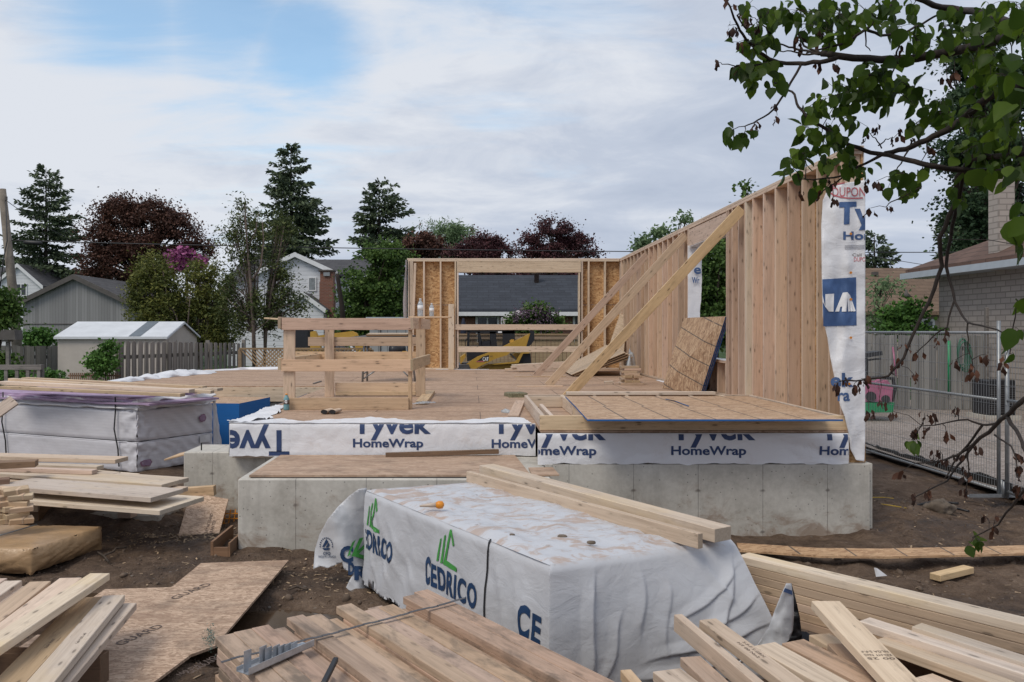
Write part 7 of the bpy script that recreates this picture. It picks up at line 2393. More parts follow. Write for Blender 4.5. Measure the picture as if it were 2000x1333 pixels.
# things along the back of the yard
t = thing('ride_on_toy', 'pink and green plastic ride on toy before the grey fence', 'toy', P(1716, 810, 16.4))
gz = gravel_z(16.2)
MB().prism([P(1680, 787, 16.3), P(1747, 787, 16.3), P(1744, 806, 16.3), P(1684, 806, 16.3)], (0, 0.55, 0)).build('base', M['green_pl'], t)
for a in ([(1686, 785), (1690, 752), (1704, 744), (1712, 748), (1718, 768), (1716, 785)], [(1718, 785), (1719, 750), (1733, 743), (1744, 756), (1742, 785)]):
    slab('body_panel', a, 16.35, 0.4, M['pink'], t)
MB().tube([P(1701, 775, 16.30), P(1701, 775, 16.36)], 0.10, 16).build('wheel', M['black'], t)
MB().tube([P(1730, 780, 16.30), P(1730, 780, 16.36)], 0.08, 16).build('wheel', M['black'], t)
MB().tube([P(1742, 785, 16.5), P(1748, 760, 16.5), P(1744, 740, 16.5), P(1722, 737, 16.5), P(1690, 739, 16.5)], 0.035, 8).build('roll_bar', M['black'], t)
t = thing('barbecue', 'black barbecue with a side shelf against the grey fence', 'barbecue', P(1700, 790, 17.4))
MB().lohi((P(1660, 0, 17.4).x, 17.3, 0.95), (P(1694, 0, 17.4).x, 17.8, 1.4), 0.05).build('hood', M['blackm'], t)
MB().prism([P(1694, 690, 17.3), P(1723, 686, 17.3), P(1724, 694, 17.3), P(1694, 699, 17.3)], (0, 0.4, 0)).build('side_shelf', M['blackm'], t)
MB().tube([P(1694, 704, 17.4), P(1720, 701, 17.4)], 0.02, 6).build('shelf_rail', M['blackm'], t)
for x in (1664, 1692):
    MB().tube([(P(x, 0, 17.4).x, 17.4, gravel_z(17.4)), (P(x, 0, 17.4).x, 17.4, 1.0)], 0.025, 6).build('leg', M['blackm'], t)
c = P(1878, 688, 18.28)
m = MB()
for k in range(6):
    rx, rz = 0.09 + 0.012 * k, 0.30 + 0.02 * (k % 3)
    m.tube([c + Vector((rx * math.cos(a) + 0.01 * k, -0.012 * k, rz * math.sin(a) - 0.02 * k)) for a in [q * math.pi / 12 for q in range(25)]], 0.010, 5, False)
tag(m.build('garden_hose', M['hose'], None, True), 'green garden hose coiled on the grey fence', 'hose')
tag(MB().tube([P(1853.5, 666, 18.3), P(1853.5, 766, 18.3)], 0.03, 8).build('green_pole', M['green_pl']), 'bright green upright pole on the grey fence left of the hose', 'pole')
tag(MB().tube([P(1744, 678, 18.3), P(1750, 735, 18.2)], 0.018, 6).build('broom_handle', M['pink']), 'thin pink handle leaning on the grey fence', 'handle')
t = thing('air_conditioner', 'dark square air conditioner unit beside the brick house', 'air conditioner', (P(1947, 0, 16.8).x, 16.8, 0.15))
x0, x1 = W2(1918, 16.8), W2(1972, 16.8)
MB().lohi((x0, 16.6, 0.24), (x1, 17.15, Z2(742, 16.8)), 0.02).build('casing', M['blackm'], t)
m = MB()
for k in range(13): m.lohi((x0 + 0.03, 16.575, 0.30 + k * 0.045), (x1 - 0.03, 16.597, 0.315 + k * 0.045))
m.build('grille', M['strap'], t)
MB().lohi((x0 - 0.05, 16.5, 0.10), (x1 + 0.05, 17.25, 0.238)).build('plinth', M['concrete'], t)
tag(MB().lohi((W2(1926, 17.6), 17.6, 0.1), (W2(1932, 17.6), 17.68, Z2(601, 17.6)), 0.008).build('grey_post', M['grey_wood']), 'tall grey wooden post at the corner of the brick house', 'post')
# ------------------------------------------------------------------ trees
DIA = [(0, 0, 0), (0.5, 0.5, 0.04), (1, 0, 0), (0.5, -0.5, 0.04)]
DIF = [(0, 1, 2, 3)]


def conifer(label, px, ytop, hw, ybot, Y, seed, group=None, name='spruce_tree', whorl=0.36, lean=0.0, right=1.0, left=1.0, mat='spruce', per=7, droop=0.35, power=0.85, ground=0.0):
    rng = np.random.default_rng(seed)
    x0 = W2(px, Y); zt = Z2(ytop, Y); zb = Z2(ybot, Y); rw = hw * Y / F
    H = zt - zb
    t = thing(name, label, 'tree', (x0, Y, ground), group)
    MB().tube([(x0, Y, ground), (x0 + lean * 0.5, Y, (zt + ground) / 2), (x0 + lean, Y, zt - 0.1)], [0.22, 0.14, 0.015], 7).build('trunk', M['bark_dark'], t)
    pos, dirs, sc = [], [], []
    lim = MB()
    z = zt - 0.15
    while z > zb:
        f = (zt - z) / H
        rr = rw * (f ** power)
        for k in range(max(3, int(per * (0.5 + 0.5 * f)))):
            az = rng.uniform(0, 2 * math.pi)
            L = (rr * rng.uniform(0.62, 1.12) + 0.12) * (right if math.cos(az) > 0 else left)
            if rng.random() < 0.12: L *= 0.55
            dz = rng.uniform(-0.15, 0.15)
            base = np.array([x0 + lean * (1 - (zt - z) / (zt - ground)), Y, z + dz])
            o = np.array([math.cos(az), math.sin(az), 0])
            up0 = 0.55 * (1 - f) ** 2
            dd = droop * (0.4 + f)
            n = max(3, int(L / 0.17))
            prev = None
            for q in range(1, n + 1):
                s = q / n
                p = base + o * L * s + np.array([0, 0, L * (up0 * s - dd * s * (1 - 0.55 * s ** 2))])
                for r in range(9):
                    sd = np.array([-o[1], o[0], 0]) * rng.normal() * (0.20 * L * (1 - s * 0.6) + 0.08)
                    pp = p + sd + np.array([0, 0, -abs(rng.normal()) * 0.07 - np.linalg.norm(sd) * 0.2])
                    d = o * rng.uniform(0.3, 1.0) + sd * 1.6 + np.array([0, 0, rng.uniform(-0.55, 0.2)]) + rng.normal(size=3) * 0.25
                    pos.append(pp); dirs.append(d); sc.append(rng.uniform(0.26, 0.50) * (0.75 + 0.25 * f))
            if f > 0.1 and k % 2 == 0:
                lim.tube([base, base + o * L * 0.6 + np.array([0, 0, L * (up0 * .6 - dd * .5)])], [0.035, 0.012], 3, False)
        z -= whorl * (0.65 + 0.5 * f) * rng.uniform(0.75, 1.25)
    lim.build('limbs', M['bark_dark'], t)
    sc = np.array(sc)
    instanced('crown', DIA, DIF, pos, basis(np.array(dirs), rng.normal(size=(len(pos), 3))), np.stack([sc, sc * 0.42, sc], 1), M[mat], t)
    return t


def broadleaf(label, lobes, Y, mat, n, leaf, seed, trunk=None, group=None, name='leafy_tree', cat='tree', clump=0.55, cover=0.55, ground=0.0, bark='bark', flat=0.55, tr=0.2, aspect=0.75, extra=None, hang=0.0):
    rng = np.random.default_rng(seed)
    tx = W2(trunk if trunk is not None else lobes[0][0], Y)
    t = thing(name, label, cat, (tx, Y, ground), group)
    areas = np.array([l[2] * l[3] for l in lobes], float); areas /= areas.sum()
    pos, dirs = [], []
    mb = MB()
    zmin = min(Z2(l[1] + l[3], Y) for l in lobes)
    fork = Vector((tx, Y, ground + (zmin - ground) * 0.9 + 0.3))
    mb.tube([(tx, Y, ground - 0.1), (tx + 0.03, Y, (ground + fork.z) / 2), fork], [tr, tr * 0.8, tr * 0.65], 8)
    for l, a in zip(lobes, areas):
        cx, cz = W2(l[0], Y), Z2(l[1], Y); rx, rz = l[2] * Y / F, l[3] * Y / F
        ry = min(rx, rz) * 1.0 + 0.15 * max(rx, rz)
        nl = int(n * a); nc = max(6, int(nl / 110))
        c = rng.normal(size=(nc, 3)); c /= np.linalg.norm(c, axis=1, keepdims=True)
        wob = np.array([noise.noise(Vector((q * 1.7 + seed * 3.1 + l[0] * 0.37).tolist())) for q in c])
        c *= (0.86 + 0.55 * wob)[:, None]
        c *= rng.uniform(cover, 1.0, (nc, 1)) ** 0.6
        c = c * np.array([rx, ry, rz]) * 0.92 + np.array([cx, Y, cz])
        idx = rng.integers(0, nc, nl)
        cs = clump * rng.uniform(0.6, 1.35, nc)
        off = rng.normal(size=(nl, 3)) * np.array([1, 1, flat])
        p = c[idx] + off * cs[idx][:, None] * 0.55
        if nl > 1500:
            fq = 0.75 / clump
            keep = np.array([noise.noise(Vector((q[0] * fq, q[1] * fq, q[2] * fq * 1.3 + seed))) > -0.16 for q in p.tolist()])
            p = p[keep]; nl = len(p)
        pos.append(p); d = rng.normal(size=(nl, 3)) * np.array([1, 1, 0.7]); d[:, 2] -= 0.25 + hang
        dirs.append(d)
        for k in range(min(nc, 14)):
            q = Vector(c[k]); mid = fork.lerp(q, 0.5) + Vector((0, 0, 0.12 * (q - fork).length))
            mb.tube([fork, mid, q], [tr * 0.45, tr * 0.22, 0.012], 4, False)
    mb.build('trunk', M[bark], t)
    pos = np.concatenate(pos); dirs = np.concatenate(dirs)
    sc = leaf * rng.uniform(0.6, 1.35, len(pos))
    instanced('crown', DIA, DIF, pos, basis(dirs, rng.normal(size=(len(pos), 3))), np.stack([sc, sc * aspect, sc], 1), M[mat], t)
    return t


SP = 'tall spruces behind the site'
conifer('broad dark spruce behind the grey garage at the left', 90, 325, 122, 625, 58, 1, SP, whorl=0.40, power=0.72, per=7)
conifer('tallest pointed spruce rising behind the white house', 568, 281, 106, 505, 60, 2, SP, power=0.80, droop=0.5, per=8)
conifer('lopsided dark spruce right of the white house', 740, 354, 84, 525, 56, 3, SP, power=0.62, right=1.3, left=0.8, per=8)
conifer('small distant spruce right of the wrapped wall end', 1708, 456, 62, 545, 50, 4, SP, power=0.75, per=7)
conifer('drooping spruce behind the brick house chimney', 1880, 370, 55, 560, 42, 5, SP, power=0.5, droop=0.6, per=6)

RM = 'dark red maples in the background'
broadleaf('large round copper maple behind the grey garage', [(235, 412, 48, 34), (292, 425, 58, 38), (342, 448, 46, 36), (212, 465, 42, 44), (382, 482, 34, 24), (275, 480, 80, 42), (335, 502, 60, 34), (202, 520, 44, 36), (262, 535, 62, 22)], 50, 'maple_red', 76000, 0.135, 21, 280, RM, 'maple_tree', clump=0.75, cover=0.35)
broadleaf('plum coloured maple above the rear wall left of the header', [(945, 478, 42, 26), (910, 490, 30, 18), (978, 490, 30, 16), (940, 505, 60, 25)], 52, 'maple_plum', 24000, 0.14, 22, 940, RM, 'maple_tree', clump=0.6, cover=0.35)
broadleaf('taller plum maple above the middle of the rear wall', [(1085, 447, 40, 22), (1040, 472, 28, 16), (1125, 468, 32, 18), (1090, 485, 44, 22), (1140, 492, 34, 10), (1035, 495, 26, 14), (1085, 505, 50, 16)], 52, 'maple_plum', 17000, 0.14, 23, 1085, RM, 'maple_tree', clump=0.6, cover=0.3)
broadleaf('small copper maple beside the lopsided spruce', [(828, 475, 32, 24), (850, 490, 28, 16), (800, 492, 22, 20)], 54, 'maple_red', 11000, 0.17, 24, 830, RM, 'maple_tree', clump=0.55)
broadleaf('low copper maple crowns showing under the door header', [(960, 545, 60, 18), (1060, 542, 60, 20), (1120, 545, 30, 18)], 60, 'maple_plum', 7000, 0.3, 25, 1000, RM, 'maple_tree')
broadleaf('pale green willow between the spruce and the plum maple', [(865, 458, 40, 30), (905, 460, 32, 26), (880, 490, 60, 30)], 66, 'willow', 9000, 0.36, 26, 880, None, 'willow_tree', clump=0.7, aspect=0.22, hang=0.5)
broadleaf('bright green leafy tree left of the rear wall', [(752, 500, 44, 38), (730, 560, 62, 50), (710, 595, 50, 42), (760, 580, 42, 60), (720, 635, 80, 36)], 36, 'green', 42000, 0.14, 27, 715, None, 'leafy_tree', clump=0.55, cover=0.3)
broadleaf('green tree seen through the right window opening', [(1390, 540, 60, 80), (1400, 620, 80, 70), (1350, 590, 50, 60), (1440, 480, 40, 70)], 26, 'green', 30000, 0.12, 28, 1395, None, 'leafy_tree', clump=0.45, cover=0.3)
broadleaf('sparse light green tree rising above the stud wall', [(1268, 470, 36, 16), (1300, 455, 28, 14), (1335, 428, 12, 14), (1245, 490, 18, 12), (1320, 500, 60, 25)], 40, 'willow', 2600, 0.22, 29, 1310, None, 'leafy_tree', clump=0.4, cover=0.3, aspect=0.5)
broadleaf('thin leafy branch top showing above the wall near the brace', [(1455, 368, 8, 10), (1460, 385, 7, 8), (1450, 400, 9, 10)], 24, 'green', 160, 0.14, 30, 1456, None, 'leafy_tree', clump=0.2, tr=0.05)
broadleaf('big dark maple behind the brick house at the right', [(1900, 110, 55, 50), (1960, 170, 70, 60), (1890, 200, 50, 45), (1870, 300, 45, 45), (1940, 310, 70, 80), (1900, 410, 60, 60), (1985, 420, 40, 80), (1880, 480, 45, 40)], 33, 'dark_green', 46000, 0.16, 31, 1940, None, 'maple_tree', clump=0.55, cover=0.3, tr=0.3)
broadleaf('magenta flowering redbud beside the copper maple', [(362, 500, 20, 14), (352, 515, 15, 14), (378, 512, 16, 12)], 34, 'magenta', 2600, 0.16, 32, 365, None, 'redbud_tree', clump=0.3, bark='bark_grey', tr=0.08)
broadleaf('lilac bush with mauve flowers behind the doorway', [(1045, 612, 36, 22), (1015, 625, 26, 18), (1080, 628, 26, 20), (1045, 650, 50, 22)], 30.5, 'green', 9000, 0.10, 33, 1045, None, 'lilac_bush', 'bush', clump=0.3, cover=0.4, tr=0.06)
lb = [o for o in bpy.data.objects if o.get('label', '').startswith('lilac bush')][0]
rng = np.random.default_rng(5)
pos = []
for k in range(46):
    a = rng.uniform(0, 2 * math.pi); r = math.sqrt(rng.uniform(0.05, 1))
    c = P(1045 + 48 * r * math.cos(a), 622 + 24 * r * math.sin(a), 30.0 + rng.uniform(-0.1, 0.2))
    pos.append(np.array(c) + rng.normal(size=(26, 3)) * np.array([0.05, 0.05, 0.09]))
pos = np.concatenate(pos)
sc = rng.uniform(0.04, 0.08, len(pos))
instanced('blossom', DIA, DIF, pos, basis(rng.normal(size=(len(pos), 3))), sc, M['lilacfl'], lb)

CG = 'olive cedars behind the board fence'


def cedar(label, lobes, Y, n, seed, stems, mat='cedar', leaf=0.11, clump=0.30):
    t = broadleaf(label, lobes, Y, mat, n, leaf, seed, stems[0][0][0][0], CG, 'cedar_tree', clump=clump, cover=0.25, bark='bark_grey', flat=1.3, tr=0.05, aspect=0.4)
    m = MB()
    for pts, r in stems:
        q = [P(x, y, Y - 0.25) for x, y in pts]
        m.tube(q, [r * (1 - 0.7 * k / max(1, len(q) - 1)) for k in range(len(q))], 6)
    m.build('stems', M['bark_grey'], t)
    return t


cedar('bushy olive cedar at the left of the cedar row', [(300, 535, 40, 40), (275, 580, 34, 50), (325, 580, 40, 60), (300, 630, 50, 50)], 27, 26000, 41, [([(340, 700), (338, 640), (325, 570), (318, 530)], 0.06), ([(352, 690), (345, 620), (330, 590)], 0.05), ([(360, 690), (368, 620), (372, 570)], 0.04)])
cedar('olive cedar with bare lower stems in the middle of the row', [(395, 550, 40, 55), (420, 600, 40, 50), (380, 620, 40, 60), (425, 650, 40, 40)], 27.5, 22000, 42, [([(388, 700), (388, 620), (392, 540)], 0.05), ([(400, 690), (408, 610), (400, 550)], 0.05)])
cedar('thin ragged tree with a tall bare trunk before the white house', [(478, 418, 26, 26), (460, 455, 34, 26), (500, 470, 24, 30), (470, 500, 40, 22), (455, 560, 40, 50), (500, 600, 30, 36), (450, 620, 36, 40)], 26.5, 8000, 43,
      [([(497, 720), (495, 640), (490, 560), (482, 470), (478, 400)], 0.08), ([(492, 590), (470, 570), (445, 548), (425, 545)], 0.03), ([(492, 550), (510, 520), (515, 470), (512, 430)], 0.04), ([(490, 620), (460, 600), (440, 580)], 0.03), ([(490, 520), (465, 490), (455, 450)], 0.03), ([(494, 650), (520, 630), (540, 610)], 0.03), ([(487, 480), (500, 450), (505, 415)], 0.025)], mat='cedar_dark', leaf=0.11, clump=0.28)
cedar('dark leaning cedar right of the ragged thin tree', [(552, 450, 28, 40), (540, 520, 28, 44), (555, 570, 30, 40), (530, 620, 34, 40), (585, 600, 18, 16)], 27, 9000, 44, [([(516, 715), (520, 640), (530, 570), (545, 500), (555, 440)], 0.065), ([(522, 640), (550, 600), (585, 590)], 0.03)], mat='cedar_dark', leaf=0.11)

broadleaf('green vine bush climbing the beige shed wall', [(205, 700, 18, 24), (195, 722, 22, 14), (215, 680, 12, 12), (188, 706, 10, 12)], 18.0, 'vine', 2600, 0.075, 51, 205, None, 'vine_bush', 'bush', clump=0.16, tr=0.02)
broadleaf('green shrub before the grey garage left of the shed', [(65, 660, 18, 12), (90, 655, 18, 14), (75, 668, 26, 12)], 30, 'vine', 2200, 0.13, 52, 80, None, 'green_shrub', 'bush', clump=0.3, tr=0.03)
broadleaf('layered green tree cut off by the left frame edge', [(0, 585, 30, 14), (12, 600, 24, 12), (-5, 625, 28, 14), (0, 700, 22, 14), (5, 720, 24, 14)], 21, 'green', 5200, 0.10, 53, -10, None, 'leafy_tree', clump=0.3, tr=0.06)
broadleaf('low green plants under the dark board fence', [(20, 735, 30, 10), (90, 735, 22, 8)], 19, 'vine', 1500, 0.09, 54, 40, None, 'green_shrub', 'bush', clump=0.2, tr=0.02)
broadleaf('bright green shrub above the grey fence before the tan roofed house', [(1762, 622, 26, 26), (1775, 605, 16, 18), (1750, 640, 30, 14)], 21, 'vine', 3000, 0.10, 55, 1762, None, 'green_shrub', 'bush', clump=0.28, tr=0.04)
broadleaf('feathery light green sapling beside the wrapped wall end', [(1712, 560, 12, 24), (1735, 560, 18, 26), (1705, 600, 16, 30), (1725, 630, 20, 20)], 22, 'willow', 700, 0.13, 56, 1712, None, 'sapling', 'tree', clump=0.3, tr=0.03, aspect=0.4)
broadleaf('leafy hedge peeking over the far right of the grey fence', [(1800, 650, 30, 12), (1850, 655, 30, 8)], 20.5, 'vine', 1500, 0.09, 57, 1820, None, 'green_shrub', 'bush', clump=0.25, tr=0.03)
t = thing('dead_trunk', 'dark bare leaning trunk before the bright green tree', 'tree trunk', P(668, 660, 33))
MB().tube([P(672, 660, 33), P(668, 600, 33), P(660, 545, 33), P(659, 535, 33)], [0.12, 0.1, 0.08, 0.07], 8).build('trunk', M['bark_dark'], t)

# distant tree line closing the horizon
rng = np.random.default_rng(77)
N = 30000
xx = rng.uniform(-95, 110, N)
topz = 7.2 + 2.2 * np.sin(xx * 0.21) + 1.2 * np.sin(xx * 0.67 + 1)
zz_ = topz * rng.uniform(0, 1, N) ** 0.7
pos = np.stack([xx, 100 + rng.normal(size=N) * 2.0, zz_], 1)
sc = rng.uniform(0.5, 1.1, N)
o = instanced('distant_treeline', DIA, DIF, pos, basis(rng.normal(size=(N, 3))), sc, M['dark_green'])
tag(o, kind='stuff')

# ------------------------------------------------------------------ linden hanging into the picture from the right
LT = thing('linden_tree', 'linden branches with green and wilted brown leaves hanging in at the upper right', 'tree', (3.1, 2.3, 0))


def LYd(px, py):
    return 3.15 - max(0.0, (px - 1880) / 120.0) * 0.55 + 0.12 * math.sin(px * 0.021 + py * 0.013)


BRN = [
    ([(2000, 60), (1968, 72), (1890, 95), (1840, 105), (1770, 116), (1720, 117), (1640, 110), (1605, 105)], 11, 6),
    ([(1640, 110), (1600, 122), (1560, 124), (1520, 122), (1495, 110), (1465, 85), (1445, 60), (1430, 25), (1415, -5)], 5, 1.6),
    ([(1565, 126), (1535, 180), (1510, 215), (1480, 235), (1455, 247)], 2.6, 1.2),
    ([(2000, 52), (1960, 40), (1900, 22), (1840, 15), (1790, -3)], 9, 5),
    ([(1750, -3), (1735, 15), (1700, 50), (1680, 65), (1650, 85), (1620, 92), (1575, 104)], 4, 1.6),
    ([(1690, 58), (1720, 70), (1760, 68), (1800, 48), (1835, 28)], 3, 2),
    ([(1605, 105), (1570, 90), (1555, 50), (1540, 20)], 2.5, 1.2),
    ([(1605, 105), (1560, 98), (1530, 88), (1500, 78)], 2.5, 1.2),
    ([(1600, 107), (1570, 107), (1545, 100), (1520, 100)], 2.2, 1.0),
    ([(2000, 338), (1850, 330), (1800, 320), (1760, 310), (1725, 302), (1690, 295), (1650, 280), (1620, 257), (1580, 232), (1560, 210), (1552, 185), (1535, 172), (1512, 162)], 6, 1.5),
    ([(2000, 165), (1930, 190), (1890, 225), (1850, 255), (1810, 275), (1770, 292), (1728, 300)], 9, 4.5),
    ([(1728, 300), (1690, 320), (1640, 345), (1600, 350), (1560, 350)], 3, 1.0),
    ([(1720, 303), (1660, 335), (1620, 365), (1590, 390)], 2.5, 0.9),
    ([(2000, 300), (1900, 310), (1870, 345), (1865, 400), (1835, 465), (1840, 520), (1815, 590), (1790, 640), (1765, 700), (1735, 735), (1690, 742), (1640, 745)], 6, 1.4),
    ([(1905, 300), (1880, 350), (1860, 440), (1848, 520), (1865, 590), (1890, 630), (1930, 640), (1975, 655)], 4.5, 1.2),
    ([(1863, 590), (1850, 640), (1820, 660), (1790, 690)], 2, 1.0),
    ([(1890, 632), (1890, 680), (1900, 715)], 1.6, 0.8),
    ([(2000, 780), (1975, 805), (1945, 830), (1900, 870), (1870, 890), (1840, 900), (1790, 905)], 5.5, 1.2),
    ([(1945, 828), (1920, 830), (1890, 820), (1840, 828), (1800, 832)], 2.6, 1.0),
    ([(1918, 832), (1890, 870), (1862, 905), (1845, 935)], 2.6, 1.2),
    ([(1900, 872), (1870, 910), (1850, 940), (1800, 965), (1780, 975)], 2.6, 1.0),
    ([(1968, 815), (1990, 850), (2004, 885)], 4, 3),
    ([(1943, 850), (1975, 872), (1985, 895), (1988, 930)], 2, 1),
    ([(2010, 945), (1975, 992), (1950, 1025), (1900, 1050)], 3, 1.0),
    ([(1890, 880), (1892, 920), (1886, 965)], 1.8, 0.8),
    ([(1440, 30), (1460, 60), (1466, 70)], 1.8, 1), ([(1505, 66), (1490, 50), (1478, 40)], 1.6, 0.8), ([(1690, 60), (1691, 90), (1700, 100)], 1.6, 0.8),
    ([(1690, 145), (1715, 150), (1740, 120)], 1.8, 0.8), ([(1755, 120), (1740, 150), (1738, 180)], 1.8, 0.8), ([(1750, 115), (1758, 80), (1760, 70)], 2, 1.2),
    ([(1525, 122), (1450, 130), (1410, 126)], 1.8, 0.8), ([(1785, 280), (1760, 320), (1745, 345)], 2, 0.8), ([(1722, 290), (1710, 270), (1700, 262)], 1.4, 0.7), ([(1715, 285), (1730, 272), (1745, 270)], 1.4, 0.7),
    ([(1810, 275), (1812, 295), (1800, 315)], 1.4, 0.7), ([(1800, 365), (1740, 395), (1730, 405)], 1.5, 0.7),
]
mb = MB()
nodes = []
OUT = []
for pts, r0, r1 in BRN:
    w, rad = [], []
    n = len(pts)
    # subdivide with a little wobble
    for i in range(n - 1):
        for k in range(3):
            f = k / 3
            x = pts[i][0] + (pts[i + 1][0] - pts[i][0]) * f; y = pts[i][1] + (pts[i + 1][1] - pts[i][1]) * f
            if k: x += 1.6 * math.sin(x * 0.7 + y); y += 1.6 * math.cos(x + y * 0.6)
            w.append((x, y)); rad.append(r0 + (r1 - r0) * (i + f) / (n - 1))
    w.append(pts[-1]); rad.append(r1)
    W3 = [P(x, y, LYd(x, y)) for x, y in w]
    R3 = [max(0.0012, q * LYd(*pp) / F) for q, pp in zip(rad, w)]
    if pts[0][0] >= 1995:
        e = W3[0]; root = Vector((3.05, 2.35, min(4.6, max(1.3, e.z * 0.75 + 0.55))))
        ext = []
        for f in (0.0, 0.2, 0.4, 0.6, 0.8):
            q = root.lerp(e, f)
            q += Vector((0.05 * math.sin(f * 9 + e.z * 5), 0.07 * math.sin(f * 7 + e.z * 3), 0.10 * math.sin(math.pi * f) + 0.04 * math.sin(f * 11 + e.z)))
            ext.append(q)
            if f > 0.1 and e.z > 2.0: OUT.append(q)
        W3 = ext + W3
        R3 = [R3[0] * k for k in (2.0, 1.7, 1.45, 1.25, 1.1)] + R3
    mb.tube(W3, R3, 7, True)
    nodes += [(x, y) for x, y in w]
mb.tube([(3.15, 2.35, -0.1), (3.1, 2.36, 1.5), (3.06, 2.35, 3.2), (3.0, 2.3, 5.2)], [0.2, 0.16, 0.13, 0.06], 12)
nodes = np.array(nodes)
CLU = [(1460, 12, 5, 14), (1500, 25, 7, 14), (1530, 20, 6, 14), (1560, 20, 9, 22), (1600, 20, 12, 26), (1640, 28, 13, 22), (1580, 50, 9, 20), (1615, 60, 10, 20), (1650, 55, 9, 18), (1480, 45, 4, 10), (1690, 20, 7, 16), (1720, 15, 6, 12), (1780, 15, 5, 12), (1860, 20, 8, 16),
       (1930, 15, 9, 18), (1985, 10, 7, 16), (1845, 55, 5, 10), (1790, 80, 7, 12), (1878, 60, 5, 12), (1855, 75, 4, 10), (1905, 40, 5, 12), (1945, 60, 5, 12), (1465, 90, 7, 14), (1490, 85, 6, 12), (1510, 75, 5, 10), (1450, 130, 7, 12), (1480, 130, 6, 12), (1505, 125, 5, 10), (1475, 150, 6, 12), (1512, 165, 3, 7),
       (1425, 257, 4, 9), (1452, 264, 5, 10), (1480, 260, 1, 4), (1600, 200, 8, 16), (1572, 250, 6, 11), (1590, 215, 6, 11), (1640, 190, 10, 22), (1660, 180, 9, 20), (1690, 170, 11, 24), (1720, 180, 9, 18), (1745, 165, 7, 14), (1650, 230, 7, 18), (1620, 250, 7, 14), (1640, 280, 6, 16), (1570, 300, 7, 16), (1600, 272, 5, 12),
       (1790, 240, 6, 13), (1775, 195, 6, 14), (1835, 222, 8, 16), (1762, 112, 4, 8), (1700, 150, 4, 9), (1690, 122, 3, 8), (1900, 120, 8, 20), (1930, 100, 7, 16), (1950, 250, 9, 22), (1900, 230, 9, 22), (1920, 285, 10, 22), (1880, 300, 8, 18), (1960, 320, 9, 22), (1905, 350, 6, 16), (1655, 322, 8, 16), (1680, 332, 5, 12), (1592, 360, 4, 12),
       (1550, 330, 6, 14), (1612, 315, 5, 10), (1740, 350, 4, 12), (1772, 345, 7, 14), (1772, 382, 5, 10), (1800, 332, 3, 8), (1880, 392, 3, 8), (1860, 370, 3, 8), (1895, 1060, 2, 5), (1912, 1056, 3, 6), (1985, 595, 3, 10), (1780, 860, 3, 5)]
CLU += [(1700 + 27 * k, 30 + 24 * ((k * 5) % 9), 6, 18) for k in range(11)] + [(1905 + 9 * k, 60 + 30 * ((k * 4) % 10), 7, 18) for k in range(11)]
BIG = [(1986, 45, 3, 14), (1965, 150, 5, 16), (1992, 120, 4, 16), (1990, 190, 4, 16), (1975, 250, 4, 16), (1985, 400, 6, 22), (1992, 480, 4, 14), (1990, 645, 5, 14), (1972, 692, 2, 8), (1980, 330, 5, 20), (1930, 330, 4, 16), (1960, 210, 4, 16)]
WIL = [(1418, 2), (1440, 20), (1445, 35), (1465, 42), (1425, 58), (1478, 58), (1400, 130), (1437, 140), (1440, 62), (1444, 90), (1470, 95), (1560, 82), (1605, 72), (1590, 88), (1600, 130), (1632, 132), (1512, 212), (1518, 234), (1477, 248), (1565, 95), (1712, 258), (1690, 268), (1742, 278), (1760, 262), (1782, 278), (1820, 295),
       (1692, 362), (1732, 410), (1700, 415), (1712, 362), (1620, 362), (1600, 385), (1865, 150), (1850, 165), (1760, 104), (1562, 385), (1628, 395), (1768, 678), (1790, 692), (1830, 672), (1853, 655), (1757, 712), (1742, 722), (1787, 742), (1895, 722), (1903, 737), (1962, 712), (1925, 700), (1865, 712), (1682, 748), (1668, 758), (1650, 752), (1632, 757),
       (1692, 748), (1697, 810), (1745, 812), (1717, 790), (1806, 815), (1822, 818), (1790, 848), (1780, 852), (1812, 842), (1848, 852), (1835, 888), (1828, 902), (1820, 892), (1892, 922), (1890, 938), (1865, 802), (1782, 977), (1815, 967), (1886, 967), (1982, 898), (1986, 922), (1990, 962), (1925, 1017), (1938, 1042), (1945, 1017), (1855, 905), (1760, 930), (1905, 880), (1870, 895)]


def twig(cx, cy, r=0.0014):
    d = np.hypot(nodes[:, 0] - cx, nodes[:, 1] - cy)
    i = int(np.argmin(d))
    if d[i] < 4: return
    nx_, ny_ = nodes[i]
    mx, my = (nx_ + cx) / 2 + 3, (ny_ + cy) / 2 - min(6, d[i] * 0.12)
    mb.tube([P(nx_, ny_, LYd(nx_, ny_)), P(mx, my, LYd(mx, my)), P(cx, cy, LYd(cx, cy))], [r * 1.5, r * 1.2, r], 4, False)


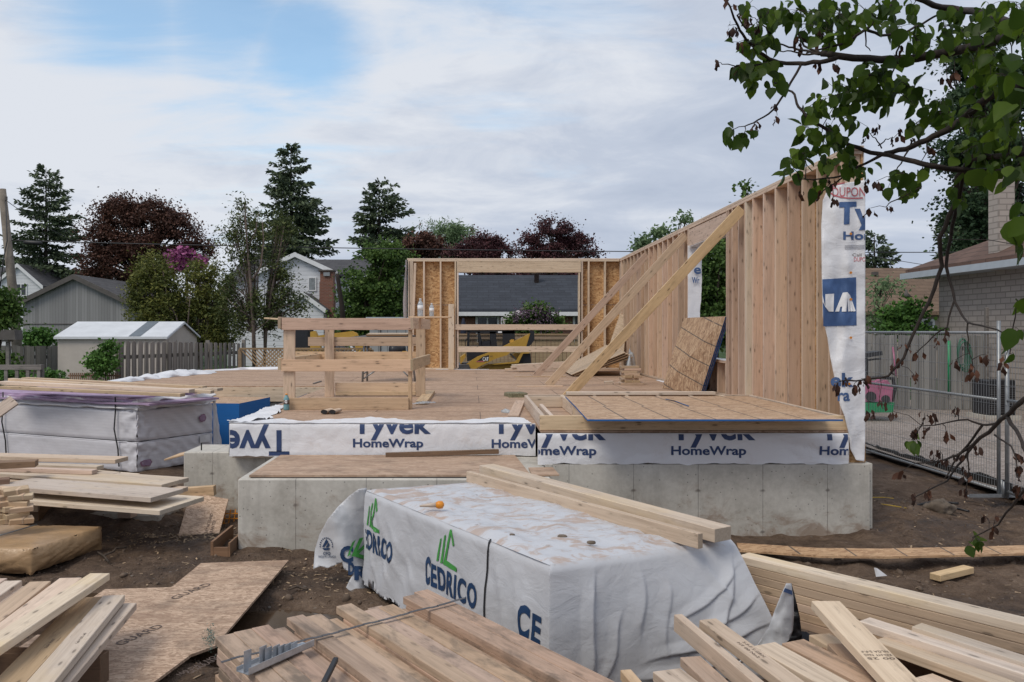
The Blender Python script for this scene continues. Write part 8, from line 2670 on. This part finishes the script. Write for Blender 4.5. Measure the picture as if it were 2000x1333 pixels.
HV = [(0, 0, 0), (0.06, 0.22, 0.05), (0.28, 0.44, 0.085), (0.52, 0.43, 0.07), (0.76, 0.26, 0.02), (1.0, 0.0, -0.10), (0.76, -0.26, 0.02), (0.52, -0.43, 0.07), (0.28, -0.44, 0.085), (0.06, -0.22, 0.05), (0.30, 0, 0.0), (0.62, 0, -0.02)]
HF = [(0, 10, 2, 1), (10, 11, 3, 2), (11, 5, 4, 3), (0, 9, 8, 10), (10, 8, 7, 11), (11, 7, 6, 5)]
rng = np.random.default_rng(3)
pos, dirs, nrm, sc = [], [], [], []
for lst, big in ((CLU, 1.0), (BIG, 1.55)):
    for (cx, cy, n, spr) in lst:
        twig(cx, cy)
        for k in range(int(n * 1.9) if big == 1.0 else n):
            x, y = cx + rng.normal() * spr * 0.85, cy + rng.normal() * spr * 0.75
            Yl = LYd(x, y) + rng.normal() * 0.10 - (0.35 if big > 1 else 0)
            pos.append(P(x, y, Yl))
            if k % 2 == 0: mb.tube([P(cx, cy, LYd(cx, cy)), P((x + cx) / 2 + 2, (y + cy) / 2 - 3, Yl), pos[-1]], [0.0010, 0.0009, 0.0008], 3, False)
            dirs.append((rng.normal() * 0.55, rng.normal() * 0.35, -0.75 + rng.normal() * 0.35))
            nrm.append((rng.normal() * 0.6, -0.75 + rng.normal() * 0.5, 0.55 + rng.normal() * 0.4))
            sc.append((0.028 + 0.042 * rng.random() ** 1.3) * big * (Yl / 3.1))
for q in OUT:
    for j in range(4):
        tip = q + Vector((rng.normal() * 0.14, rng.normal() * 0.22, rng.normal() * 0.16))
        tip.x = max(tip.x, 0.72 * tip.y + 0.12)
        mb.tube([q, q.lerp(tip, 0.5) + Vector((0, 0, 0.03)), tip], [0.004, 0.003, 0.0015], 4, False)
        for k in range(9):
            c = tip + Vector((rng.normal() * 0.07, rng.normal() * 0.08, rng.normal() * 0.07))
            if c.x < 0.70 * c.y + 0.06: continue
            pos.append(c); dirs.append((rng.normal() * 0.55, rng.normal() * 0.35, -0.75 + rng.normal() * 0.35)); nrm.append((rng.normal() * 0.6, -0.5 + rng.normal() * 0.6, 0.7 + rng.normal() * 0.4)); sc.append(0.04 + 0.05 * rng.random())
dirs = np.array(dirs); nrm = np.array(nrm)
t_ = dirs / np.linalg.norm(dirs, axis=1, keepdims=True)
b_ = np.cross(nrm, t_); b_ /= np.linalg.norm(b_, axis=1, keepdims=True)
n_ = np.cross(t_, b_)
sc = np.array(sc)
s3 = np.stack([sc, sc * rng.uniform(0.55, 1.05, len(sc)), sc * rng.uniform(0.3, 2.2, len(sc))], 1)
instanced('foliage', HV, HF, pos, np.stack([t_, b_, n_], 2), s3, M['linden'], LT, True)
WV = [(0, 0, 0), (0.25, 0.20, 0.10), (0.6, 0.26, -0.06), (1.0, 0.10, 0.08), (0.85, -0.12, -0.10), (0.5, -0.22, 0.12), (0.2, -0.14, -0.04), (0.5, 0.02, 0.14)]
WF = [(0, 1, 7, 6), (1, 2, 7), (2, 3, 4, 7), (7, 4, 5), (6, 7, 5)]
pos, dirs, sc = [], [], []
for (cx, cy) in WIL:
    twig(cx, cy - 8, 0.001)
    for k in range(int(rng.integers(3, 6))):
        x, y = cx + rng.normal() * 4.5, cy - 8 + rng.normal() * 4
        pos.append(P(x, y, LYd(x, y) + rng.normal() * 0.015)); dirs.append((rng.normal() * 0.30, rng.normal() * 0.3, -1.0)); sc.append(rng.uniform(0.020, 0.043))
sc = np.array(sc)
instanced('wilted_foliage', WV, WF, pos, basis(np.array(dirs), rng.normal(size=(len(pos), 3))), np.stack([sc, sc * 1.0, sc * 1.0], 1), M['wilted'], LT, True)
mb.build('trunk_and_branches', M['bark_dark'], LT)
